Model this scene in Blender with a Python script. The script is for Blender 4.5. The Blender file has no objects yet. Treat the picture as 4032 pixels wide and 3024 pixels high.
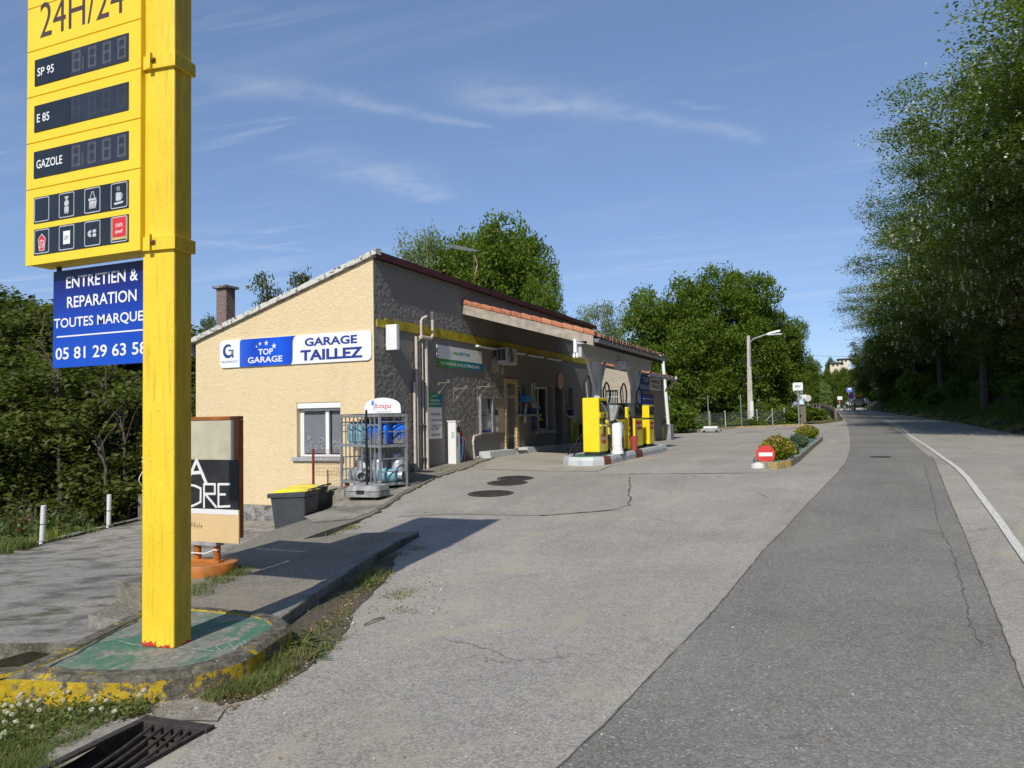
import bpy, bmesh, math, random
import numpy as np
from mathutils import Vector, Matrix
from mathutils.geometry import delaunay_2d_cdt
S = bpy.context.scene
random.seed(7)
# ---------------------------------------------------------------- camera
F, CX, CY, EYE = 3050., 2016., 1512., 1.6
YAW, PITCH, ROLL = math.radians(23.45), math.atan(135/3050), math.radians(1.03)
_f = np.array([-math.sin(YAW)*math.cos(PITCH), math.cos(YAW)*math.cos(PITCH), math.sin(PITCH)])
_r = np.array([math.cos(YAW), math.sin(YAW), 0.]); _u = np.cross(_r, _f)
_c, _s = math.cos(ROLL), math.sin(ROLL)
CR, CU = _c*_r-_s*_u, _s*_r+_c*_u
cam = bpy.data.objects.new('camera', bpy.data.cameras.new('camera'))
S.collection.objects.link(cam); S.camera = cam
cam.data.sensor_width = 36.; cam.data.lens = 36.*F/4032.
cam.data.clip_start = .05; cam.data.clip_end = 3000
cam.matrix_world = Matrix(((CR[0], CU[0], -_f[0], 0), (CR[1], CU[1], -_f[1], 0), (CR[2], CU[2], -_f[2], EYE), (0, 0, 0, 1)))
O_ = np.array([0, 0, EYE])
# ---------------------------------------------------------------- sky, sun, exposure
SUN_AZ, SUN_EL = math.atan2(.118, -.993), math.radians(40)
W = bpy.data.worlds.new('World'); S.world = W; W.use_nodes = True
wn, wl = W.node_tree.nodes, W.node_tree.links
wn.clear()
def WN(t, **k):
    n = wn.new(t)
    for a, b in k.items(): setattr(n, a, b)
    return n
sky = WN('ShaderNodeTexSky', sky_type='NISHITA', sun_disc=False, sun_elevation=SUN_EL, sun_rotation=SUN_AZ, altitude=1000, air_density=.8, dust_density=.1, ozone_density=6)
bg = WN('ShaderNodeBackground'); bg.inputs[1].default_value = .12
wo = WN('ShaderNodeOutputWorld')
tc = WN('ShaderNodeTexCoord')
sep = WN('ShaderNodeSeparateXYZ'); wl.new(tc.outputs['Generated'], sep.inputs[0])
def WM(op, a, b=None, c=None):
    n = WN('ShaderNodeMath', operation=op)
    for i, x in enumerate((a, b, c)):
        if x is None: continue
        if hasattr(x, 'is_linked'): wl.new(x, n.inputs[i])
        else: n.inputs[i].default_value = x
    return n.outputs[0]
zz = WM('MAXIMUM', sep.outputs[2], .02)
px_, py_ = WM('DIVIDE', sep.outputs[0], zz), WM('DIVIDE', sep.outputs[1], zz)     # a cloud sheet at unit height
cmb = WN('ShaderNodeCombineXYZ'); wl.new(px_, cmb.inputs[0]); wl.new(py_, cmb.inputs[1])
def WNoise(scale, rot, sx, sy, det=6, dist=0., lac=2.1):
    m = WN('ShaderNodeMapping'); m.inputs['Rotation'].default_value = (0, 0, rot); m.inputs['Scale'].default_value = (sx, sy, 1)
    wl.new(cmb.outputs[0], m.inputs[0])
    n = WN('ShaderNodeTexNoise'); n.inputs['Scale'].default_value = scale; n.inputs['Detail'].default_value = det
    n.inputs['Distortion'].default_value = dist
    wl.new(m.outputs[0], n.inputs['Vector']); return n.outputs[0]
def WRamp(x, a, b):
    n = WN('ShaderNodeMapRange', interpolation_type='SMOOTHSTEP'); wl.new(x, n.inputs[0])
    n.inputs[1].default_value = a; n.inputs[2].default_value = b
    return n.outputs[0]
n1 = WNoise(1.3, .5, .35, 1.6, 9, .8); n2 = WNoise(.55, .2, 1, 1, 4, .3); n3 = WNoise(5., .65, .18, 1.2, 8, 1.2)
cir = WM('MULTIPLY', WM('MULTIPLY', WRamp(n1, .42, .85), WRamp(n2, .38, .68)), .7)
cir2 = WM('MULTIPLY', WRamp(n3, .5, .85), WRamp(n2, .45, .7))
def contrail(ax, ay, bx, by, w0, w1, amp):
    """a soft streak on the cloud sheet from a to b, fading at both ends"""
    L = math.hypot(bx-ax, by-ay); dx, dy = (bx-ax)/L, (by-ay)/L
    wob = WNoise(1.6, 0, 1, 1, 5, 0)
    qx, qy = WM('SUBTRACT', px_, ax), WM('SUBTRACT', py_, ay)
    t = WM('DIVIDE', WM('ADD', WM('MULTIPLY', qx, dx), WM('MULTIPLY', qy, dy)), L)
    s = WM('ADD', WM('SUBTRACT', WM('MULTIPLY', qy, dx), WM('MULTIPLY', qx, dy)), WM('MULTIPLY', WM('SUBTRACT', wob, .5), .35))
    wdt = WM('ADD', WM('MULTIPLY', t, w1-w0), w0)
    k = WM('DIVIDE', s, WM('MAXIMUM', wdt, .01))
    body = WM('POWER', 2.718, WM('MULTIPLY', WM('MULTIPLY', k, k), -1.))
    ends = WM('MULTIPLY', WRamp(t, -.02, .12), WM('SUBTRACT', 1., WRamp(t, .8, 1.02)))
    rough = WRamp(WNoise(9., .4, 1, 1, 6, .6), .05, .7)
    return WM('MULTIPLY', WM('MULTIPLY', body, ends), WM('MULTIPLY', rough, amp))
def sheet_xy(u, v):
    d = _f+CR*(u-CX)/F-CU*(v-CY)/F
    return d[0]/d[2], d[1]/d[2]
def trail(p, q, w0, w1, amp): return contrail(*sheet_xy(*p), *sheet_xy(*q), w0, w1, amp)
cov = cir
for x in (cir2, trail((2000, 500), (700, 290), .03, .10, .40), trail((3050, 560), (1650, 290), .045, .12, .36), trail((2500, 420), (1750, 380), .03, .06, .2),
          trail((1250, 990), (700, 950), .05, .08, .3), trail((1790, 800), (1130, 560), .10, .18, .22), trail((2880, 430), (2650, 380), .02, .02, .2), trail((1700, 800), (1420, 640), .1, .2, .30)):
    cov = WM('MAXIMUM', cov, x) if x is cir2 else WM('ADD', cov, x)
fade = WRamp(sep.outputs[2], 0., .12)
cov = WM('MINIMUM', WM('MULTIPLY', WM('MULTIPLY', cov, fade), .46), .6)
mx = WN('ShaderNodeMix', data_type='RGBA'); wl.new(cov, mx.inputs[0])
gm = WN('ShaderNodeGamma'); gm.inputs[1].default_value = .62; wl.new(sky.outputs[0], gm.inputs[0])      # the camera's softer sky contrast
tn = WN('ShaderNodeMix', data_type='RGBA', blend_type='MULTIPLY'); tn.inputs[0].default_value = 1; wl.new(gm.outputs[0], tn.inputs[6]); tn.inputs[7].default_value = (1.72, 1.86, 2.12, 1)
wl.new(tn.outputs[2], mx.inputs[6]); mx.inputs[7].default_value = (6.2, 6.7, 7.6, 1)
wl.new(mx.outputs[2], bg.inputs[0]); wl.new(bg.outputs[0], wo.inputs[0])
sd = bpy.data.lights.new('sun', 'SUN'); sd.energy = 4.3; sd.angle = math.radians(.55); sd.color = (1, .95, .86)
sun = bpy.data.objects.new('sun', sd); S.collection.objects.link(sun)
_sv = Vector((.118*math.cos(SUN_EL), -.99*math.cos(SUN_EL), math.sin(SUN_EL)))
sun.rotation_euler = _sv.to_track_quat('Z', 'Y').to_euler(); sun.location = _sv*60
S.view_settings.view_transform = 'Standard'; S.view_settings.look = 'None'
S.view_settings.exposure = 0; S.view_settings.gamma = 1
S.view_settings.use_curve_mapping = False
S.cycles.max_bounces = 8; S.cycles.transparent_max_bounces = 12; S.cycles.sample_clamp_indirect = 6
# ---------------------------------------------------------------- measuring helpers: a sight line met with a plane or the ground
def ray(u, v): return _f+CR*(u-CX)/F-CU*(v-CY)/F
def onX(u, v, X): d = ray(u, v); return O_+d*(X/d[0])
def onY(u, v, Y): d = ray(u, v); return O_+d*(Y/d[1])
def onZ(u, v, Z): d = ray(u, v); return O_+d*((Z-EYE)/d[2])
def gnd(u, v, g=None):
    d = ray(u, v); t = 1.; g = g or G
    if d[2] < -.02 : t = max(1., .55*EYE/-d[2])
    while t < 500:
        p = O_+d*t
        if p[2] < g(p[0], p[1]):
            a, b = t/1.012, t
            for _ in range(12):
                m_ = (a+b)/2; p = O_+d*m_
                if p[2] < g(p[0], p[1]): b = m_
                else: a = m_
            return O_+d*b
        t *= 1.012
    return O_+d*300
PY = [-60, 0, 7, 9, 11, 14, 16, 18, 20, 24, 30, 36, 42, 48, 60, 80, 100, 130, 200, 400]; PZ = [0, 0, 0, .02, .08, .22, .32, .41, .44, .445, .445, .46, .51, .60, .85, 1.2, 1.65, 2.3, 3.0, 6]
def sst(x, a, b):
    t = min(1, max(0, (x-a)/(b-a))); return t*t*(3-2*t)
def G(x, y):
    """the paved surface"""
    z = float(np.interp(y, PY, PZ))
    return z+.022*min(3.5, max(0, -6.2-x))*sst(y, 9, 17)*(1-sst(y, 36, 50))
def terrace(x, y): return float(np.interp(y, [-5, 2, 3.6, 9, 14.3, 30], [.1, .1, .08, -.52, -.68, -.9]))
WEY = [2.5, 3.5, 5.2, 8.5, 10.5, 11.5, 12.6, 13.2, 14.4]; WEX = [-5.0, -5.25, -6.0, -7.4, -8.0, -8.45, -9.0, -9.5, -9.5]
def walk_edge(y): return float(np.interp(y, WEY, WEX))
VY = [-60, 40, 55, 78, 92, 110, 130, 160]; VX = [6.9, 6.9, 6.6, 5.0, 4.0, 2.2, 1., -1.]
def verge(y): return float(np.interp(y, VY, VX))
RY = [-60, 10, 30, 60, 72, 95, 112, 130]; RX = [-1.6, -1.5, -1.2, -.9, -.5, -1.1, -3, -6]
def road_left(y): return float(np.interp(y, RY, RX))
# ---------------------------------------------------------------- scene helpers
COL = S.collection
def link(o, parent=None):
    COL.objects.link(o)
    if parent: o.parent = parent
    return o
def tag(o, label=None, cat=None, group=None, kind=None):
    for k, v in (('label', label), ('category', cat), ('group', group), ('kind', kind)):
        if v: o[k] = v
    return o
def thing(name, label, cat, loc=(0, 0, 0), rz=0., group=None):
    o = bpy.data.objects.new(name, None); o.empty_display_size = .2
    o.location = [float(c) for c in loc]; o.rotation_euler = (0, 0, rz); link(o)
    return tag(o, label, cat, group)
def nth(i):
    i += 1; return '%d%s' % (i, 'th' if 10 <= i % 100 <= 20 else {1: 'st', 2: 'nd', 3: 'rd'}.get(i % 10, 'th'))
def fast_mesh(name, co, faces, mats, midx=None, lv=None, smooth=False):
    """co n x 3, faces m x 4"""
    me = bpy.data.meshes.new(name); n, m = len(co), len(faces)
    me.vertices.add(n); me.vertices.foreach_set('co', np.ascontiguousarray(co, dtype=np.float32).ravel())
    me.loops.add(m*4); me.loops.foreach_set('vertex_index', np.ascontiguousarray(faces, dtype=np.int32).ravel())
    me.polygons.add(m); me.polygons.foreach_set('loop_start', np.arange(0, m*4, 4, dtype=np.int32))
    try: me.polygons.foreach_set('loop_total', np.full(m, 4, dtype=np.int32))
    except Exception: pass
    for x in mats: me.materials.append(M[x])
    if midx is not None: me.polygons.foreach_set('material_index', midx.astype(np.int32))
    if smooth: me.polygons.foreach_set('use_smooth', np.ones(m, dtype=bool))
    me.update(calc_edges=True)
    if lv is not None:
        a = me.attributes.new('lv', 'FLOAT', 'FACE'); a.data.foreach_set('value', lv.astype(np.float32))
    return me
def copy_tree(o, parent=None):
    c = o.copy(); link(c)
    if parent: c.parent = parent
    for ch in [x for x in bpy.data.objects if x.parent == o]: copy_tree(ch, c)
    return c
class MB:
    """collects shapes into one mesh"""
    def __init__(s): s.v = []; s.f = []; s.m = []; s.mi = 0
    def add(s, vs, fs):
        b = len(s.v); s.v += [tuple(float(c) for c in p) for p in vs]
        s.f += [tuple(b+i for i in f) for f in fs]; s.m += [s.mi]*len(fs); return s
    def box(s, x0, x1, y0, y1, z0, z1):
        return s.add([(x0, y0, z0), (x1, y0, z0), (x1, y1, z0), (x0, y1, z0), (x0, y0, z1), (x1, y0, z1), (x1, y1, z1), (x0, y1, z1)],
                     [(0, 3, 2, 1), (4, 5, 6, 7), (0, 1, 5, 4), (1, 2, 6, 5), (2, 3, 7, 6), (3, 0, 4, 7)])
    def hexa(s, p):     # eight corners, bottom four anticlockwise then top four
        return s.add(p, [(0, 3, 2, 1), (4, 5, 6, 7), (0, 1, 5, 4), (1, 2, 6, 5), (2, 3, 7, 6), (3, 0, 4, 7)])
    def cyl(s, p, q, r, r2=None, n=10, cap=True):
        p, q = Vector([float(c) for c in p]), Vector([float(c) for c in q]); r2 = r if r2 is None else r2
        a = (q-p).normalized(); x = a.orthogonal().normalized(); y = a.cross(x)
        vs = []
        for c, rr in ((p, r), (q, r2)):
            vs += [c+(x*math.cos(2*math.pi*i/n)+y*math.sin(2*math.pi*i/n))*rr for i in range(n)]
        fs = [(i, (i+1) % n, n+(i+1) % n, n+i) for i in range(n)]
        if cap: fs += [tuple(range(n-1, -1, -1)), tuple(range(n, 2*n))]
        return s.add(vs, fs)
    def tube(s, pts, r, n=8, taper=1.):
        P = [Vector([float(c) for c in p]) for p in pts]; N = len(P); vs = []; x = None
        for i, p in enumerate(P):
            a = (P[min(i+1, N-1)]-P[max(i-1, 0)]).normalized()
            x = a.orthogonal().normalized() if x is None else (x-a*x.dot(a)).normalized()
            y = a.cross(x); rr = r*(1+(taper-1)*i/(N-1))
            vs += [p+(x*math.cos(2*math.pi*k/n)+y*math.sin(2*math.pi*k/n))*rr for k in range(n)]
        fs = [(i*n+k, i*n+(k+1) % n, (i+1)*n+(k+1) % n, (i+1)*n+k) for i in range(N-1) for k in range(n)]
        fs += [tuple(range(n-1, -1, -1)), tuple(range((N-1)*n, N*n))]
        return s.add(vs, fs)
    def lathe(s, prof, c=(0, 0, 0), n=24, cap=True):
        vs = [(c[0]+r*math.cos(2*math.pi*k/n), c[1]+r*math.sin(2*math.pi*k/n), c[2]+z) for r, z in prof for k in range(n)]
        fs = [(i*n+k, i*n+(k+1) % n, (i+1)*n+(k+1) % n, (i+1)*n+k) for i in range(len(prof)-1) for k in range(n)]
        if cap: fs += [tuple(range(n-1, -1, -1)), tuple(range((len(prof)-1)*n, len(prof)*n))]
        return s.add(vs, fs)
    def prism(s, poly, z0, z1):
        """plan polygon (anticlockwise); z0 and z1 numbers or functions of x, y"""
        n = len(poly); a = z0 if callable(z0) else lambda x, y: z0; b = z1 if callable(z1) else lambda x, y: z1
        vs = [(x, y, a(x, y)) for x, y in poly]+[(x, y, b(x, y)) for x, y in poly]
        return s.add(vs, [tuple(range(n-1, -1, -1)), tuple(range(n, 2*n))]+[(i, (i+1) % n, n+(i+1) % n, n+i) for i in range(n)])
    def build(s, name, mats, parent=None, bevel=0, smooth=False, seg=2, local=False):
        me = bpy.data.meshes.new(name); me.from_pydata(s.v, [], s.f)
        for m in (mats if isinstance(mats, (list, tuple)) else [mats]): me.materials.append(M[m] if isinstance(m, str) else m)
        if any(s.m): me.polygons.foreach_set('material_index', s.m)
        o = bpy.data.objects.new(name, me); link(o, parent)
        if parent and not local:
            off = Vector((0, 0, 0)); p = parent
            while p: off += Vector(p.location); p = p.parent
            me.transform(Matrix.Translation(-off))
        if smooth: smooth_mesh(me)
        if bevel:
            bv = o.modifiers.new('bevel', 'BEVEL'); bv.width = bevel; bv.segments = seg; bv.limit_method = 'ANGLE'; bv.angle_limit = math.radians(40)
        return o
def smooth_mesh(me, ang=40):
    me.polygons.foreach_set('use_smooth', [True]*len(me.polygons))
    bm = bmesh.new(); bm.from_mesh(me); lim = math.radians(ang)
    for e in bm.edges:
        if len(e.link_faces) == 2 and e.calc_face_angle(0) > lim: e.smooth = False
    bm.to_mesh(me); bm.free()
def flat_sheet(name, poly, zf, mats, dz=0., res=.5, parent=None, holes=(), jit=0.):
    """a paved sheet draped on zf inside a plan polygon"""
    pts = []; edges = []
    for ring in [poly]+list(holes):
        st = len(pts); n = len(ring)
        for i in range(n):
            a, b = ring[i], ring[(i+1) % n]; L = math.hypot(b[0]-a[0], b[1]-a[1]); k = max(1, int(L/res))
            for j in range(k):
                jx = random.uniform(-jit, jit) if jit else 0; jy = random.uniform(-jit, jit) if jit else 0
                pts.append(Vector((a[0]+(b[0]-a[0])*j/k+jx, a[1]+(b[1]-a[1])*j/k+jy)))
        edges += [(st+i, st+(i+1) % (len(pts)-st)) for i in range(len(pts)-st)]
    xs = [p[0] for p in poly]; ys = [p[1] for p in poly]
    nb = len(pts)
    y = min(ys)+res
    while y < max(ys):
        x = min(xs)+res*.5
        rr = res*(1+max(0, y-30)*.05)
        while x < max(xs): pts.append(Vector((x, y))); x += rr*2
        y += rr
    vs, es, fs, _, _, _ = delaunay_2d_cdt(pts, edges, [], 2 if not holes else 1, 1e-5)
    from mathutils import geometry
    if True:
        out = []
        def inside(p, ring):
            c = False; n = len(ring); j = n-1
            for i in range(n):
                if (ring[i][1] > p[1]) != (ring[j][1] > p[1]) and p[0] < (ring[j][0]-ring[i][0])*(p[1]-ring[i][1])/(ring[j][1]-ring[i][1])+ring[i][0]: c = not c
                j = i
            return c
        rings = [[(p.x, p.y) for p in pts[:nb]]] if not holes else None
        for f in fs:
            c = (sum(vs[i].x for i in f)/len(f), sum(vs[i].y for i in f)/len(f))
            if holes:
                if inside(c, poly) and not any(inside(c, h) for h in holes): out.append(f)
            elif inside(c, rings[0]): out.append(f)
        fs = out
    m = MB(); m.add([(v.x, v.y, zf(v.x, v.y)+dz) for v in vs], fs)
    o = m.build(name, mats, parent)
    bm = bmesh.new(); bm.from_mesh(o.data); bmesh.ops.delete(bm, geom=[v for v in bm.verts if not v.link_faces], context='VERTS')
    bmesh.ops.recalc_face_normals(bm, faces=bm.faces)
    for f in bm.faces:
        if f.normal.z < 0: f.normal_flip()
    for f in bm.faces: f.smooth = True
    bm.to_mesh(o.data); bm.free()
    return o
def ribbon(name, path, width, zf, mats, dz, parent=None, wob=0., step=.3):
    """a thin strip draped on zf along a plan path"""
    P = []
    for a, b in zip(path, path[1:]):
        k = max(1, int(math.hypot(b[0]-a[0], b[1]-a[1])/step))
        P += [(a[0]+(b[0]-a[0])*i/k, a[1]+(b[1]-a[1])*i/k) for i in range(k)]
    P.append(path[-1]); vs = []
    for i, p in enumerate(P):
        a, b = P[max(0, i-1)], P[min(len(P)-1, i+1)]; L = math.hypot(b[0]-a[0], b[1]-a[1]) or 1
        nx, ny = -(b[1]-a[1])/L, (b[0]-a[0])/L; o = random.uniform(-wob, wob); w = width*(1 if not wob else random.uniform(.35, 1.3))/2
        for s_ in (1, -1):
            x, y = p[0]+nx*(o+s_*w), p[1]+ny*(o+s_*w); vs.append((x, y, zf(x, y)+dz))
    m = MB(); m.add(vs, [(2*i, 2*i+1, 2*i+3, 2*i+2) for i in range(len(P)-1)])
    return m.build(name, mats, parent)
class Pl:
    """a facing plane: a to the viewer's right, b up, c out of the surface"""
    def __init__(s, kind, at): s.k = kind; s.at = at
    def P(s, a, b, c=0.): return (a, s.at-c, b) if s.k == 'Y' else (s.at+c, a, b)
    def uv(s, u, v):
        p = onY(u, v, s.at) if s.k == 'Y' else onX(u, v, s.at)
        return (p[0], p[2]) if s.k == 'Y' else (p[1], p[2])
    def slab(s, mb, poly, c0, c1):
        n = len(poly)
        vs = [s.P(a, b, c0) for a, b in poly]+[s.P(a, b, c1) for a, b in poly]
        return mb.add(vs, [tuple(range(n-1, -1, -1)), tuple(range(n, 2*n))]+[(i, (i+1) % n, n+(i+1) % n, n+i) for i in range(n)])
    def rect(s, mb, a0, a1, b0, b1, c0, c1): return s.slab(mb, [(a0, b0), (a1, b0), (a1, b1), (a0, b1)], c0, c1)
    def text(s, txt, box, mat, parent, c=.004, ext=.001, bold=0., shear=0., name='lettering', keep=False, flipv=False):
        """lettering fitted into box (a0, a1, b0, b1)"""
        cu = bpy.data.curves.new(name, 'FONT'); cu.body = txt; cu.size = 1; cu.offset = bold; cu.shear = shear; cu.resolution_u = 3
        if '\n' in txt: cu.align_x = 'CENTER' if not keep else 'LEFT'
        o = bpy.data.objects.new(name, cu); COL.objects.link(o); bpy.context.view_layer.update()
        me = bpy.data.meshes.new_from_object(o); bpy.data.objects.remove(o)
        me.name = name; n = len(me.vertices); co = np.empty(n*3); me.vertices.foreach_get('co', co); co = co.reshape(-1, 3)
        lo, hi = co.min(0), co.max(0); a0, a1, b0, b1 = box
        x = (co[:, 0]-lo[0])/(hi[0]-lo[0]); y = (co[:, 1]-lo[1])/(hi[1]-lo[1])
        if keep:   # do not widen beyond natural proportion
            nat = (hi[0]-lo[0])/(hi[1]-lo[1])*(b1-b0)
            a1 = min(a1, a0+nat)
        if flipv: A = a0+(1-y)*(a1-a0); B = b0+x*(b1-b0)      # reads upwards
        else: A = a0+x*(a1-a0); B = b0+y*(b1-b0)
        q = np.array([s.P(0, 0, 0)])
        out = np.empty_like(co)
        if s.k == 'Y': out[:, 0] = A; out[:, 1] = s.at-c; out[:, 2] = B
        else: out[:, 0] = s.at+c; out[:, 1] = A; out[:, 2] = B
        off = Vector((0, 0, 0)); p = parent
        while p: off += Vector(p.location); p = p.parent
        out -= np.array(off)
        me.vertices.foreach_set('co', out.ravel()); me.update()
        me.materials.clear(); me.materials.append(M[mat] if isinstance(mat, str) else mat)
        return link(bpy.data.objects.new(name, me), parent)
def rrect(a0, a1, b0, b1, r, n=4):
    out = []
    for cx, cy, t in ((a1-r, b0+r, -90), (a1-r, b1-r, 0), (a0+r, b1-r, 90), (a0+r, b0+r, 180)):
        out += [(cx+r*math.cos(math.radians(t+90*i/n)), cy+r*math.sin(math.radians(t+90*i/n))) for i in range(n+1)]
    return out
def ring_rect(pl, mb, a0, a1, b0, b1, w, c0, c1):
    pl.rect(mb, a0, a1, b0, b0+w, c0, c1); pl.rect(mb, a0, a1, b1-w, b1, c0, c1)
    pl.rect(mb, a0, a0+w, b0+w, b1-w, c0, c1); pl.rect(mb, a1-w, a1, b0+w, b1-w, c0, c1)
# ---------------------------------------------------------------- materials
M = {}
class NT:
    def __init__(s, name):
        s.m = bpy.data.materials.new(name); s.m.use_nodes = True; s.t = s.m.node_tree; s.n = s.t.nodes; s.l = s.t.links
        s.b = s.n['Principled BSDF']; s.out = s.n['Material Output']; M[name] = s.m
        s.tc = s.n.new('ShaderNodeTexCoord')
    def N(s, t, **k):
        n = s.n.new(t)
        for a, b in k.items(): setattr(n, a, b)
        return n
    def set(s, sock, x):
        if hasattr(x, 'is_linked'): s.l.new(x, sock)
        elif isinstance(x, tuple) and len(x) == 3 and sock.type == 'RGBA': sock.default_value = (*x, 1)
        else: sock.default_value = x
    def vec(s, scale=(1, 1, 1), rot=(0, 0, 0), kind='Object'):
        m = s.N('ShaderNodeMapping'); m.inputs['Scale'].default_value = scale; m.inputs['Rotation'].default_value = rot
        if kind == 'World': g = s.N('ShaderNodeNewGeometry'); s.l.new(g.outputs['Position'], m.inputs[0])
        else: s.l.new(s.tc.outputs[kind], m.inputs[0])
        return m.outputs[0]
    def noise(s, scale, det=4, rough=.55, dist=0., vec=None):
        n = s.N('ShaderNodeTexNoise'); n.inputs['Scale'].default_value = scale; n.inputs['Detail'].default_value = det
        n.inputs['Roughness'].default_value = rough; n.inputs['Distortion'].default_value = dist
        s.l.new(vec or s.vec(), n.inputs['Vector']); return n.outputs[0]
    def vor(s, scale, vec=None, feat='F1', out=0, rnd=1.):
        n = s.N('ShaderNodeTexVoronoi', feature=feat); n.inputs['Scale'].default_value = scale
        if 'Randomness' in n.inputs: n.inputs['Randomness'].default_value = rnd
        s.l.new(vec or s.vec(), n.inputs['Vector']); return n.outputs[out]
    def ramp(s, x, a, b, lo=0., hi=1.):
        n = s.N('ShaderNodeMapRange', interpolation_type='SMOOTHSTEP'); s.l.new(x, n.inputs[0])
        for i, v in ((1, a), (2, b), (3, lo), (4, hi)): n.inputs[i].default_value = v
        return n.outputs[0]
    def math(s, op, a, b=0.):
        n = s.N('ShaderNodeMath', operation=op); s.set(n.inputs[0], a); s.set(n.inputs[1], b); return n.outputs[0]
    def mix(s, f, a, b, mode='MIX'):
        n = s.N('ShaderNodeMix', data_type='RGBA', blend_type=mode); s.set(n.inputs[0], f); s.set(n.inputs[6], a); s.set(n.inputs[7], b); return n.outputs[2]
    def bump(s, h, strength=.5, dist=.01):
        n = s.N('ShaderNodeBump'); n.inputs['Strength'].default_value = strength; n.inputs['Distance'].default_value = dist
        s.l.new(h, n.inputs['Height']); s.l.new(n.outputs[0], s.b.inputs['Normal'])
    def fin(s, col, rough=.8, spec=.4, metal=0.):
        s.set(s.b.inputs['Base Color'], col); s.set(s.b.inputs['Roughness'], rough); s.b.inputs['Specular IOR Level'].default_value = spec
        s.b.inputs['Metallic'].default_value = metal; return s.m
def simple(name, c, rough=.5, var=.12, scale=6., bump=0., spec=.4, metal=0., dirt=None, dirtamt=.5, dirtscale=3.):
    t = NT(name); n = t.noise(scale, 5)
    col = t.mix(t.ramp(n, .3, .7), tuple(x*(1-var) for x in c), tuple(min(1, x*(1+var*.6)) for x in c))
    if dirt:
        d = t.ramp(t.noise(dirtscale, 8, .65), .5, .72, 0, dirtamt); col = t.mix(d, col, dirt)
    if bump: t.bump(t.noise(scale*8, 3), bump, .003)
    return t.fin(col, t.ramp(t.noise(scale*2, 3), .2, .8, max(0, rough-.1), min(1, rough+.1)), spec, metal)
def asphalt(name, c, stain=.5, agg=1., seed=0., dirt=(.42, .37, .27)):
    t = NT(name); v = t.vec((1, 1, 1), (0, 0, seed), 'World')
    a = t.vor(85, v, out=1); sp = t.N('ShaderNodeSeparateColor'); t.l.new(a, sp.inputs[0])
    cells = t.ramp(sp.outputs[0], .0, 1., 0, 1)
    fine = t.noise(160, 2, .7, 0, v)
    lum = t.math('ADD', t.math('MULTIPLY', t.math('SUBTRACT', cells, .5), .75*agg), t.math('MULTIPLY', t.math('SUBTRACT', fine, .5), 1.4*agg))
    mid = t.noise(9, 6, .7, .3, v); big = t.noise(.45, 6, .6, .4, v)
    lum = t.math('ADD', lum, t.math('MULTIPLY', t.math('SUBTRACT', mid, .5), .55))
    lum = t.math('ADD', lum, t.math('MULTIPLY', t.math('SUBTRACT', big, .5), .8))
    lum = t.math('MAXIMUM', t.math('ADD', lum, 1.), .25)
    col = t.mix(1., c, t.N_comb(lum), 'MULTIPLY')
    light = t.ramp(sp.outputs[1], .93, .98, 0, .55)
    col = t.mix(light, col, (.5, .48, .44))
    dst = t.ramp(t.noise(.9, 9, .62, 1.2, t.vec((1, .45, 1), (0, 0, seed+.3), 'World')), .52, .70, 0, .85*stain); col = t.mix(dst, col, dirt)
    col = t.mix(t.ramp(t.noise(1.1, 5, .6, .2, t.vec((1, .05, 1), (0, 0, 0), 'World')), .45, .7, 0, .4), col, t.mix(1., col, (.80, .80, .81), 'MULTIPLY'))
    dk = t.ramp(t.noise(1.9, 8, .6, .8, t.vec((1, .5, 1), (0, 0, seed+1), 'World')), .60, .78, 0, .6*stain); col = t.mix(dk, col, tuple(x*.5 for x in c))
    w = t.noise(2.2, 5, .6, 0, v); wv = t.N('ShaderNodeVectorMath', operation='ADD'); t.l.new(v, wv.inputs[0])
    wc = t.N('ShaderNodeCombineXYZ'); t.l.new(t.math('MULTIPLY', w, .8), wc.inputs[0]); t.l.new(t.math('MULTIPLY', w, -.6), wc.inputs[1]); t.l.new(wc.outputs[0], wv.inputs[1])
    ck = t.vor(.33, wv.outputs[0], 'DISTANCE_TO_EDGE'); ckm = t.math('MULTIPLY', t.ramp(ck, .0, .0045, 1, 0), t.ramp(t.noise(.5, 3, .5, 0, v), .55, .66))
    col = t.mix(t.math('MULTIPLY', ckm, .7), col, (.05, .045, .04))
    h = t.math('ADD', t.math('MULTIPLY', fine, .7), t.math('MULTIPLY', cells, .6)); t.bump(h, .55*agg, .006)
    return t.fin(col, .88, .35)
def _comb(s, x):
    n = s.N('ShaderNodeCombineColor')
    for i in range(3): s.l.new(x, n.inputs[i])
    return n.outputs[0]
NT.N_comb = _comb
asphalt('asphalt_old', (.335, .308, .268), .9, .62)
asphalt('asphalt_dark', (.205, .192, .168), .55, .62, 1.3, (.26, .235, .19))
asphalt('asphalt_patch', (.315, .292, .250), .6, .6, 2.1)
asphalt('walk_tar', (.215, .190, .152), .9, .7, .7, (.30, .26, .19))
asphalt('pad_concrete', (.37, .335, .27), .8, .45, 2.7, (.26, .24, .19))
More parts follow.
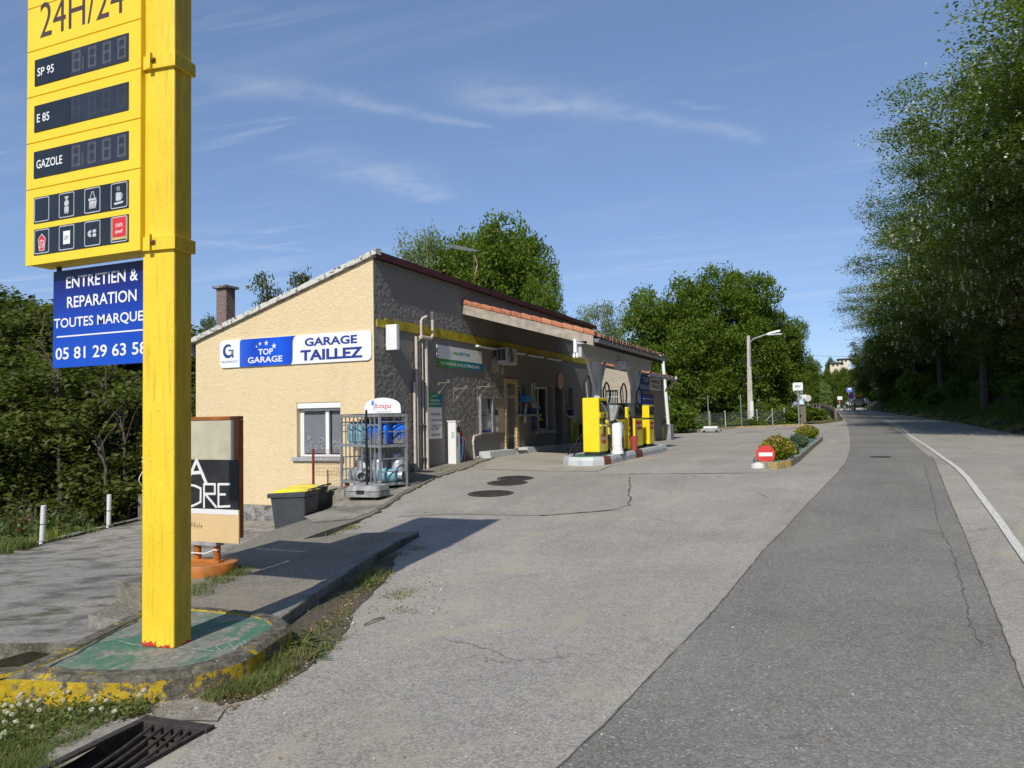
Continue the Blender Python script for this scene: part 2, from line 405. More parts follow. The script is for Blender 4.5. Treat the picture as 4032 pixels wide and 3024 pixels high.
def concrete(name, c, dark, amt=.7, sc=2.2, bump=.5, moss=0., streak=1.):
    t = NT(name); v = t.vec((1, 1, 1), (0, 0, 0), 'World'); vs = t.vec((1, streak, 1), (0, 0, .5), 'World')
    col = t.mix(t.ramp(t.noise(18, 6, .7, 0, v), .3, .7), tuple(x*.72 for x in c), tuple(x*1.15 for x in c))
    col = t.mix(t.ramp(t.noise(sc, 9, .68, .5, vs), .42, .66, 0, amt), col, dark)
    col = t.mix(t.ramp(t.noise(70, 3, .6, 0, v), .55, .7, 0, .35), col, (.5, .48, .43))
    if moss: col = t.mix(t.ramp(t.noise(1.3, 7, .6, .2, v), .6, .68, 0, moss), col, (.085, .085, .025))
    t.bump(t.math('ADD', t.noise(30, 6, .7, 0, v), t.math('MULTIPLY', t.noise(140, 2, .5, 0, v), .4)), bump, .012)
    return t.fin(col, .92, .25)
concrete('walk_concrete', (.34, .31, .25), (.13, .115, .095), .8, 1.6, .4, .35)
concrete('terrace_concrete', (.36, .335, .29), (.11, .10, .085), .9, 2.6, 1., .75, .6)
concrete('kerb_stone', (.27, .26, .23), (.09, .085, .06), .6, 5, .6, .45)
concrete('plinth_concrete', (.32, .31, .29), (.055, .05, .045), .95, 4, .8, .2)
concrete('block_concrete', (.22, .20, .16), (.06, .06, .04), .8, 6, .8, .6)
concrete('post_concrete', (.52, .50, .46), (.3, .28, .25), .5, 1.5, .3)
concrete('sill_cement', (.40, .41, .42), (.27, .27, .27), .5, 4, .3)
concrete('path_stone', (.42, .40, .33), (.26, .25, .18), .5, 2, .3, .3)
def painted_kerb(name, paint, amt, base=(.17, .155, .115)):
    t = NT(name); v = t.vec((1, 1, 1), (0, 0, 0), 'World')
    c0 = t.mix(t.ramp(t.noise(14, 7, .7, 0, v), .35, .65), tuple(x*.45 for x in base), tuple(x*1.2 for x in base))
    g = t.N('ShaderNodeNewGeometry'); sp = t.N('ShaderNodeSeparateXYZ'); t.l.new(g.outputs['Normal'], sp.inputs[0])
    up = t.ramp(sp.outputs[2], .3, .8, 0., .10)      # the tread is more worn than the face
    n = t.math('SUBTRACT', t.math('ADD', t.math('MULTIPLY', t.noise(3.6, 10, .72, .3, v), .65), t.math('MULTIPLY', t.noise(26, 5, .7, 0, v), .35)), up)
    c = t.mix(t.ramp(n, amt-.02, amt+.025), c0, t.mix(t.ramp(t.noise(20, 5, .6, 0, v), .3, .7), tuple(x*.75 for x in paint), paint))
    c = t.mix(t.ramp(t.noise(30, 4, .6, 0, v), .66, .7, 0, .8), c, (.6, .58, .52))
    t.bump(t.math('ADD', t.noise(24, 7, .75, 0, v), t.math('MULTIPLY', n, 1.2)), 1., .018)
    return t.fin(c, .85, .3)
painted_kerb('kerb_yellow', (.58, .40, .02), .488)
painted_kerb('kerb_yellow_faint', (.55, .38, .08), .50, (.30, .28, .23))
def green_top():
    t = NT('island_top'); v = t.vec((1, 1, 1), (0, 0, 0), 'World')
    c = t.mix(t.ramp(t.noise(22, 7, .75, 0, v), .3, .7), (.13, .13, .105), (.33, .32, .27))
    n = t.noise(2.6, 8, .7, .8, t.vec((1.2, .7, 1), (0, 0, .9), 'World'))
    c = t.mix(t.ramp(n, .45, .58, 0, .8), c, (.035, .17, .10))
    c = t.mix(t.ramp(t.noise(48, 5, .7, 0, v), .58, .68, 0, .5), c, (.42, .42, .38))
    t.bump(t.noise(60, 6, .7, 0, v), .5, .01); t.fin(c, .88, .3)
green_top()
def stucco(name, c, scale=17, strength=1., dist=.03, dark=.75, grime=0.):
    t = NT(name); v = t.vec((1, 1, 1), (0, 0, 0), 'World')
    h1 = t.noise(scale, 3, .55, 1.6, v); h2 = t.noise(scale*3.2, 4, .6, .6, v)
    h = t.math('ADD', t.math('ABSOLUTE', t.math('SUBTRACT', h1, .5)), t.math('MULTIPLY', h2, .22))
    col = t.mix(t.ramp(h2, .3, .75), tuple(x*dark for x in c), c)
    col = t.mix(t.ramp(t.noise(.8, 5, .6, 0, v), .35, .7, 0, .25), col, tuple(x*.85 for x in c))
    if grime: col = t.mix(t.ramp(t.noise(2.5, 8, .7, 0, t.vec((1, 1, .25), (0, 0, 0), 'World')), .5, .75, 0, grime), col, (.05, .045, .04))
    t.bump(h, strength, dist); return t.fin(col, .95, .15)
stucco('stucco_beige', (.80, .635, .385), 16, .6, .04, .88, .10)
stucco('stucco_grey', (.285, .262, .242), 14, .6, .02, .8)
stucco('stucco_chimney', (.43, .31, .27), 16, 1., .1, .6)
stucco('stucco_cream', (.52, .46, .37), 7, .8, .10, .85, .15)
stucco('stucco_dim', (.30, .28, .26), 9, .6, .03, .8, .3)
def yellow_paint():
    t = NT('sign_yellow'); n = t.noise(2.5, 6); v = t.vec((14, 14, 1.2))
    c = t.mix(t.ramp(n, .3, .7), (.88, .62, .03), (.92, .66, .04))
    c = t.mix(t.ramp(t.noise(3, 6, .6, 0, v), .55, .75, 0, .18), c, (.45, .31, .03))
    t.bump(t.noise(180, 2), .06, .002); t.fin(c, .42, .45)
    t = NT('pole_yellow')
    c = t.mix(t.ramp(t.noise(2.2, 6), .3, .7), (.80, .56, .025), (.88, .63, .04))
    g = t.ramp(t.noise(45, 5, .75), .56, .68, 0, .5); c = t.mix(g, c, (.35, .24, .03))
    st = t.ramp(t.noise(2.2, 7, .65, 0, t.vec((16, 16, 1))), .50, .74, 0, .55); c = t.mix(st, c, (.42, .30, .04)); gg = t.N('ShaderNodeNewGeometry'); gs = t.N('ShaderNodeSeparateXYZ'); t.l.new(gg.outputs['Normal'], gs.inputs[0]); c = t.mix(t.math('MULTIPLY', t.ramp(gs.outputs[0], .5, .9), t.ramp(t.noise(3.5, 8, .7, 0, t.vec((5, 5, 1))), .25, .7, .35, .85)), c, (.40, .28, .025))  # right-hand side: blotchy stains plus a darker tone painted in for its shade
    sp = t.N('ShaderNodeSeparateXYZ'); t.l.new(t.vec(), sp.inputs[0])
    low = t.math('ADD', sp.outputs[2], t.math('MULTIPLY', t.math('SUBTRACT', t.noise(9, 6, .7), .5), .32))
    c = t.mix(t.ramp(low, .012, .03, 1, 0), c, (.52, .04, .03))
    c = t.mix(t.math('MULTIPLY', t.ramp(t.noise(6, 6, .7), .735, .75), .9), c, (.5, .06, .02))
    t.bump(t.noise(150, 3), .10, .002); t.fin(c, .45, .45)
yellow_paint()
simple('pump_yellow', (.86, .66, .012), .34, .05, 3, spec=.5)
simple('band_yellow', (.45, .35, .02), .6, .25, 4, .2, dirt=(.2, .17, .05), dirtamt=.6)
simple('lettering_brown', (.075, .048, .042), .5); simple('sign_black', (.018, .022, .028), .25, .1, spec=.5)
simple('led_panel', (.030, .034, .048), .22, .1, spec=.55); simple('led_dot', (.15, .15, .16), .5); simple('led_dot_dim', (.06, .075, .085), .5)
simple('sign_white', (.80, .80, .80), .4, .03); simple('icon_silver', (.55, .56, .58), .4)
simple('red_print', (.62, .035, .045), .45); simple('navy_print', (.022, .045, .26), .45); simple('groupauto_navy', (.02, .05, .25), .4)
simple('black_print', (.02, .02, .022), .5); simple('grey_print', (.25, .27, .32), .5); simple('gold_print', (.55, .45, .18), .5)
simple('green_print', (.20, .42, .03), .5); simple('teal_print', (.015, .33, .42), .5); simple('cb_print', (.62, .63, .65), .4)
simple('skyblue_print', (.05, .22, .55), .5); simple('paleblue_print', (.45, .63, .82), .5)
def grad(name, stops, kind, axis, rough=.4):
    """printed colour gradient across a sign, in metres from its corner"""
    t = NT(name); sp = t.N('ShaderNodeSeparateXYZ'); t.l.new(t.vec((1, 1, 1), (0, 0, 0), 'Generated'), sp.inputs[0])
    r = t.N('ShaderNodeValToRGB'); t.l.new(sp.outputs[axis], r.inputs[0]); e = r.color_ramp.elements
    e[0].position, e[0].color = stops[0][0], (*stops[0][1], 1); e[1].position, e[1].color = stops[-1][0], (*stops[-1][1], 1)
    for p, c in stops[1:-1]: x = e.new(p); x.color = (*c, 1)
    t.fin(r.outputs[0], rough, .4)
grad('blue_board', [(0, (.004, .075, .52)), (.45, (.008, .055, .42)), (.8, (.010, .020, .19)), (1, (.008, .012, .08))], 'G', 2, .3)
grad('topgarage_blue', [(0, (.03, .12, .62)), (.25, (.005, .055, .5)), (.7, (.006, .10, .70)), (1, (.005, .04, .45))], 'G', 0)
grad('nexdrive_band', [(0, (.11, .34, .02)), (.45, (.02, .27, .12)), (1, (.0, .16, .33))], 'G', 1)
simple('metal_galv', (.42, .43, .44), .45, .2, 9, spec=.5, metal=.55); simple('metal_dark', (.05, .05, .055), .4, .2, 9, spec=.5)
simple('cage_steel', (.33, .34, .35), .5, .25, 12, spec=.5, metal=.4)
simple('bottle_grey', (.47, .48, .49), .35, .2, 7, spec=.5, metal=.45, dirt=(.2, .18, .15), dirtamt=.5)
simple('bottle_blue', (.19, .37, .45), .38, .15, 7, spec=.5, dirt=(.12, .2, .24), dirtamt=.35)
simple('cube_blue', (.012, .13, .62), .4, .1, 5); simple('cube_grey', (.19, .17, .15), .55, .1, 5)
simple('rust', (.22, .08, .03), .8, .4, 20, .4); simple('rusty_red', (.22, .035, .02), .6, .3, 15)
simple('iron_rust', (.048, .040, .036), .8, .4, 30, .5); simple('manhole_iron', (.10, .078, .07), .75, .3, 40, .6)
simple('frame_orange', (.34, .105, .02), .5, .25, 8, dirt=(.12, .04, .02), dirtamt=.6); simple('disc_orange', (.48, .17, .03), .55, .2, 8, dirt=(.2, .09, .04), dirtamt=.6)
simple('sign_cream', (.50, .47, .34), .5, .1, 5, dirt=(.3, .28, .2), dirtamt=.5, dirtscale=2); simple('sign_sand', (.66, .47, .24), .5, .06, 5)
simple('board_black', (.022, .022, .024), .45, .4, 6); simple('paint_white', (.72, .72, .70), .5, .05)
simple('bin_grey', (.055, .062, .07), .45, .15, 5); simple('bin_dark', (.022, .024, .026), .5, .2); simple('bin_green', (.10, .17, .09), .5, .3, 8)
simple('lid_yellow', (.85, .70, .04), .4, .06, 5); simple('plastic_weathered', (.33, .34, .34), .6, .3, 9, dirt=(.15, .14, .13), dirtamt=.6)
simple('pvc_cream', (.56, .50, .43), .5, .12, 8, dirt=(.3, .25, .2), dirtamt=.4); simple('pvc_white', (.80, .80, .78), .35, .04)
simple('cabinet_white', (.78, .78, .76), .35, .04, 4); simple('glass_dark', (.012, .014, .017), .08, .2, spec=.7)
simple('wood_beam', (.40, .34, .27), .75, .3, 6, .3, dirt=(.2, .17, .13), dirtamt=.5); simple('wood_dark', (.045, .035, .03), .8, .3)
simple('fascia_red', (.085, .022, .022), .6, .3, 4); simple('post_grey', (.50, .51, .52), .6, .06, 4, .1, dirt=(.35, .35, .34), dirtamt=.35)
simple('gutter_zinc', (.20, .21, .23), .45, .2, 5, metal=.3); simple('hose_black', (.012, .012, .013), .45); simple('hose_yellow', (.45, .42, .05), .5)
simple('pump_dark', (.045, .055, .06), .25, .2, 3, spec=.6); simple('pump_face_black', (.013, .02, .022), .25); simple('tank_white', (.80, .81, .82), .4, .05)
simple('red_sticker', (.48, .02, .03), .45); simple('kerb_paint', (.52, .55, .56), .6, .12, 6, .2, dirt=(.3, .32, .31), dirtamt=.6); simple('kerb_red', (.18, .065, .055), .7, .3, 20)
simple('bucket_red', (.42, .07, .06), .5); simple('step_grey', (.30, .32, .33), .6, .1, 4, .15, dirt=(.2, .2, .2), dirtamt=.4)
simple('signal_red', (.60, .055, .05), .45, .05); simple('signal_blue', (.03, .09, .5), .45); simple('blue_sheet', (.10, .22, .62), .4)
simple('wood_weathered', (.20, .17, .14), .85, .3, 10, .5); simple('car_dark', (.02, .025, .035), .25, .1, spec=.6); simple('car_light', (.55, .55, .55), .3); simple('headlight_glass', (.75, .77, .8), .15)
simple('house_cream', (.70, .62, .46), .8); simple('house_roof', (.36, .17, .10), .8, .25); simple('tissue_blue', (.02, .20, .42), .45); simple('cloth_white', (.62, .62, .62), .9)
simple('pink_flower', (.55, .2, .25), .7, .3, 20); simple('pot_blue', (.03, .04, .16), .5); simple('disc_pink', (.60, .30, .22), .5); simple('notice_grey', (.28, .30, .29), .4, .05)
simple('notice_tan', (.40, .33, .25), .6, .15, 3, dirt=(.22, .15, .09), dirtamt=.7); simple('paper', (.48, .48, .47), .8, .1, 9); simple('curtain_grey', (.17, .18, .20), .8, .1, 5)
simple('lace', (.52, .54, .56), .8, .1); simple('ac_white', (.55, .54, .50), .45, .06); simple('ac_grille', (.07, .07, .07), .5)
simple('doormat', (.20, .12, .08), .95, .3, 30, .6); simple('stone_white', (.66, .65, .62), .8, .2, 6, .3); simple('soil', (.085, .062, .042), .95, .4, 12, .8)
simple('joint_dark', (.085, .078, .062), .95, .4, 20, .5); simple('seam_tar', (.125, .115, .10), .9, .3, 20, .4); simple('joint_moss', (.085, .085, .03), .95, .4, 20, .8); simple('orange_cap', (.50, .30, .22), .6)
def brick_mat():
    t = NT('brick_beige'); c = t.mix(t.ramp(t.noise(9, 5), .3, .7), (.50, .37, .18), (.66, .50, .27)); t.bump(t.noise(40, 5, .7), .5, .01); t.fin(c, .85, .2)
    t = NT('tile_clay'); o = t.N('ShaderNodeObjectInfo')
    c = t.mix(o.outputs['Random'], (.40, .135, .065), (.50, .22, .12)); c = t.mix(t.ramp(t.noise(6, 8, .7, 0, t.vec((1, 1, 1), (0, 0, 0), 'World')), .50, .68, 0, .75), c, (.11, .07, .05))
    t.bump(t.noise(50, 4), .3, .006); t.fin(c, .85, .2)
    t = NT('tile_old'); o = t.N('ShaderNodeObjectInfo')
    c = t.mix(o.outputs['Random'], (.26, .14, .095), (.36, .23, .17)); c = t.mix(t.ramp(t.noise(9, 8, .7, 0, t.vec((1, 1, 1), (0, 0, 0), 'World')), .45, .62, 0, .8), c, (.06, .05, .045))
    t.bump(t.noise(50, 4), .4, .006); t.fin(c, .9, .2)
    t = NT('coping_white'); v = t.vec((1, 1, 1), (0, 0, 0), 'World')
    c = t.mix(t.ramp(t.noise(9, 9, .75, .3, v), .50, .60), (.60, .58, .53), (.065, .055, .045)); t.bump(t.noise(24, 5, .7, 0, v), .8, .012); t.fin(c, .9, .2)
    t = NT('road_paint'); v = t.vec((1, 1, 1), (0, 0, 0), 'World')
    c = t.mix(t.ramp(t.noise(30, 7, .8, 0, v), .40, .50), (.30, .28, .24), (.68, .66, .60)); t.bump(t.noise(150, 3, .6, 0, v), .4, .005); t.fin(c, .8, .3)
    t = NT('bark'); v = t.vec((6, 6, 1)); c = t.mix(t.ramp(t.noise(4, 7, .7, 0, v), .35, .65), (.045, .035, .026), (.15, .125, .10)); t.bump(t.noise(6, 6, .7, 0, v), .8, .03); t.fin(c, .95, .15)
    t = NT('bark_pale'); v = t.vec((3, 3, 1)); c = t.mix(t.ramp(t.noise(4, 7, .7, 0, v), .35, .65), (.16, .14, .11), (.34, .31, .26)); t.fin(c, .95, .15)
brick_mat()
def earth(name, a, b, c, s1=.6, s2=14):
    t = NT(name); v = t.vec((1, 1, 1), (0, 0, 0), 'World')
    col = t.mix(t.ramp(t.noise(s1, 7, .65, .4, v), .35, .65), a, b); col = t.mix(t.ramp(t.noise(s2, 6, .7, 0, v), .45, .65, 0, .8), col, c)
    t.bump(t.noise(s2*2, 6, .8, 0, v), 1., .05); t.fin(col, .97, .15)
earth('ground_soil', (.055, .048, .030), (.035, .048, .018), (.085, .07, .045))
earth('lawn_turf', (.060, .085, .022), (.17, .125, .055), (.085, .10, .03), .35, 10)
earth('dirt', (.20, .165, .12), (.27, .235, .185), (.13, .10, .07), 2., 26)
def leafm(name, a, b, tr=.32, rough=.5, hue=None, dark=None):
    t = NT(name); at = t.N('ShaderNodeAttribute', attribute_name='lv'); o = t.N('ShaderNodeObjectInfo')
    col = t.mix(at.outputs['Fac'], a, b)
    if dark: col = t.mix(t.math('MULTIPLY', o.outputs['Random'], .45), col, dark)
    t.fin(col, rough, .2)
    tr_ = t.N('ShaderNodeBsdfTranslucent'); t.set(tr_.inputs[0], t.mix(1., col, (1.25, 1.5, .55), 'MULTIPLY'))
    mx = t.N('ShaderNodeMixShader'); mx.inputs[0].default_value = tr; t.l.new(t.b.outputs[0], mx.inputs[1]); t.l.new(tr_.outputs[0], mx.inputs[2]); t.l.new(mx.outputs[0], t.out.inputs[0])
leafm('leaf_oak', (.085, .135, .014), (.18, .25, .036), .42); leafm('leaf_acacia', (.10, .14, .026), (.195, .235, .06), .42, .6)
leafm('leaf_wood', (.07, .10, .018), (.17, .19, .05), .38, dark=(.11, .105, .035)); leafm('leaf_poplar', (.15, .19, .08), (.25, .29, .14), .35)
leafm('leaf_willow', (.12, .18, .05), (.19, .26, .08), .35); leafm('leaf_pine', (.03, .05, .025), (.06, .085, .035), .1)
leafm('leaf_spirea', (.17, .23, .02), (.40, .39, .03), .35); leafm('leaf_spirea_tip', (.30, .16, .07), (.42, .24, .15), .3); leafm('leaf_lavender', (.10, .145, .085), (.17, .22, .14), .2)
leafm('leaf_bramble', (.05, .085, .018), (.14, .18, .055), .25, .38); leafm('leaf_bramble_red', (.13, .05, .025), (.17, .08, .03), .25, .4)
leafm('grass_green', (.095, .135, .03), (.20, .235, .075), .35); leafm('grass_dry', (.28, .22, .10), (.42, .34, .17), .3); leafm('grass_dark', (.06, .115, .02), (.13, .20, .04), .35)
leafm('petal_white', (.62, .62, .52), (.80, .79, .70), .3); leafm('petal_clover', (.62, .55, .50), (.80, .76, .72), .3); leafm('litter_brown', (.16, .10, .05), (.26, .18, .10), .1); leafm('petal_yellow', (.6, .5, .02), (.75, .65, .03), .2)
# ================================================================ GROUND AND PAVING
def XY(p): return (float(p[0]), float(p[1]))
def struct(o): o['kind'] = 'structure'; return o
def stuff(o, label=None, cat=None): return tag(o, label, cat, None, 'stuff')
# the storm drain at the foot of the island: corner, width axis and length axis
_a, _b = Vector(XY(onZ(585, 2836, .012))), Vector(XY(onZ(812, 2868, .012))); DAX = (_b-_a).normalized(); DAY = (Vector(XY(onZ(205, 3024, .012)))-_a).normalized(); DW, DL = (_b-_a).length, 1.0
def in_drain(x, y, e):
    q = Vector((x, y))-_a; det = DAX.x*DAY.y-DAX.y*DAY.x; s_ = (q.x*DAY.y-q.y*DAY.x)/det; t_ = (DAX.x*q.y-DAX.y*q.x)/det; return -e < s_ < DW+e and -e < t_ < DL+e
def dcorner(s_, t_): p = _a+DAX*(s_*DW)+DAY*(t_*DL); return (p.x, p.y)
DHOLE = [dcorner(0, 0), dcorner(1, 0), dcorner(1, 1), dcorner(0, 1)]
TA, TB = XY(gnd(0, 2172, terrace)), XY(gnd(560, 2045, terrace))      # far edge of the sloping yard
_tl = math.hypot(TB[0]-TA[0], TB[1]-TA[1]); TD = ((TB[0]-TA[0])/_tl, (TB[1]-TA[1])/_tl)
def past_terrace(x, y): return -((x-TA[0])*TD[1]-(y-TA[1])*TD[0])    # > 0 beyond the edge
FA, FB = XY(gnd(2625, 1700)), (-3.75, 61.5)                           # wire fence line
def fence_y(x): return FA[1]+(x-FA[0])*(FB[1]-FA[1])/(FB[0]-FA[0])
DRN = None
def base_z(x, y):
    z = G(x, y)-.05
    if -4.0 < x < -1.6 and .2 < y < 3.4 and in_drain(x, y, .38): return -.9
    if x < -5 and y < 14.6:
        w = sst(walk_edge(y)+.45-x, 0, .35) if y > 2.5 else sst(-x, 4.3, 5.2)
        zt = terrace(x, y)-.06 if y > 4.0+(x+5)*.75 else -.14
        z = z*(1-w)+zt*w
    if x < -9.6 and y >= 14.6 : z = min(z, -.3-.0*y) if y < 30 else z
    p = past_terrace(x, y)
    if x < -9.7 and p > 0 and y < 60: z = min(z, terrace(x, y)-.12-.55*min(p, 9))
    if y > 61.5: xl = -3.9-.06*(y-61.5)
    else: xl = None
    if x < -2 and y > 40:
        d = (y-fence_y(x))*.88 if xl is None or x < -3.8 else 0
        if xl is not None: d = min(d, (xl-x)) if x > -12 else d
        if d > .3: z -= .35*min(d-.3, 12)
    if x < -17 and y > 0: z = min(z, -2.2)
    e = x-verge(y)
    if e > .5: z += .75*min(e-.5, 13)+.25*math.sin(x*1.3+y*.7)*min(1, e-.5)
    return z
def axis(segs):
    out = []
    for a, b, s in segs: out += list(np.arange(a, b, s))
    return out+[segs[-1][1]]
gx = axis([(-400, -60, 40), (-60, -20, 4), (-20, -12, .8), (-12, -3, .3), (-3, 10, 1.), (10, 30, 2.), (30, 80, 10), (80, 400, 40)])
gyy = axis([(-60, -4, 8), (-4, 2, 1.), (2, 16, .35), (16, 44, 1.), (44, 70, .8), (70, 150, 2.5), (150, 700, 50)])
m = MB(); nx = len(gx)
m.add([(x, y, base_z(x, y)) for y in gyy for x in gx], [(j*nx+i, j*nx+i+1, (j+1)*nx+i+1, (j+1)*nx+i) for j in range(len(gyy)-1) for i in range(nx-1)])
ground = struct(m.build('ground', 'ground_soil', smooth=True))

JOINT = [XY(gnd(u, v)) for u, v in ((1955, 1800), (1850, 1841), (1725, 1879), (1606, 1939), (1481, 2020), (1400, 2061), (1286, 2111), (1192, 2150))]
SPUR = [XY(gnd(u, v)) for u, v in ((1185, 2148), (1400, 2122), (1650, 2112), (1465, 2226), (1290, 2345), (1180, 2428), (1010, 2560))]
FORE_TOP = [XY(gnd(u, v)) for u, v in ((3320, 1656), (3240, 1668), (3100, 1673), (2950, 1678), (2800, 1688), (2630, 1708))]
fore = [(road_left(y), y) for y in (-8, 0, 10, 20, 30, 45, 60)]+FORE_TOP+[(-13, 43), (-13, 29), (-9.4, 28), (-9.4, 19.5)]+JOINT+SPUR[1:]+[(-4.0, 3.2), (-3.6, 2.2), (-4.2, 1.2), (-6, .5), (-7, -8)]
flat_sheet('forecourt', fore, G, 'asphalt_old', .0, .5, holes=[DHOLE]).__setitem__('kind', 'structure')
road = [(road_left(y), y) for y in (-8, 0, 10, 20, 30, 45, 60)]+[FORE_TOP[0]]+[(road_left(y), y) for y in (72, 80, 88, 95, 104, 112, 122, 130)]
road = road+[(verge(y), y) for y in (130, 120, 110, 100, 92, 85, 78, 66, 55, 40, 25, 10, -8)]
struct(flat_sheet('road', road, G, 'asphalt_old', .0, .6))
strip_l = [(2240, 2985), (2400, 2840), (2640, 2585), (2800, 2420), (3001, 2175), (3180, 1985), (3300, 1862), (3331, 1823), (3349, 1770), (3349, 1729), (3342, 1690), (3336, 1669), (3318, 1644), (3305, 1632)]
strip_r = [(3490, 1664), (3559, 1712), (3600, 1750), (3652, 1797), (3670, 1800), (3700, 1868), (3739, 1969), (3800, 2110), (3894, 2347), (3960, 2520), (4027, 2707)]
SL = [XY(gnd(u, v)) for u, v in strip_l]; SR = [XY(gnd(u, v)) for u, v in strip_r]
strip = [(-1.9, -6), (-1.6, 0)]+SL[1:-2]+[(-.6, 82), (-1.2, 104)]+[(.9, 104), (1.9, 82)]+SR+[(.5, 0), (.4, -6)]
struct(flat_sheet('road_patch', strip, G, 'asphalt_dark', .008, .45, jit=.012))
ribbon('road_seam', [(-1.6, 0)]+SL[1:-2], .011, G, 'seam_tar', .0125, wob=.005, step=.10).__setitem__('kind', 'structure')
ribbon('road_seam', SR[::1]+[(.5, 0)], .011, G, 'seam_tar', .0125, wob=.006, step=.10).__setitem__('kind', 'structure')
CRK = [XY(gnd(u, v)) for u, v in ((3640, 1830), (3660, 1905), (3672, 1960), (3690, 2050), (3760, 2200), (3800, 2370), (3822, 2470), (3868, 2552))]
ribbon('road_crack', CRK, .009, G, 'seam_tar', .0125, wob=.018, step=.09).__setitem__('kind', 'structure')
WLP = [(1.0, 0), (1.4, 5.)]+[XY(gnd(u, v)) for u, v in ((4032, 2192), (3940, 2060), (3808, 1883), (3720, 1810), (3645, 1755), (3550, 1686), (3473, 1647))]+[(2.3, 78)]
struct(ribbon('road_marking', WLP, .095, G, 'road_paint', .0165, step=.5))
# square-cut patch over the tanks, concrete pad under the canopy
p_ = [XY(gnd(u, v)) for u, v in ((1860, 1852), (2344, 1858), (2478, 1874), (2478, 1990), (2410, 2010), (2130, 2032), (1800, 2026), (1560, 2036), (1700, 1936))]
struct(flat_sheet('tank_patch', p_[::-1], G, 'asphalt_patch', .007, .4, jit=.01))
pad = [XY(gnd(u, v)) for u, v in ((1958, 1798), (1900, 1848), (2344, 1857), (2440, 1828))]+[(-5.5, 19.2), (-5.5, 26.5), (-6.5, 29.8), (-9.4, 29.8), (-9.4, 19.5)]
struct(flat_sheet('pump_pad', pad, G, 'pad_concrete', .007, .4))
for pts, w in (([(1900, 1849), (2344, 1858), (2370, 1862)], .02), ([(2430, 1868), (2960, 1864), (3020, 1862)], .045), ([(2130, 2033), (2410, 2011), (2445, 2012)], .03), ([(2478, 1880), (2478, 1992)], .02),
               ([(2900, 1705), (3100, 1690), (3180, 1682)], .12), ([(2366, 1856), (2500, 1792)], .015)):
    ribbon('paving_joint', [XY(gnd(*p)) for p in pts], w, G, 'joint_dark', .0125, wob=.03, step=.15).__setitem__('kind', 'structure')
struct(ribbon('mossy_joint', JOINT[:6], .07, G, 'joint_moss', .014, wob=.04, step=.12))
# raised pavement along the building, falling to the yard on its left
def walk_z(x, y): return G(x, y)+.075*(1-sst(y, 8.3, 11.0))+.012
WLE = [(float(walk_edge(y)), y) for y in (14.4, 13.2, 12.6, 11.5, 10.5, 9.5, 8.5, 7.4, 6.3, 5.2, 4.4)]
walk = [(-9.5, 16.), (-9.5, 19.4)]+JOINT+SPUR[1:3]+SPUR[3:]+[(-3.9, 4.0)]
walk = WLE[::-1]+[(-9.45, 16.), (-9.45, 19.4)]+JOINT+SPUR[1:]+[(-4.4, 4.3)]
o = struct(flat_sheet('pavement', walk, walk_z, 'walk_tar', .0, .35))
m = MB()
for ring in (JOINT, [JOINT[-1]]+SPUR[1:], [(-4.4, 4.3), SPUR[-1]], [WLE[-1], (-4.4, 4.3)]):
    for a, b in zip(ring, ring[1:]):
        k = max(1, int(math.hypot(b[0]-a[0], b[1]-a[1])/.3)); P = [(a[0]+(b[0]-a[0])*i/k, a[1]+(b[1]-a[1])*i/k) for i in range(k+1)]
        for p, q in zip(P, P[1:]): m.add([(p[0], p[1], walk_z(*p)), (q[0], q[1], walk_z(*q)), (q[0], q[1], G(*q)-.2), (p[0], p[1], G(*p)-.2)], [(0, 1, 2, 3)])
struct(m.build('pavement_riser', 'kerb_stone'))
conc = [XY(gnd(u, v, walk_z)) for u, v in ((1195, 2036), (1290, 2005), (1345, 1970), (1480, 1945), (1650, 1885), (1760, 1846), (1820, 1838), (1700, 1877), (1590, 1935), (1470, 2012), (1390, 2045), (1240, 2060))]
struct(flat_sheet('pavement_slab', conc, walk_z, 'walk_concrete', .007, .3))
m = MB()
for a, b in zip(WLE, WLE[1:]):
    m.add([(a[0], a[1], walk_z(*a)), (b[0], b[1], walk_z(*b)), (b[0]-.03, b[1], -1.2), (a[0]-.03, a[1], -1.2)], [(0, 1, 2, 3)])
struct(m.build('pavement_edge', 'block_concrete'))
# the sloping concrete yard
yard = [(-4.2, 4.75), (-4.6, 4.3), (-5.6, 3.62), (-6.6, 2.85), (-9, 1.6), (-13.5, 3.)]+[TA, ((TA[0]+TB[0])/2, (TA[1]+TB[1])/2), TB, (TB[0]+.9, TB[1]+1.2), (-14.6, 14.6), (-9.3, 14.6)]+[(x+.12, y) for x, y in WLE[1:-1]]+[(WLE[-1][0]+.6, 5.0)]
struct(flat_sheet('yard', yard[::-1], terrace, 'terrace_concrete', .0, .5))
m = MB(); fr = yard[1:6]
for a, b in zip(fr, fr[1:]):
    m.add([(a[0], a[1], terrace(*a)), (b[0], b[1], terrace(*b)), (b[0], b[1], -.5), (a[0], a[1], -.5)], [(0, 3, 2, 1)])
struct(m.build('yard_edge', 'block_concrete'))
struct(flat_sheet('gutter_floor', [(x, y) for x, y in fr]+[(x+.75, y-1.0) for x, y in fr[::-1]], lambda x, y: -.115, 'plinth_concrete', 0, .3))
ribbon('yard_kerb', [TA, ((TA[0]*2+TB[0])/3, (TA[1]*2+TB[1])/3), TB], .16, lambda x, y: terrace(x, y)+.05, 'plinth_concrete', .0, wob=.01).__setitem__('kind', 'structure')
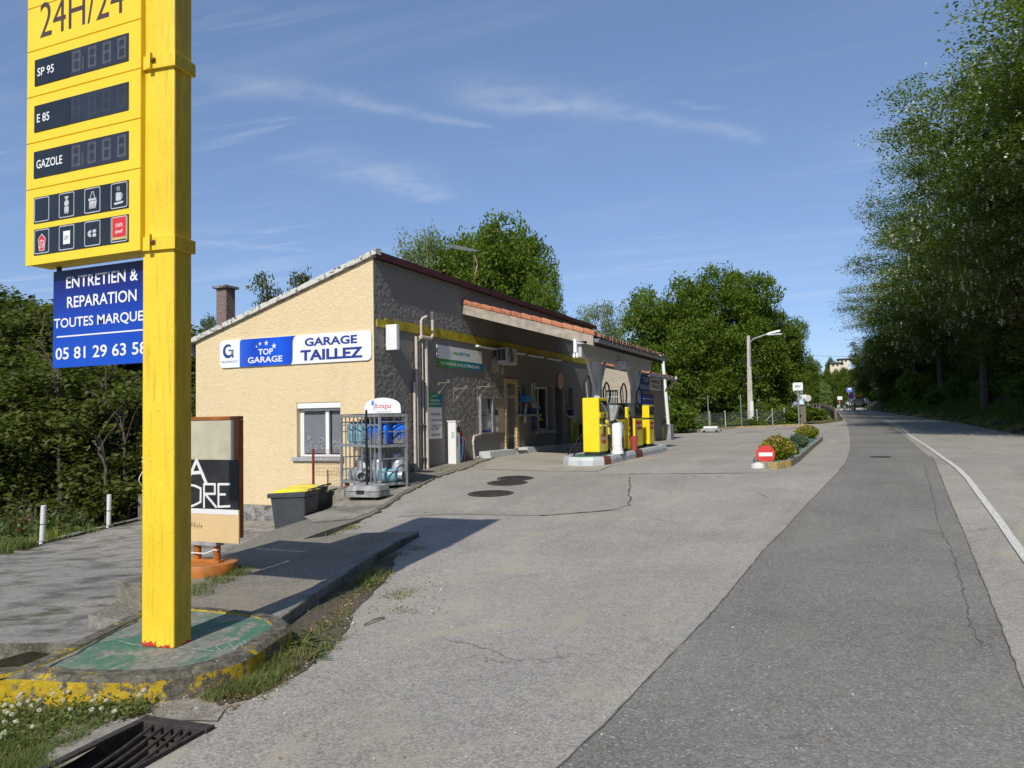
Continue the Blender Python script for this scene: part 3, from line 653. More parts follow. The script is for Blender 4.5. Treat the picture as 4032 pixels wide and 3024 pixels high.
for pl__ in (((120, 2985), (210, 2905), (340, 2862), (470, 2852), (520, 2868), (400, 2935), (300, 3000), (180, 3060), (60, 3080)), ((560, 2800), (600, 2762), (700, 2752), (830, 2768), (880, 2800), (850, 2845), (720, 2842), (600, 2832))):
    struct(flat_sheet('broken_slab', [XY(gnd(u, v)) for u, v in pl__][::-1], G, 'walk_concrete', .009, .1, jit=.008))
# low stone block at the edge behind the sign
bz = .0; b0 = onZ(462, 2420, bz); b1 = onZ(575, 2410, bz)
m = MB(); m.box(b0[0], b1[0]+.15, b0[1]-.02, b0[1]+.28, -.3, .285)
tag(m.build('stone_block', 'block_concrete', bevel=.012), 'rough weathered concrete block at the pavement edge behind the yellow sign pole', 'block')
# kerb stones of the spur
sp_pts = SPUR[2:]
L = [0]
for a, b in zip(sp_pts, sp_pts[1:]): L.append(L[-1]+math.hypot(b[0]-a[0], b[1]-a[1]))
def along(t):
    t = min(max(t, 0), L[-1]); i = max(j for j in range(len(L)-1) if L[j] <= t+1e-9); k = (t-L[i])/(L[i+1]-L[i])
    return (sp_pts[i][0]+(sp_pts[i+1][0]-sp_pts[i][0])*k, sp_pts[i][1]+(sp_pts[i+1][1]-sp_pts[i][1])*k)
t = 0; kerb = thing('pavement_kerb', None, None, (*along(0), 0)); kerb['kind'] = 'structure'
while t < L[-1]-.1:
    t1 = min(t+.92, L[-1]); a, b = along(t+.008), along(t1-.008); d = Vector((b[0]-a[0], b[1]-a[1])); d.normalize(); n = Vector((d.y, -d.x))
    if n.x > 0: n = -n
    w = .12; pts = [(a[0], a[1]), (b[0], b[1]), (b[0]+n.x*w, b[1]+n.y*w), (a[0]+n.x*w, a[1]+n.y*w)]
    h0, h1 = (.02+.075*min(1, t/.8)), (.02+.075*min(1, t1/.8)); r = random.uniform(-.006, .006)
    m = MB(); m.hexa([(p[0], p[1], G(*p)-.1) for p in pts]+[(p[0], p[1], G(*p)+hh+.012+r) for p, hh in zip(pts, (h0, h1, h1, h0))])
    m.build('kerb_stone', 'kerb_stone', kerb, bevel=.012); t = t1
# ---- the painted traffic island that carries the price sign
ISZ = .155
isl_px = [(-330, 2700), (-60, 2655), (100, 2650), (240, 2662), (420, 2668), (600, 2662), (760, 2642), (880, 2612), (985, 2572), (1090, 2498), (1158, 2458)]
front = [XY(onZ(u, v, ISZ)) for u, v in isl_px]
back = [XY(onZ(u, v, ISZ)) for u, v in ((1090, 2418), (960, 2400), (800, 2385), (600, 2380), (500, 2425), (330, 2505), (200, 2570), (60, 2630), (-60, 2640), (-330, 2672))]
isl = front+back
def offs(poly, w):
    """ring of inner points at distance w to the left of an anticlockwise polygon"""
    out = []; n = len(poly)
    for i in range(n):
        a, b, c = Vector(poly[i-1]), Vector(poly[i]), Vector(poly[(i+1) % n])
        d1, d2 = (b-a).normalized(), (c-b).normalized(); n1, n2 = Vector((-d1.y, d1.x)), Vector((-d2.y, d2.x)); nn = (n1+n2).normalized()
        k = min(1.6, 1/max(.4, nn.dot(n1))); p = b+nn*w*k; out.append((p.x, p.y))
    return out
def subdiv(poly, it=2):
    for _ in range(it):
        q = []
        for i in range(len(poly)):
            a, b = poly[i], poly[(i+1) % len(poly)]; q += [(a[0]*.75+b[0]*.25, a[1]*.75+b[1]*.25), (a[0]*.25+b[0]*.75, a[1]*.25+b[1]*.75)]
        poly = q
    return poly
isl_s = subdiv(isl, 2); inner = offs(isl_s, .12); outer = offs(isl_s, -.035)
tr_isl = struct(thing('traffic_island', None, None, (-4.4, 3.6, 0)))
m = MB(); n = len(isl_s)
m.add([(x, y, -.12) for x, y in outer]+[(x, y, ISZ-.03) for x, y in offs(isl_s, -.012)]+[(x, y, ISZ) for x, y in offs(isl_s, .02)]+[(x, y, ISZ+.003) for x, y in inner]+[(x, y, ISZ-.02) for x, y in offs(isl_s, .128)],
      [(k*n+i, k*n+(i+1) % n, (k+1)*n+(i+1) % n, (k+1)*n+i) for k in range(4) for i in range(n)])
m.build('kerb', 'kerb_yellow', tr_isl, smooth=True)
flat_sheet('island_surface', offs(isl_s, .122), lambda x, y: ISZ-.008, 'island_top', 0, .3, parent=None)['kind'] = 'structure'
m = MB()   # hairline where the repaired end meets the old slab
def chalk(pts, w, mat, name):
    P = [onZ(u, v, ISZ) for u, v in pts]; mm = MB()
    mm.add([(x, y+s*w, ISZ-.004) for x, y, _ in P for s in (-1, 1)], [(2*i, 2*i+2, 2*i+3, 2*i+1) for i in range(len(P)-1)]); return mm.build(name, mat, tr_isl)
t_ = NT('chalk'); c_ = t_.noise(60, 5, .8, 0, t_.vec((1, 1, 1), (0, 0, 0), 'World')); tb = t_.N('ShaderNodeBsdfTransparent'); mxs = t_.N('ShaderNodeMixShader')
t_.l.new(t_.ramp(c_, .42, .55), mxs.inputs[0]); t_.fin((.55, .56, .52), .9); t_.l.new(tb.outputs[0], mxs.inputs[1]); t_.l.new(t_.b.outputs[0], mxs.inputs[2]); t_.l.new(mxs.outputs[0], t_.out.inputs[0])
for pts in ([(810+50*math.cos(a)+0, 2530) for a in ()], [(850, 2525), (900, 2512), (960, 2520), (985, 2545), (930, 2560), (870, 2560), (850, 2545), (880, 2520), (930, 2512)], [(470, 2520), (520, 2535), (600, 2542), (700, 2545), (760, 2552), (840, 2560), (880, 2568)],
            [(880, 2560), (905, 2530), (925, 2558), (945, 2525), (962, 2552)], [(630, 2640), (700, 2622), (800, 2600), (900, 2585), (960, 2560)]): 
    if pts: chalk(pts, .0045, 'chalk', 'chalk_line')
struct(ribbon('island_joint', [XY(onZ(u, v, ISZ)) for u, v in ((175, 2632), (300, 2570), (420, 2500), (545, 2440))], .018, lambda x, y: ISZ-.004, 'joint_dark', .002, wob=.012, step=.08))
# ================================================================ GARAGE BUILDING
WX, WY, XL, YE = -9.5, 14.33, -14.67, 30.28
FX, EY = Pl('X', WX), Pl('Y', WY)
garage = thing('garage_building', 'beige and grey roughcast garage with sloping roof and shop front beside the pumps', 'building', (-12, 22, 0))
def roof_z(x): return 5.22+(x-WX)*(5.22-3.62)/(WX-XL)
def lumpy(a, b, cell, seed):
    """ridged roughcast relief in 0..1 over metre coordinates a, b"""
    r_ = np.random.default_rng(seed); out = 0
    for c, amp in ((cell, .62), (cell*.52, .38)):
        N = 256; g_ = r_.random((N, N)); A_, B_ = a/c, b/c; i, j = np.floor(A_).astype(int), np.floor(B_).astype(int); f, h = A_-i, B_-j; f = f*f*(3-2*f); h = h*h*(3-2*h)
        v = (g_[i % N, j % N]*(1-f)+g_[(i+1) % N, j % N]*f)*(1-h)+(g_[i % N, (j+1) % N]*(1-f)+g_[(i+1) % N, (j+1) % N]*f)*h
        out = out+amp*np.abs(v*2-1)
    return out
def rough_wall(pl, a0, a1, b0, top, holes, name, mat, parent, cell, depth, relief, smooth_mask=None, seed=1):
    """roughcast wall skin as real relief, with openings"""
    def lines(lo, hi, marks):
        ms = sorted({lo, hi}|{x for x in marks if lo < x < hi}); out = []
        for p, q in zip(ms, ms[1:]): k = max(1, round((q-p)/cell)); out += list(np.linspace(p, q, k, endpoint=False))
        return np.array(out+[hi])
    bt = min(top(a0), top(a1)); As = lines(a0, a1, [h[0] for h in holes]+[h[1] for h in holes]); Bs = lines(b0, bt, [h[2] for h in holes]+[h[3] for h in holes]); nb_ = len(Bs)
    extra = max(0, int(round((max(top(a0), top(a1))-bt)/cell)))
    AA, BB = np.meshgrid(As, Bs, indexing='ij'); tops = np.array([top(a) for a in As])
    if extra: rows_ = bt+(tops[:, None]-bt)*np.linspace(0, 1, extra+1)[None, 1:]; BB = np.hstack([BB, rows_]); AA = np.hstack([AA, np.repeat(As[:, None], extra, 1)])
    d = (lumpy(AA+3.1*BB*0, BB, relief, seed)-.2)*depth; nA, nB = AA.shape
    if smooth_mask: d = np.where(smooth_mask(AA, BB), .25*depth+d*.12, d)
    hole = np.zeros((nA-1, nB-1), bool); ca, cb_ = (AA[:-1, :-1]+AA[1:, 1:])/2, (BB[:-1, :-1]+BB[1:, 1:])/2
    for h in holes: hole |= (ca > h[0]) & (ca < h[1]) & (cb_ > h[2]) & (cb_ < h[3]); e = (AA > h[0]-.001) & (AA < h[1]+.001) & (BB > h[2]-.001) & (BB < h[3]+.001); d = np.where(e, 0, d)
    d[0, :] = d[-1, :] = 0
    co = np.stack([AA, np.full_like(AA, pl.at)-d, BB], -1) if pl.k == 'Y' else np.stack([np.full_like(AA, pl.at)+d, AA, BB], -1)
    i, j = np.nonzero(~hole); f = np.stack([i*nB+j, (i+1)*nB+j, (i+1)*nB+j+1, i*nB+j+1], 1)
    me = fast_mesh(name, co.reshape(-1, 3)-np.array(parent.location), f, [mat], smooth=True); o = link(bpy.data.objects.new(name, me), parent)
    m = MB()
    for h in holes:
        A, B, C, D = h[:4]; r = h[4] if len(h) > 4 else .22
        for (p, q) in (((A, C), (B, C)), ((B, C), (B, D)), ((B, D), (A, D)), ((A, D), (A, C))): m.add([pl.P(*p, 0), pl.P(*q, 0), pl.P(*q, -r), pl.P(*p, -r)], [(0, 1, 2, 3)])
    if holes: m.build('reveal', mat, o)
    return o
def wall_grid(pl, a0, a1, b0, top, holes, name, mat, parent, rev=.22, revmat=None):
    """outer skin of a wall with openings and their reveals; top a function of a"""
    As = sorted({a0, a1}|{h[0] for h in holes}|{h[1] for h in holes}|set(np.linspace(a0, a1, 8))); bmax = min(top(a0), top(a1))
    Bs = sorted({b0}|{h[2] for h in holes}|{h[3] for h in holes}|{bmax-.02}); Bs.append(None)
    m = MB(); idx = {}
    def V(i, j):
        if (i, j) not in idx:
            idx[i, j] = len(m.v); b = top(As[i]) if Bs[j] is None else Bs[j]; m.v.append(tuple(float(c) for c in pl.P(As[i], b, 0)))
        return idx[i, j]
    for i in range(len(As)-1):
        for j in range(len(Bs)-1):
            ca = (As[i]+As[i+1])/2; cb = (Bs[j]+(Bs[j+1] if Bs[j+1] is not None else Bs[j]+.05))/2
            if any(h[0] < ca < h[1] and h[2] < cb < h[3] for h in holes): continue
            m.f.append((V(i, j), V(i+1, j), V(i+1, j+1), V(i, j+1))); m.m.append(0)
    o = m.build(name, mat, parent)
    m = MB()
    for h in holes:
        A, B, C, D = h[:4]; r = h[4] if len(h) > 4 else rev
        for (p, q) in (((A, C), (B, C)), ((B, C), (B, D)), ((B, D), (A, D)), ((A, D), (A, C))):
            m.add([pl.P(*p, 0), pl.P(*q, 0), pl.P(*q, -r), pl.P(*p, -r)], [(0, 1, 2, 3)])
    if holes: m.build('reveal', revmat or mat, o)
    return o
def bb(pl, u0, v0, u1, v1):
    a0, b1 = pl.uv(u0, v0); a1, b0 = pl.uv(u1, v1); return a0, a1, b0, b1
# end wall window
w_ = bb(EY, 1168, 1587, 1342, 1800); EW = (w_[0], w_[1], w_[2], w_[3], .2)
rough_wall(EY, XL, WX, -.31, lambda a: roof_z(a)-.02, [EW], 'end_wall', 'stucco_beige', garage, .022, .012, .045, seed=2)
# facade openings (measured on the facade plane)
def fo(u0, v0, u1, v1): return bb(FX, u0, v0, u1, v1)
D1 = fo(1994, 1518, 2016, 1775); D1 = (21.35, 22.12, .5, 2.66, .30)
SW = fo(2035, 1513, 2074, 1637); SHOP = fo(2106, 1520, 2176, 1693); D2 = fo(2186, 1524, 2218, 1752); SW2 = fo(2228, 1526, 2256, 1637)
openings = [D1, (*SW, .3), (*SHOP, .3), (D2[0], D2[1], .5, D2[3], .45), (*SW2, .3)]
def smooth_part(a, b):
    """the facade's smooth rendered strips: under the band, round the openings, at the foot"""
    w_ = .12*np.sin(a*2.3)+.08*np.sin(a*5.1)
    return ((b > 3.30+w_) & (b < 3.68)) | ((b < 1.05+w_*2) & (a > 17)) | ((a > 21.2) & (b < 3.5)) | ((a > 16.9) & (a < 17.6+w_) & (b < 2.2))
rough_wall(FX, WY, YE, .0, lambda a: 5.18, openings, 'front_wall', 'stucco_grey', garage, .026, .022, .055, smooth_part, 5)
m = MB(); m.box(XL, WX-.001, YE-.02, YE, 0, 3.55); m.add([(XL, YE, 3.5), (WX-.002, YE, 3.5), (WX-.002, YE, 5.18), (XL, YE, 3.6)], [(1, 0, 3, 2)])
m.box(XL, XL+.1, WY+.02, YE-.03, -1, 3.55); m.build('back_wall', 'stucco_dim', garage)
m = MB(); m.box(XL+.15, WX-.32, WY+.3, YE-.1, .3, .32); m.box(WX-1.6, WX-1.55, WY+.6, YE-.2, .33, 3.4); m.build('interior', 'wood_dark', garage)
m = MB(); m.box(XL-.02, WX+.0, WY-.045, WY-.002, -1.2, -.315)
m.build('plinth', 'plinth_concrete', garage, bevel=.01)
# roof slab, coping, red fascia, chimney
m = MB(); th = .09
m.hexa([(XL-.25, WY-.03, roof_z(XL-.25)), (WX+.10, WY-.03, roof_z(WX+.1)), (WX+.10, YE+.15, roof_z(WX+.1)), (XL-.25, YE+.15, roof_z(XL-.25)),
        (XL-.25, WY-.03, roof_z(XL-.25)+th), (WX+.10, WY-.03, roof_z(WX+.1)+th), (WX+.10, YE+.15, roof_z(WX+.1)+th), (XL-.25, YE+.15, roof_z(XL-.25)+th)]); roof = m.build('roof', 'wood_dark', garage)
m = MB(); NN = 60; random.seed(3)
for i in range(NN):
    x0 = XL-.28+(WX+.13-XL+.28)*i/NN; x1 = XL-.28+(WX+.13-XL+.28)*(i+1)/NN; r0, r1 = random.uniform(-.003, .003), random.uniform(-.004, .004)
    m.hexa([(x0, WY-.09, roof_z(x0)-.01+r0), (x1, WY-.09, roof_z(x1)-.01+r0), (x1, WY+.12, roof_z(x1)-.01), (x0, WY+.12, roof_z(x0)-.01),
            (x0, WY-.08, roof_z(x0)+.11+r1), (x1, WY-.08, roof_z(x1)+.11+r1), (x1, WY+.12, roof_z(x1)+.14), (x0, WY+.12, roof_z(x0)+.14)])
m.build('coping', 'coping_white', roof)
m = MB(); m.box(WX+.101, WX+.125, WY-.085, YE+.15, roof_z(WX)-.05, roof_z(WX)+.10); m.build('fascia', 'fascia_red', roof)
m = MB(); m.box(XL-.33, XL-.26, WY-.14, YE, 3.30, 3.56); m.build('gutter', 'pvc_white', garage)
c0, c1 = onY(852, 1240, 15.6), onY(936, 1180, 15.6); zt = onY(890, 1133, 15.6)[2]
m = MB(); m.box(c0[0], c0[0]+.34, 15.6, 15.92, 3.6, zt); ch = m.build('chimney', 'stucco_chimney', garage)
m = MB(); m.box(c0[0]-.07, c0[0]+.41, 15.52, 16.0, zt, zt+.07); m.build('chimney_cap', 'plinth_concrete', ch, bevel=.01)
# yellow band, in lengths with one torn end
bA, bB = FX.uv(1480, 1263)[1], FX.uv(1480, 1284)[1]
edges_ = [14.42, 15.5, 17.0, 18.6, 20.9, 23.2, 25.6, 28.0, YE-.05]
for a, b in zip(edges_, edges_[1:]):
    m = MB(); z0, z1 = 3.68, 3.90
    poly = [(a+.004, z0), (b-.004, z0), (b-.004, z1), (a+.004, z1)]
    if a < 14.5: poly = [(a, z0), (b-.004, z0), (b-.004, z1), (a+.75, z1-.01), (a+.55, z1-.03), (a+.42, z1+.005), (a+.3, z1-.05), (a, z1-.06)]
    FX.slab(m, poly, .002, .035); m.build('yellow_band', 'band_yellow', garage)
# end-wall window
we = thing('window', 'x', 'x', EY.P(EW[0], EW[2])); 
for k in ('label', 'category'): del we[k]
we.parent = garage; we.location = Vector(we.location)-garage.location
A, B, C, D = EW[:4]
def wpart(pl, parent, name, mat, rects, c0, c1, bevel=0):
    m = MB()
    for r in rects: pl.rect(m, *r, c0, c1)
    return m.build(name, mat, parent, bevel=bevel)
wpart(EY, we, 'roller_box', 'sign_white', [(A+.01, B-.01, D-.13, D-.01)], -.16, -.01, .006)
zf = D-.14; mid = A+(B-A)*.62
wpart(EY, we, 'frame', 'pvc_white', [(A+.0, A+.05, C, zf), (B-.05, B, C, zf), (A+.05, B-.05, zf-.05, zf), (A+.05, B-.05, C, C+.05), (mid-.045, mid+.045, C+.05, zf-.05),
    (A+.055, A+.10, C+.055, zf-.055), (B-.10, B-.055, C+.055, zf-.055)], -.19, -.13, .004)
wpart(EY, we, 'pane', 'glass_dark', [(A+.05, B-.05, C+.05, zf-.05)], -.198, -.194)
m = MB(); random.seed(5)          # net curtain in soft folds with a lace border
for x0, x1 in ((A+.10, mid-.05), (mid+.05+.05, B-.10)):
    k = 26; xs = np.linspace(x0, x1, k)
    vs = []; 
    for x in xs: c = -.185+.004*math.sin(x*70)+.002*math.sin(x*29); vs += [EY.P(x, C+.08, c), EY.P(x, zf-.055, c)]
    m.add(vs, [(2*i, 2*i+2, 2*i+3, 2*i+1) for i in range(k-1)])
m.build('curtain', 'curtain_grey', we)
m = MB()
def curl(cx, cz, r, a0, turns, n=18):
    pts = [EY.P(cx+r*(1-.75*i/n)*math.cos(a0+turns*i/n), cz+r*(1-.75*i/n)*math.sin(a0+turns*i/n), -.172) for i in range(n+1)]
    m.tube(pts, .0065, 4)
for cx, cz, r, a0, tn in ((.16, .12, .075, 0, 6), (.24, .22, .05, 1, 5), (.20, .40, .045, 2, 7), (.15, .34, .03, 0, 6), (.33, .14, .06, 3, -6), (.45, .30, .09, 0, 6), (.50, .16, .07, 1, 5), (.58, .10, .05, 2, 6), (.80, .12, .07, 0, 6),
                          (.76, .3, .06, 2.4, 5), (.88, .22, .07, 3, -6), (.96, .30, .06, 1, 6), (.28, .06, .05, 2, 6), (.93, .08, .05, 0, 6)):
    curl(A+cx*(B-A), C+.05+cz, r, a0, tn)
m.build('lace_border', 'lace', we)['kind'] = 'stuff'
wpart(EY, garage, 'window_sill', 'sill_cement', [(A-.10, B+.1, C-.09, C)], -.19, .07, .005)
# concrete platform under the gas cage
m = MB(); m.prism([(-11.1, 13.35), (-9.55, 13.35), (-8.95, 13.0), (-8.5, 13.05), (-8.6, 14.3), (-11.1, 14.27)], -.8, lambda x, y: .20+.02*(x+9)); struct(m.build('platform', 'walk_concrete', bevel=.01))
# --- shop front
def win(parent, pl, op, name, bars=(), frame='paint_white', d=.22, sill=None, pane='glass_dark'):
    A, B, C, D = op[:4]
    w = MB(); ring_rect(pl, w, A, B, C, D, .06, -d, -d+.05)
    for t in bars: pl.rect(w, A+(B-A)*t-.03, A+(B-A)*t+.03, C+.06, D-.06, -d, -d+.045)
    o = w.build(name, frame, parent); m = MB(); pl.rect(m, A, B, C, D, -d-.02, -d-.01); m.build('pane', pane, o)
    if sill: m = MB(); pl.rect(m, A-sill, B+sill, C-.10, C, -.05, .12); m.build('sill', 'sill_cement', parent, bevel=.008)
    return o
sw = win(garage, FX, SHOP, 'window_frame', (.45,), sill=.1)
for u0, v0, u1, v1, mt in ((2129, 1581, 2138, 1600, 'paper'), (2129, 1598, 2138, 1608, 'paper'), (2109, 1592, 2120, 1613, 'paper'), (2142, 1598, 2150, 1610, 'skyblue_print'), (2140, 1642, 2150, 1655, 'petal_yellow'), (2150, 1648, 2158, 1656, 'petal_yellow'), (2109, 1642, 2124, 1688, 'notice_grey')):
    m = MB(); FX.rect(m, *fo(u0, v0, u1, v1), -.19, -.187); m.build('window_sticker', mt, sw)
win(garage, FX, SW, 'small_window', (.5,), sill=.0); win(garage, FX, SW2, 'small_window', (), sill=.08)
# doors
def door(op, mat, d, name='door'):
    A, B, C, D = op[:4]; m = MB(); FX.rect(m, A, B, C, D, -d-.05, -d); o = m.build(name, mat, garage)
    m = MB(); ring_rect(FX, m, A+.002, B-.002, C, D-.002, .06, -d+.001, -d+.04); m.build('frame', 'post_grey', o)
    m = MB(); a = FX.P(B-.12, 1.6, -d); m.cyl(a, FX.P(B-.12, 1.6, -d+.06), .012); m.cyl(FX.P(B-.12, 1.6, -d+.055), FX.P(B-.22, 1.6, -d+.055), .009); m.build('handle', 'metal_galv', o); return o
door(D1, 'sign_cream', .28); door((D2[0], D2[1], .5, D2[3]), 'wood_dark', .42)
# brick jambs of the first door: real bricks, coursed
random.seed(11)
def bricks(a0, a1, z0, z1, c0, c1, n):
    h = (z1-z0)/n
    for i in range(n):
        m = MB(); j = random.uniform(-.006, .006)
        FX.rect(m, a0+random.uniform(0, .01), a1+random.uniform(-.012, .012), z0+i*h+.006, z0+(i+1)*h-.005, c0, c1+j); m.build('brick', 'brick_beige', garage, bevel=.006, seg=1)
bricks(D1[1]-.002, D1[1]+.16, .66, D1[3], -.27, .05, 18); bricks(D1[0]-.10, D1[0]+.002, .66, D1[3], -.05, .05, 18)
for i in range(7):
    m = MB(); a = D1[0]-.1+i*(D1[1]-D1[0]+.26)/7; FX.rect(m, a+.004, a+(D1[1]-D1[0]+.26)/7-.004, D1[3]+.004, D1[3]+.14, -.2, .05+random.uniform(-.005, .005)); m.build('brick', 'brick_beige', garage, bevel=.006, seg=1)
# painted step along the shop front, in lengths
st_ = thing('front_step', None, None, (WX, 23, 0)); st_.parent = garage; st_.location = Vector(st_.location)-garage.location
for a, b, h, w in ((19.46, 20.35, .69, .42), (20.35, 21.28, .68, .42), (21.28, 22.2, .60, .44), (22.2, 23.1, .69, .42), (23.1, 24.6, .67, .42), (24.6, 26.2, .66, .42), (26.2, 27.7, .65, .42)):
    m = MB(); m.hexa([(WX, a+.003, .2), (WX+w+.03, a+.003, .2), (WX+w+.03, b-.003, .2), (WX, b-.003, .2), (WX, a+.003, h), (WX+w-.07, a+.003, h), (WX+w-.07, b-.003, h), (WX, b-.003, h)]); m.build('step_block', 'kerb_paint' if a < 24 else 'step_grey', st_, bevel=.006)
tag((lambda m: (m.box(WX+.02, WX+.40, 21.38, 22.1, .602, .62), m.build('doormat', 'doormat'))[1])(MB()), 'brown doormat on the step before the brick framed door', 'doormat')
# wall shelf under the small window
m = MB(); FX.rect(m, SW[0]-.2, SW[1]+.75, SW[2]-.02, SW[2]+.05, 0, .22); m.build('shelf', 'step_grey', garage, bevel=.004)
# --- second, cream building beyond with lower roof
Y2, XG, Y3 = 30.55, -7.8, 35.6
ws = thing('workshop', 'cream rendered workshop with a low tiled roof and a small barred window behind the pumps', 'building', (-9.5, 33, 0)); C2, G2 = Pl('Y', Y2), Pl('X', XG)
rl, rr_ = C2.uv(2396, 1446), C2.uv(2500, 1466); sl = (rr_[1]-rl[1])/(rr_[0]-rl[0])
def rz2(x): return rl[1]+(x-rl[0])*sl
BW = bb(C2, 2382, 1537, 2434, 1600); BW = (BW[0], BW[1], 1.55, BW[3], .15)
wall_grid(C2, -14, XG, 0, lambda a: rz2(a), [BW], 'cream_wall', 'stucco_cream', ws)
win(ws, C2, BW, 'window_frame', (), frame='wood_dark', d=.14)
gb = thing('window_grille', None, None, C2.P(BW[0], BW[2])); gb.parent = ws; gb.location = Vector(gb.location)-ws.location
for i in range(7):
    m = MB(); a = BW[0]+.08+i*(BW[1]-BW[0]-.16)/6; m.cyl(C2.P(a, BW[2], -.03), C2.P(a, BW[3]-.06, -.03), .011, n=6); m.build('bar', 'paint_white', gb)
m = MB(); m.cyl(C2.P(BW[0], BW[3]-.28, -.03), C2.P(BW[1], BW[3]-.28, -.03), .012, n=6); m.build('cross_bar', 'paint_white', gb)
ez = rz2(XG)
wall_grid(G2, Y2, Y3, 0, lambda a: ez, [], 'side_wall', 'stucco_dim', ws)
m = MB(); m.add([(-14, Y3, 0), (XG, Y3, 0), (XG, Y3, ez), (-14, Y3, rz2(-14))], [(1, 0, 3, 2)]); m.build('back_wall', 'stucco_dim', ws)
def tile_run(name, x0, y0, z0, x1, y1, z1, n, w, parent, mat, r=None):
    """a row of overlapping half-round tiles from one point to another, each its own piece"""
    P, Q = Vector((x0, y0, z0)), Vector((x1, y1, z1)); d = (Q-P)/n; L = d.length; ax = d.normalized(); side = ax.cross(Vector((0, 0, 1))).normalized(); up = side.cross(ax)
    k = 7; vs = []
    for e, (rr, lift) in enumerate(((w/2, .0), (w/2*.86, .0))):
        for i in range(k): a = math.pi*i/(k-1); vs.append(ax*(L*1.12 if e else 0)+side*(math.cos(a)*rr)+up*(math.sin(a)*rr*.75+(.028 if not e else 0)))
        for i in range(k): a = math.pi*i/(k-1); vs.append(ax*(L*1.12 if e else 0)+side*(math.cos(a)*(rr-.016))+up*(math.sin(a)*(rr-.016)*.75+(.028 if not e else 0)))
    fs = [(i, i+1, 2*k+i+1, 2*k+i) for i in range(k-1)]+[(k+i+1, k+i, 3*k+i, 3*k+i+1) for i in range(k-1)]+[(i+1, i, k+i, k+i+1) for i in range(k-1)]
    base = MB(); base.add(vs, fs); o0 = base.build(name, mat, parent, local=True, smooth=True)
    off = Vector((0, 0, 0)); p = parent
    while p: off += Vector(p.location); p = p.parent
    for i in range(n):
        o = o0 if i == 0 else link(o0.copy(), parent)
        o.location = P+d*(n-1-i)-off+Vector((random.uniform(-.004, .004), random.uniform(-.004, .004), random.uniform(-.004, .004))); o.rotation_euler = (0, 0, random.uniform(-.015, .015))
    return o0
def tile_field(name, x0, x1, za, zb, y0, y1, pitch, parent, mat):
    """long runs of channel tiles down a slope, one piece a run"""
    n = int((y1-y0)/pitch); k = 6; r = pitch*.40; sl = (zb-za)/(x1-x0); vs = []
    for x, z in ((x0, za), (x1, zb)):
        for i in range(k): a = math.pi*i/(k-1); vs.append((x, -math.cos(a)*r, z+math.sin(a)*r*.95))
    for x, z in ((x0, za), (x1, zb)):
        for i in range(k): a = math.pi*i/(k-1); vs.append((x, -math.cos(a)*r*.8, z+math.sin(a)*r*.95*.8))
    m = MB(); m.add(vs, [(i, i+1, k+i+1, k+i) for i in range(k-1)]+[(k+i, k+i+1, 3*k+i+1, 3*k+i) for i in range(k-1)]); 
    o0 = m.build(name, mat, parent, local=True, smooth=True); off = Vector((0, 0, 0)); p = parent
    while p: off += Vector(p.location); p = p.parent
    for i in range(n):
        o = o0 if i == 0 else link(o0.copy(), parent); o.location = Vector((random.uniform(-.015, .015), y0+(i+.5)*pitch, random.uniform(-.006, .006)))-off
    return o0
m = MB(); EX2 = XG+.45
m.hexa([(-14, Y2-.06, rz2(-14)), (EX2, Y2-.06, rz2(EX2)), (EX2, Y3+.2, rz2(EX2)), (-14, Y3+.2, rz2(-14)), (-14, Y2-.06, rz2(-14)+.06), (EX2, Y2-.06, rz2(EX2)+.06), (EX2, Y3+.2, rz2(EX2)+.06), (-14, Y3+.2, rz2(-14)+.06)])
r2 = m.build('roof', 'wood_dark', ws)
tile_field('roof_tile', -13.5, EX2+.06, rz2(-13.5)+.07, rz2(EX2+.06)+.07, Y2+.2, Y3+.2, .21, r2, 'tile_old')
tile_run('verge_tile', -12, Y2+.02, rz2(-12)+.05, EX2+.05, Y2+.02, rz2(EX2)+.05, 11, .26, r2, 'tile_clay')
m = MB(); m.tube([(EX2+.07, Y2, rz2(EX2)-.02), (EX2+.07, Y3+.25, rz2(EX2)-.02)], .06, 8); m.build('gutter', 'gutter_zinc', ws, smooth=True)
m = MB(); zz_ = rz2(EX2); m.tube([(EX2+.02, Y3+.12, zz_-.08), (EX2-.1, Y3+.12, zz_-.28), (EX2-.35, Y3+.12, zz_-.4), (EX2-.40, Y3+.12, zz_-.55)], .045, 8); m.build('gutter_bend', 'pvc_cream', ws, smooth=True)
m = MB(); m.box(EX2+.02, EX2+.11, Y3+.24, Y3+.30, rz2(EX2)-.12, rz2(EX2)+.14); m.build('gutter_end', 'pvc_white', ws)
# signs on the workshop
tp = bb(G2, 2535, 1480, 2553, 1548); tq = bb(G2, 2555, 1486, 2598, 1538)
sg = thing('wall_sign', 'white GARAGE TAILLEZ board on the shaded workshop wall behind the last pump', 'sign', G2.P(tq[0], tq[2]))
m = MB(); G2.rect(m, *tq, .01, .04); m.build('panel', 'sign_white', sg)
h = tq[3]-tq[2]; G2.text('GARAGE', (tq[0]+.18, tq[1]-.15, tq[2]+h*.55, tq[2]+h*.88), 'black_print', sg, .046, .001, .03); G2.text('TAILLEZ', (tq[0]+.15, tq[1]-.1, tq[2]+h*.12, tq[2]+h*.45), 'black_print', sg, .046, .001, .03)
sg = thing('wall_sign', 'blue TOP GARAGE board next to the white one on the workshop wall', 'sign', G2.P(tp[0], tp[2]))
tp = (Y2+.3, tq[0]-.03, tq[2]-.1, tq[3]+.12)
m = MB(); G2.rect(m, *tp, .01, .035); m.build('panel', 'navy_print', sg)
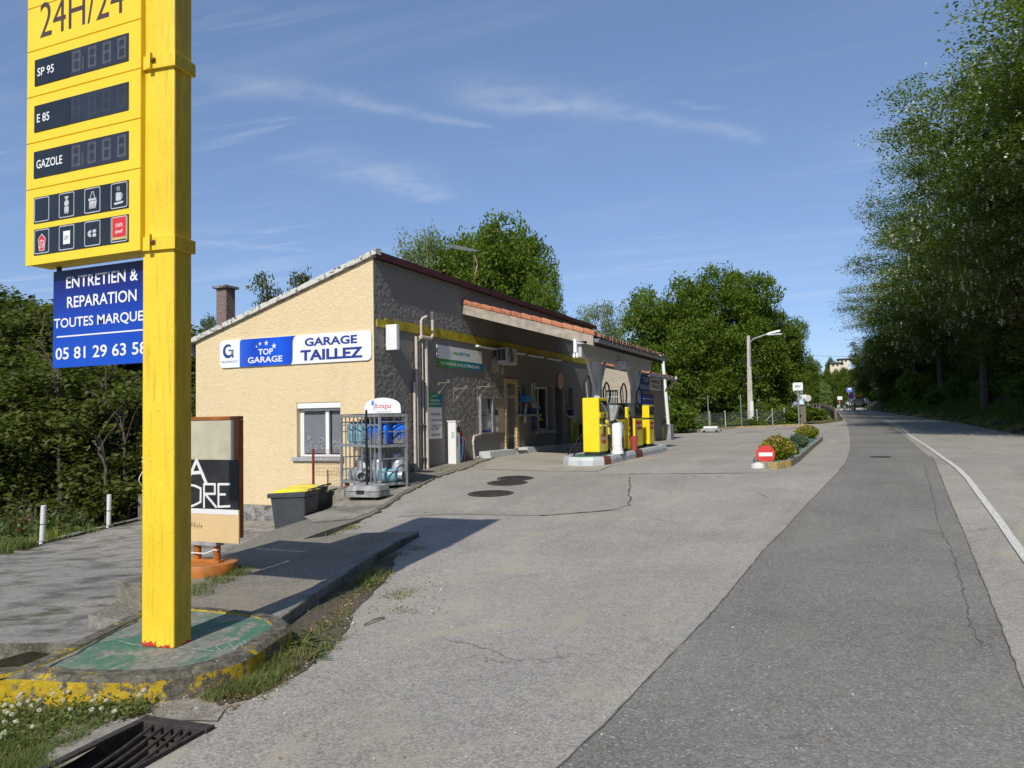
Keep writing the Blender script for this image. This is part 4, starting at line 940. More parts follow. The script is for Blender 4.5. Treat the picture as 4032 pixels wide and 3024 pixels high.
G2.text('TOP', (tp[0]+.5, tp[1]-.15, tp[2]+.38, tp[2]+.58), 'paleblue_print', sg, .04, .001, .02); G2.text('GARAGE', (tp[0]+.2, tp[1]-.08, tp[2]+.08, tp[2]+.28), 'paleblue_print', sg, .04, .001, .02)
tb_ = (Y2+.5, tq[0]+.55, 1.35, tq[2]-.22)
sg = thing('service_board', 'dark blue list board below the signs on the workshop wall', 'sign', G2.P(tb_[0], tb_[2]))
m = MB(); G2.rect(m, *tb_, .01, .035); m.build('panel', 'navy_print', sg)
for i in range(4): 
    m = MB(); z = tb_[3]-.18-i*.24; G2.rect(m, tb_[0]+.35, tb_[1]-.2, z-.035, z+.0, .036, .038); m.build('text_line', 'paleblue_print', sg)
# ================================================================ CANOPY
cy0, cy1 = 18.62, 27.2; CZ0 = 4.80; cE = onY(2322, 1306, cy0); CXE = float(cE[0]); CZE = float(cE[2])
CXE += .08; cy1 = float(onX(2606, 1390, CXE)[1]); print('CANOPY eave', CXE, CZE, cy1)
can = thing('pump_canopy', 'tiled canopy on two white posts sheltering the fuel pumps', 'canopy', (-7.15, 24, 0))
csl = (CZE-CZ0)/(CXE-WX)
def cz(x): return CZ0+(x-WX)*csl
m = MB(); m.hexa([(WX+.01, cy0+.03, cz(WX)-.20), (CXE, cy0+.03, cz(CXE)-.20), (CXE, cy1, cz(CXE)-.20), (WX+.01, cy1, cz(WX)-.20), (WX+.01, cy0+.03, cz(WX)-.10), (CXE, cy0+.03, cz(CXE)-.1), (CXE, cy1, cz(CXE)-.1), (WX+.01, cy1, cz(WX)-.1)])
deck = m.build('roof_deck', 'wood_dark', can)
m = MB(); m.hexa([(WX+.02, cy0-.04, cz(WX)-.36), (CXE+.02, cy0-.04, cz(CXE)-.36), (CXE+.02, cy0+.02, cz(CXE)-.36), (WX+.02, cy0+.02, cz(WX)-.36), (WX+.02, cy0-.04, cz(WX)-.10), (CXE+.02, cy0-.04, cz(CXE)-.1), (CXE+.02, cy0+.02, cz(CXE)-.1), (WX+.02, cy0+.02, cz(WX)-.1)])
m.build('barge_board', 'wood_beam', can, bevel=.004)
random.seed(4)
def box_tiles(n):
    d = Vector((CXE+.06-WX-.03, 0, cz(CXE+.06)-cz(WX+.03)))/n; L = d.length
    for i in range(n):
        P = Vector((WX+.03, cy0-.06, cz(WX+.03)-.09))+d*i; j = random.uniform(-.006, .006)
        m = MB(); x0, z0 = P.x+.004, P.z+j; x1, z1 = P.x+d.x-.006, P.z+d.z+j
        prof = [(-.0, .0), (-.0, .085), (.05, .125), (.17, .135), (.26, .10), (.26, .0)]      # turned-down verge tile
        vs = [(x0, P.y+a, z0+b+.012) for a, b in prof]+[(x1, P.y+a, z1+b*.94) for a, b in prof]; k = len(prof)
        m.add(vs, [tuple(range(k)), tuple(range(2*k-1, k-1, -1))]+[(i2, k+i2, k+(i2+1) % k, (i2+1) % k) for i2 in range(k)])
        o = m.build('verge_tile', 'tile_clay', can, bevel=.008, seg=1)
box_tiles(13)
tile_field('roof_tile', WX+.05, CXE+.13, cz(WX)-.09, cz(CXE+.13)-.085, cy0+.28, cy1, .205, can, 'tile_old')
m = MB(); m.box(CXE+.0, CXE+.03, cy0+.03, cy1, cz(CXE)-.36, cz(CXE)-.12); m.build('eave_board', 'wood_dark', can)
m = MB(); g0 = CXE+.10; k = 9; vs = []
for y in (cy0-.02, cy1+.02): vs += [(g0-math.cos(math.pi*i/(k-1))*.075, y, cz(CXE)-.185-math.sin(math.pi*i/(k-1))*.10) for i in range(k)]
for y in (cy0-.02, cy1+.02): vs += [(g0-math.cos(math.pi*i/(k-1))*.068, y, cz(CXE)-.185-math.sin(math.pi*i/(k-1))*.09) for i in range(k)]
m.add(vs, [(i, i+1, k+i+1, k+i) for i in range(k-1)]+[(2*k+i+1, 2*k+i, 3*k+i, 3*k+i+1) for i in range(k-1)]+[tuple(range(k)), tuple(range(2*k-1, k-1, -1))])
gt = m.build('gutter', 'gutter_zinc', can, smooth=True)
for i in range(18):
    y = cy0+.3+i*(cy1-cy0-.5)/17; m = MB(); m.tube([(g0-math.cos(math.pi*q/8)*.082, y, cz(CXE)-.185-math.sin(math.pi*q/8)*.108) for q in range(9)], .006, 4); m.build('bracket', 'gutter_zinc', gt)
PX, ISLZ = -6.25, .62
bz0, bz1 = 3.12, cz(PX)-.22
m = MB(); m.box(PX-.09, PX+.09, 18.66, 26.2, bz0, bz1-.02); m.build('main_beam', 'post_grey', can, bevel=.01)
posts_y = (24.0, 27.9)
posts_y = []
for u in (2364, 2510):
    yy = float(onX(u, 1500, PX+.1)[1]); posts_y.append(yy)
print('posts', posts_y)
for yy in posts_y:
    m = MB(); m.box(PX-.11, PX+.11, yy-.12, yy+.12, ISLZ-.02, bz0-.003); po = m.build('post', 'post_grey', can, bevel=.012)
    for s in (-1, 1):
        y0, y1 = yy+s*.12, yy+s*.86; m = MB()
        m.hexa([(PX-.035, y0, 2.20), (PX+.035, y0, 2.20), (PX+.035, y0, 2.37), (PX-.035, y0, 2.37), (PX-.035, y1-s*.0, bz0-.004), (PX+.035, y1-s*.0, bz0-.004), (PX+.035, y1-s*.13, bz0-.004), (PX-.035, y1-s*.13, bz0-.004)])
        m.build('brace', 'post_grey', po)
# fluorescent lamps on the canopy and the wall band
def tube_lamp(x, y0, y1, z, label):
    t = thing('tube_lamp', label, 'lamp', (x, (y0+y1)/2, z), group='tube lamps under the canopy')
    m = MB(); m.box(x-.05, x+.05, y0, y1, z, z+.04); m.build('housing', 'paint_white', t); m = MB(); m.cyl((x, y0+.02, z-.022), (x, y1-.02, z-.022), .022, n=8); m.build('tube', 'sign_white', t, smooth=True); return t
lb = ['nearest tube lamp under the canopy eave above the first pump', 'second tube lamp along the canopy eave, left of the LT sign', 'third tube lamp along the canopy eave, before the second post', 'farthest tube lamp under the canopy eave']
for i, (u0, u1, v) in enumerate(((2328, 2386, 1366), (2410, 2462, 1384), (2481, 2524, 1398), (2542, 2580, 1410))):
    y0, y1 = float(onX(u0, v, -6.03)[1]), float(onX(u1, v, -6.03)[1]); tube_lamp(-6.03, y0, y1, cz(-6.03)-.26, lb[i])
lb2 = ['bright ended tube lamp on the yellow band left of the air conditioner', 'short tube lamp on the wall band just right of the air conditioner', 'tube lamp on the wall band above the shop window', 'last tube lamp on the wall band near the round sign']
for i, (u0, u1, v0, v1) in enumerate(((1881, 1957, 1355, 1370), (2030, 2066, 1383, 1390), (2084, 2140, 1394, 1405), (2158, 2208, 1409, 1419))):
    y0, y1 = float(onX(u0, v0, WX+.1)[1]), float(onX(u1, v1, WX+.1)[1])
    t = thing('tube_lamp', lb2[i], 'lamp', (WX+.06, (y0+y1)/2, 3.62), group='tube lamps on the front wall'); m = MB(); m.box(WX+.037, WX+.09, y0, y1, 3.60, 3.66); m.build('housing', 'paint_white', t); m = MB(); m.cyl((WX+.115, y0-.01, 3.63), (WX+.115, y1, 3.63), .024, n=8); m.build('tube', 'sign_white', t, smooth=True)
# ================================================================ PRICE SIGN
c_ = onZ(684, 2550, ISZ); PYF, PXR = float(c_[1]), float(c_[0]); PXL = float(onY(560, 2540, PYF)[0])+.026; PYB = PYF+.155
TOP = 5.85
tot = thing('price_sign', 'tall yellow 24H/24 fuel price sign on a square pole in the foreground', 'fuel price sign', (PXR-.14, PYF+.1, ISZ-.01))
def turn(m, a=math.radians(7.5)):
    """turns the pole a few degrees so its right side loses the sun"""
    c_, s_ = math.cos(a), math.sin(a); m.v = [(PXR+(x-PXR)*c_-(y-PYF)*s_, PYF+(x-PXR)*s_+(y-PYF)*c_, z) for x, y, z in m.v]; return m
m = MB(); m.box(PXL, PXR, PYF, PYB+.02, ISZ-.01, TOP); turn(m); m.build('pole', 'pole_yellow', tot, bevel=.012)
PF = PYF-.075; SP = Pl('Y', PF)
SL_ = SP.uv(103, 700)[0]; SR_ = SP.uv(552, 700)[0]; SBZ = (SP.uv(100, 1052)[1]+SP.uv(552, 985)[1])/2
k6 = 800/1327
def z1(x, y): return SP.uv(x*k6, y*k6)
seams = [(z1(178, y0)[1]+z1(915, y1)[1])/2 for y0, y1 in ((357, 112), (652, 437), (950, 765), (1250, 1092))]; s0 = z1(180, 65)[1]
seams = [TOP-.05, s0]+seams
m = MB(); m.box(SL_+.004, SR_-.004, PF+.012, PF+.20, SBZ+.01, TOP-.05); m.build('cabinet', 'sign_yellow', tot, bevel=.004)
for a, b in zip(seams, seams[1:]+[SBZ]):
    m = MB(); SP.rect(m, SL_, SR_, b+.003, a-.003, -.014, 0); m.build('panel', 'sign_yellow', tot, bevel=.002, seg=1)
def qb(x0, y0a, y1a, x1, y0b, y1b):
    A0, T0 = z1(x0, y0a); _, B0 = z1(x0, y1a); A1, T1 = z1(x1, y0b); _, B1 = z1(x1, y1b); return A0, A1, (B0+B1)/2, (T0+T1)/2
tx = qb(262, 95, 258, 812, -60, 80)
SP.text('24H/24', (SL_+.15*(SR_-SL_)*.8, SR_-.135*(SR_-SL_), z1(262, 257)[1]+.005, z1(262, 257)[1]+.265), 'lettering_brown', tot, .001, .002, .0)
rows = [('SP 95', (232, 405, 573, 843, 206, 388), .56, 1), ('E 85', (229, 703, 872, 843, 527, 712), .42, 0), ('GAZOLE', (226, 1000, 1172, 843, 850, 1035), .86, 1)]
SEGS = {'a': ((0, 1), (1, 1)), 'b': ((1, 1), (1, .5)), 'c': ((1, .5), (1, 0)), 'd': ((0, 0), (1, 0)), 'e': ((0, 0), (0, .5)), 'f': ((0, .5), (0, 1)), 'g': ((0, .5), (1, .5))}
for txt, q, wd, dot in rows:
    A0, A1, B0, B1 = qb(*q); mid = A0+(A1-A0)*.395
    m = MB(); SP.rect(m, A0, mid-.002, B0, B1, .0, .006); nm = m.build('name_plate', 'sign_black', tot)
    SP.text(txt, (A0+.03, A0+.03+(mid-A0-.06)*wd, B0+(B1-B0)*.34, B0+(B1-B0)*.66), 'sign_white', nm, .0065, .001, .012)
    m = MB(); SP.rect(m, mid+.001, A1, B0, B1, .0, .005); dp = m.build('display', 'led_panel', tot)
    dw = (A1-mid)/4
    for i in range(4):
        a = mid+dw*(i+.2 if i == 0 else i+.30); w = dw*.52; b0, b1 = B0+(B1-B0)*.14, B0+(B1-B0)*.88; m = MB()
        for s, ((xa, ya), (xb, yb)) in SEGS.items():
            n_ = 7 if xa != xb else 8
            for off in (0, .011):
                for j in range(n_):
                    t = (j+.5)/n_; x = a+w*(xa+(xb-xa)*t); y = b0+(b1-b0)*(ya+(yb-ya)*t)
                    if xa != xb: y += off*(1 if ya < .9 else -1)
                    else: x += off*(1 if xa < .5 else -1)
                    m.add([SP.P(x-.0034, y-.0034, .0062), SP.P(x+.0034, y-.0034, .0062), SP.P(x+.0034, y+.0034, .0062), SP.P(x-.0034, y+.0034, .0062)], [(0, 1, 2, 3)])
        m.build('digit', 'led_dot' if dot else 'led_dot_dim', dp)['kind'] = 'stuff'
    if dot: m = MB(); SP.rect(m, mid+dw*.86, mid+dw*1.0, B0+.02, B0+(B1-B0)*.62, .0055, .007); m.build('decimal_bar', 'led_dot_dim', dp)
ib = [qb(226, 1300, 1468, 843, 1170, 1350), qb(226, 1507, 1672, 843, 1393, 1575)]
def circ(cx, cy, r, n=14, ry=None): return [(cx+r*math.cos(2*math.pi*i/n), cy+(ry or r)*math.sin(2*math.pi*i/n)) for i in range(n)]
for r, (A0, A1, B0, B1) in enumerate(ib):
    m = MB(); SP.rect(m, A0, A1, B0, B1, 0, .005); st = m.build('icon_strip', 'sign_black', tot)
    cell = (A1-A0-.0)/4; H_ = B1-B0
    for i in range(4):
        w = cell*.66; a0 = A0+.008+(A1-A0-.016-w)*i/3; a1 = a0+w; b0, b1 = B0+.035*H_, B1-.035*H_; m = MB()
        ro, ri = rrect(a0, a1, b0, b1, .014), rrect(a0+.006, a1-.006, b0+.006, b1-.006, .010); n_ = len(ro)
        m.add([SP.P(x, y, .0065) for x, y in ro]+[SP.P(x, y, .0065) for x, y in ri], [(j, (j+1) % n_, n_+(j+1) % n_, n_+j) for j in range(n_)]); m.build('icon_frame', 'icon_silver', st)
        cx, cy, u = (a0+a1)/2, (b0+b1)/2, H_/2; D = .0065; m = MB(); mat = 'icon_silver'; mk = 'icon'
        if (r, i) == (0, 1):
            SP.slab(m, rrect(cx-.30*u*.8, cx+.30*u*.8, cy-.58*u, cy-.1*u, .10*u), .005, D); SP.slab(m, rrect(cx-.24*u, cx+.24*u, cy-.06*u, cy+.32*u, .12*u), .005, D); SP.rect(m, cx-.09*u, cx+.09*u, cy+.32*u, cy+.5*u, .005, D); SP.slab(m, rrect(cx-.19*u, cx+.19*u, cy+.48*u, cy+.66*u, .05*u), .005, D)
            SP.rect(m, cx-.18*u, cx-.05*u, cy-.66*u, cy-.60*u, .005, D); SP.rect(m, cx+.03*u, cx+.18*u, cy-.66*u, cy-.60*u, .005, D)
        elif (r, i) == (0, 2):
            SP.rect(m, cx-.42*u, cx+.42*u, cy-.02*u, cy+.14*u, .005, D)
            for s in range(5): SP.slab(m, [(cx-.33*u+s*.148*u, cy-.62*u), (cx-.25*u+s*.148*u, cy-.62*u), (cx-.26*u+s*.155*u+.01, cy-.06*u), (cx-.36*u+s*.155*u+.004, cy-.06*u)], .005, D)
            for s in (-1, 1): SP.slab(m, [(cx+s*.25*u-.02*u, cy+.14*u), (cx+s*.25*u+.05*u, cy+.14*u), (cx+s*.05*u+.05*u, cy+.66*u), (cx+s*.05*u-.02*u, cy+.66*u)], .005, D)
        elif (r, i) == (0, 3):
            SP.slab(m, rrect(cx-.32*u, cx+.20*u, cy-.38*u, cy+.22*u, .06*u), .005, D); SP.slab(m, [(cx-.46*u, cy-.66*u), (cx+.38*u, cy-.60*u), (cx+.44*u, cy-.44*u), (cx-.5*u, cy-.5*u)], .005, D)
            m.tube([SP.P(cx+.2*u+.14*u*math.sin(t), cy-.08*u+.2*u*math.cos(t), .006) for t in np.linspace(0, math.pi, 8)], .004, 4)
            for s in (-.16, .02): m.tube([SP.P(cx+s*u+.05*u*math.sin(t*2), cy+.32*u+t*.09*u, .006) for t in np.linspace(0, 3.6, 9)], .0032, 4)
        elif (r, i) == (1, 0):
            mat = 'sign_white'; SP.slab(m, [(cx-.30*u, cy-.72*u), (cx+.30*u, cy-.72*u), (cx+.42*u, cy+.2*u), (cx, cy+.60*u), (cx-.42*u, cy+.2*u)], .005, .0062); m.build('icon', mat, st); m = MB(); mat = 'red_print'
            SP.slab(m, [(cx-.26*u, cy-.68*u), (cx+.26*u, cy-.68*u), (cx+.38*u, cy+.18*u), (cx, cy+.54*u), (cx-.38*u, cy+.18*u)], .005, .0068)
            SP.text('UTA', (cx-.30*u, cx+.30*u, cy-.55*u, cy+.12*u), 'sign_white', st, .0072, .001, .004)
        elif (r, i) == (1, 1):
            mat = 'sign_white'; SP.rect(m, cx-.36*u, cx+.38*u, cy-.5*u, cy+.5*u, .005, .0068); SP.text('DKV', (cx-.26*u, cx+.28*u, cy-.17*u, cy+.14*u), 'black_print', st, .0072, .001, .004, .35)
        elif (r, i) == (1, 2):
            g_ = circ(cx-.13*u, cy, .36*u, 20, .27*u); SP.slab(m, [p for p in g_ if p[0] < cx-.02*u], .005, D); SP.slab(m, rrect(cx+.02*u, cx+.40*u, cy+.03*u, cy+.27*u, .10*u), .005, D); SP.slab(m, rrect(cx+.02*u, cx+.40*u, cy-.27*u, cy-.03*u, .10*u), .005, D)
            m2 = MB(); SP.rect(m2, cx-.24*u, cx-.02*u, cy-.03*u, cy+.03*u, .0066, .0072); m2.build('icon_gap', 'sign_black', st)
        elif (r, i) == (1, 3):
            mat = 'green_print'; SP.rect(m, a0+.010, a1-.008, b0+.016, b1-.008, .005, .0064); m.build('icon', 'gold_print', st); m = MB(); mat = 'red_print'; SP.rect(m, a0+.016, a1-.014, b0+.034, b1-.006, .0064, .0072)
            SP.text('CARTE', (cx-.36*u, cx+.36*u, cy+.16*u, cy+.42*u), 'sign_white', st, .0076, .001, .012); SP.text('dyneff', (cx-.38*u, cx+.38*u, cy-.36*u, cy-.02*u), 'sign_white', st, .0076, .001, .012, .2)
        if m.v: m.build('icon', mat, st)
for v in (228, 950):        # steel straps
    zb = float(onY(690, v, PYF-.02)[2]); m = MB()
    m.box(PXL-.03, PXR+.022, PYF-.022, PYF-.004, zb-.045, zb+.045); m.box(PXR+.004, PXR+.022, PYF-.004, PYB+.012, zb-.045, zb+.045); m.box(PXL-.03, PXR+.022, PYB+.013, PYB+.03, zb-.045, zb+.045)
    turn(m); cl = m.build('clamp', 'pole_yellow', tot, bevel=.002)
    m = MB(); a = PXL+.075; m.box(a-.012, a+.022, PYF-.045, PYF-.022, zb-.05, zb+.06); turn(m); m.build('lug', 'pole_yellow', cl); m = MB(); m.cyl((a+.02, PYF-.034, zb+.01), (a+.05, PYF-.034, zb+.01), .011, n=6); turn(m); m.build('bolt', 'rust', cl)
# hanging blue board
BP = Pl('Y', PYF+.05); A0 = BP.uv(209, 1300)[0]; A1 = PXL+.04; T = (BP.uv(215, 1070)[1]+BP.uv(558, 1025)[1])/2; B = (BP.uv(207, 1448)[1]+BP.uv(560, 1430)[1])/2
bd = thing('service_sign', 'blue ENTRETIEN & REPARATION board hanging below the yellow price panel', 'sign', BP.P(A0, B))
m = MB(); BP.rect(m, A0, A1, B, T, -.012, 0); m.build('board', 'blue_board', bd)
k2 = 800/1659
def z2(x, y): return BP.uv(x*k2, 950+y*k2)
for txt, (x0, t0, b0, x1, t1, b1), ex in (('ENTRETIEN &', (543, 290, 388, 1128, 222, 318), 1), ('REPARATION', (550, 452, 547, 1117, 392, 488), 1), ('TOUTES MARQUES', (443, 634, 730, 1172, 565, 660), 1.055), ('05 81 29 63 58', (456, 872, 968, 1172, 818, 925), 1.04)):
    a0, zt0 = z2(x0, t0); _, zb0 = z2(x0, b0); a1, zt1 = z2(x1, t1); _, zb1 = z2(x1, b1)
    BP.text(txt, (a0, a0+(a1-a0)*ex, (zb0+zb1)/2, (zt0+zt1)/2), 'sign_white', bd, .002, .001, .013)
a0, zz0 = z2(465, 783); m = MB(); BP.rect(m, a0, A1, zz0-.005, zz0+.005, 0, .002); m.build('rule_line', 'sign_white', bd)
for x, z in ((A0+.03, T+.0), (PXL-.06, T+.0)): m = MB(); m.box(x-.012, x+.012, PYF+.06, PYF+.085, z-.08, SBZ+.03); m.build('hanger', 'metal_dark', bd)
# ================================================================ ORANGE FOOTED SIGN BEHIND THE POLE
d0 = onZ(786, 2256, .10); dpos = (float(d0[0]), float(d0[1])+.10); gz = walk_z(*dpos)
os_ = thing('pavement_sign', 'orange framed sign with black A VENDRE board behind the yellow pole', 'pavement sign', (*dpos, gz))
Lr = float(onY(906, 2200, dpos[1])[0]-dpos[0])
m = MB(); m.lathe([(Lr*.99, 0), (Lr, .02), (Lr, .10), (Lr*.985, .108), (.0, .115)], (*dpos, gz), 40, False); m.build('foot', 'disc_orange', os_, smooth=True)
m = MB(); m.box(dpos[0]-Lr*.6, dpos[0]+Lr*.62, dpos[1]-.04, dpos[1]+.04, gz+.11, gz+.135); m.build('foot_bar', 'disc_orange', os_, bevel=.004)
OP = Pl('Y', dpos[1]-.045); AR = OP.uv(938, 1800)[0]; AL = 2*dpos[0]-AR; zT = OP.uv(850, 1640)[1]; zB = OP.uv(850, 2135)[1]; zb1 = OP.uv(850, 1810)[1]; zb2 = OP.uv(850, 2004)[1]
for s in (-1, 1):
    pts = [(dpos[0]+s*.13+.032*math.cos(t), dpos[1]+.032*math.sin(t), gz+.13+t/(2*math.pi)*.015) for t in np.linspace(0, 2*math.pi*10, 120)]
    m = MB(); m.tube(pts, .0075, 5); m.build('spring', 'disc_orange', os_, smooth=True)
m = MB(); m.box(dpos[0]-.2, dpos[0]+.17, dpos[1]-.06, dpos[1]+.06, gz+.275, zB+.02); m.build('spring_plate', 'plastic_weathered', os_, bevel=.01)
m = MB(); m.tube([(dpos[0]-.3, dpos[1]-.06, gz+.2), (dpos[0]+.02, dpos[1]-.05, gz+.2), (dpos[0]+.13, dpos[1]-.04, gz+.24), (dpos[0]+.17, dpos[1]-.035, gz+.235)], .006, 6); m.build('cord', 'sign_white', os_)
m = MB(); w = .065; m.box(AL, AR, dpos[1]-.04, dpos[1]+.03, zT-.035, zT); m.box(AL, AL+w, dpos[1]-.04, dpos[1]+.03, zB+.05, zT-.036); m.box(AR-w, AR, dpos[1]-.04, dpos[1]+.03, zB+.05, zT-.036); m.build('frame', 'frame_orange', os_, bevel=.004)
m = MB(); m.box(AL+w-.01, AR-w+.01, dpos[1]-.03, dpos[1]+.03, zb1, zT-.03); m.build('upper_panel', 'sign_cream', os_)
m = MB(); OP.rect(m, AL-.01, AR+.008, zb2, zb1, 0, .012); bb_ = m.build('board', 'board_black', os_)
m = MB(); OP.rect(m, AL-.008, AR+.012, zb2-.05, zb2+.0, .012, .018); m.build('white_strip', 'paint_white', os_)
m = MB(); OP.rect(m, AL-.01, AR+.02, zB, zb2-.0, 0, .016); m.build('lower_panel', 'sign_sand', os_)
def strokes(pl, mb, segs, w, c0, c1):
    for (x0, y0), (x1, y1) in segs:
        L_ = math.hypot(x1-x0, y1-y0); dx, dy = (x1-x0)/L_, (y1-y0)/L_; nx, ny = -dy*w/2, dx*w/2; e = w*.3
        x0 -= dx*e; y0 -= dy*e; x1 += dx*e; y1 += dy*e; c1 += .0003
        pl.slab(mb, [(x0-nx, y0-ny), (x1-nx, y1-ny), (x1+nx, y1+ny), (x0+nx, y0+ny)], c0, c1)
k6z = 260/616.
def o6(x, y): return OP.uv(740+x*k6z, 1600+y*k6z)
def st(pts): return [(o6(*a), o6(*b)) for a, b in zip(pts, pts[1:])]
def letter(sets, w, c0, c1, mat, par):
    m = MB(); strokes(OP, m, [x for p in sets for x in st(p)], w, c0, c1); m.build('letter', mat, par)
letter([[(90, 502), (180, 715)], [(90, 502), (0, 715)], [(45, 620), (135, 615)]], .034, .012, .015, 'paint_white', bb_)
for sets in ([[(160, 940), (160, 725), (262, 725), (262, 815), (160, 815)], [(170, 815), (275, 940)]], [[(400, 725), (295, 725), (295, 935), (400, 930)], [(295, 820), (358, 820)]], [[(20, 730), (75, 740), (130, 765), (128, 890), (80, 915), (20, 940), (20, 730)]],
             [[(-15, 935), (-15, 725)], [(-15, 725), (-80, 935)], [(-80, 935), (-80, 725)]], [[(-180, 725), (-110, 725)], [(-110, 930), (-180, 930), (-180, 725)]], [[(-290, 725), (-245, 935), (-205, 725)]]): letter(sets, .0225, .012, .015, 'paint_white', bb_)
for sets in ([[(72, 1135), (72, 1085), (42, 1085), (42, 1110), (72, 1110)]], [[(85, 1085), (85, 1120), (110, 1120)], [(103, 1100), (103, 1140)]], [[(118, 1085), (118, 1120), (145, 1120)], [(137, 1100), (137, 1140)]], [[(25, 1085), (25, 1140)]]): letter(sets, .004, .016, .0175, 'lettering_brown', os_)
# ================================================================ BINS
def bin_model(label, body, lid, w=.56, d=.66, h=1.06, chip=True):
    t = thing('wheelie_bin', label, 'bin', group='wheelie bins beside the pavement')
    m = MB(); z0 = .08; t0 = .40; 
    m.hexa([(-d*.34, -w*.38, z0), (d*.42, -w*.38, z0), (d*.42, w*.38, z0), (-d*.34, w*.38, z0), (-d*.5, -w*.46, h-.12), (d*.44, -w*.46, h-.12), (d*.44, w*.46, h-.12), (-d*.5, w*.46, h-.12)])
    m.build('body', body, t, bevel=.03, local=True, seg=3)
    m = MB(); m.hexa([(-d*.56, -w*.5, h-.15), (d*.45, -w*.5, h-.13), (d*.45, w*.5, h-.13), (-d*.56, w*.5, h-.15), (-d*.56, -w*.5, h-.075), (d*.47, -w*.5, h-.04), (d*.47, w*.5, h-.04), (-d*.56, w*.5, h-.075)]); m.build('rim', body, t, bevel=.012, local=True)
    m = MB(); k = 8; vs = []
    for i in range(k+1):
        x = -d*.53+(d*1.02)*i/k; zc = h-.07+.035*(i/k)+.055*math.sin(math.pi*min(1, (i+.6)/k)); zs = h-.07+.035*(i/k)
        vs += [(x, -w*.48, zs), (x, -w*.42, zc-.008), (x, 0, zc+.012), (x, w*.42, zc-.008), (x, w*.48, zs)]
    fs = [(i*5+j, (i+1)*5+j, (i+1)*5+j+1, i*5+j+1) for i in range(k) for j in range(4)]+[(0, 1, 2, 3, 4), tuple(k*5+j for j in (4, 3, 2, 1, 0))]
    m.add(vs, fs); m.build('lid', lid, t, smooth=True, local=True)
    m = MB(); m.tube([(d*.50, -w*.42, h-.02), (d*.58, -w*.40, h+.0), (d*.58, w*.40, h+.0), (d*.50, w*.42, h-.02)], .014, 8); m.build('handle', body, t, smooth=True, local=True)
    for s in (-1, 1): m = MB(); m.cyl((d*.40, s*w*.40, .10), (d*.40, s*w*.48, .10), .10, n=16); m.build('wheel', 'bin_dark', t, local=True, smooth=True)
    if chip: m = MB(); m.box(d*.15, d*.36, -w*.482, -w*.47, h*.60, h*.68); m.build('sticker', 'paper', t, local=True)
    return t
def put(t, u, v, z, rz, zb=None):
    p = onZ(u, v, z); t.location = (p[0], p[1], zb if zb is not None else terrace(*p[:2])); t.rotation_euler = (0, 0, rz); return t
zb = -.50
put(bin_model('large grey wheelie bin with a bright yellow lid, nearest to the camera', 'bin_grey', 'lid_yellow', chip=False), 1165, 2030, .05, math.radians(12), -.55)
put(bin_model('grey wheelie bin with yellow lid half hidden behind the nearest bin', 'bin_dark', 'lid_yellow', chip=True), 1203, 1985, .15, math.radians(14), -.57)
put(bin_model('small dark wheelie bin with dull green lid between yellow lidded bins and platform', 'bin_dark', 'bin_green', .48, .55, .86, False), 1246, 1990, .05, math.radians(14), -.52)
# ================================================================ UMBRELLA FOOT
up = onZ(1412, 1972, walk_z(-8.3, 12.1)); uz = walk_z(*up[:2]); uf = thing('parasol_base', 'grey plastic parasol foot with a bare black pole before the gas cage', 'parasol base', (up[0]-.02, up[1]+.33, uz), math.radians(8))
def foot_shell(z0, z1, r0, r1, name, e=.0):
    m = MB(); P0 = rrect(-r0, r0, -r0*.82, r0*.82, .09); P1 = rrect(-r1, r1, -r1*.82, r1*.82, .09); n_ = len(P0)
    m.add([(x, y, z0) for x, y in P0]+[(x, y, z1) for x, y in P1], [(j, (j+1) % n_, n_+(j+1) % n_, n_+j) for j in range(n_)]+[tuple(range(n_, 2*n_)), tuple(range(n_-1, -1, -1))]); return m.build(name, 'plastic_weathered', uf, bevel=.012, local=True)
foot_shell(.07, .165, .335, .345, 'lower_shell'); foot_shell(.175, .275, .345, .31, 'upper_shell')
for x in (-.22, .22): 
    for y in (-.2, .2): m = MB(); m.cyl((x, y-.02, .04), (x, y+.02, .04), .04, n=12); m.build('castor', 'bin_dark', uf, local=True)
m = MB(); m.box(-.09, .06, -.30, -.275, .14, .20); m.build('grip', 'bin_dark', uf, local=True)
m = MB(); m.cyl((-.02, 0, .27), (-.02, 0, 1.66), .022, n=12); m.build('pole', 'hose_black', uf, smooth=True, local=True); m = MB(); m.cyl((-.055, 0, 1.12), (.03, 0, 1.12), .012); m.build('knob', 'hose_black', uf, local=True)
m = MB(); m.lathe([(.05, 0), (.055, .05), (.055, .10), (.05, .12)], (float(onZ(1360, 1919, .2)[0]), float(onZ(1360, 1919, .2)[1])+.06, .20), 12); tag(m.build('tin_can', 'rust'), 'rusty brown tin can standing on the platform before the gas cage', 'can')
# ================================================================ GAS CAGE
cf = onZ(1496, 1935, .205); cr = onZ(1606, 1921, .21); clf = onZ(1340, 1918, .2)
A = Vector(clf[:2]); B = Vector(cf[:2]); C3 = Vector(cr[:2]); ex = (B-A).normalized(); ey = Vector((-ex.y, ex.x)); LW = (B-A).length; LD = .66
print('cage', LW, LD, math.degrees(math.atan2(ex.y, ex.x)))
hz = 1.53
cage = thing('gas_bottle_cage', 'galvanised steel cage of gas bottles with a white Butagaz topper by the building corner', 'gas cage', (A.x, A.y, .205), math.atan2(ex.y, ex.x))
def cb(x0, x1, y0, y1, z0, z1, name='rail', mat='cage_steel', par=None): m = MB(); m.box(x0, x1, y0, y1, z0, z1); return m.build(name, mat, par or cage, local=True)
t_ = .045
for x, y in ((0, 0), (LW-t_, 0), (0, LD-t_), (LW-t_, LD-t_)): cb(x, x+t_, y, y+t_, 0, hz, 'post')
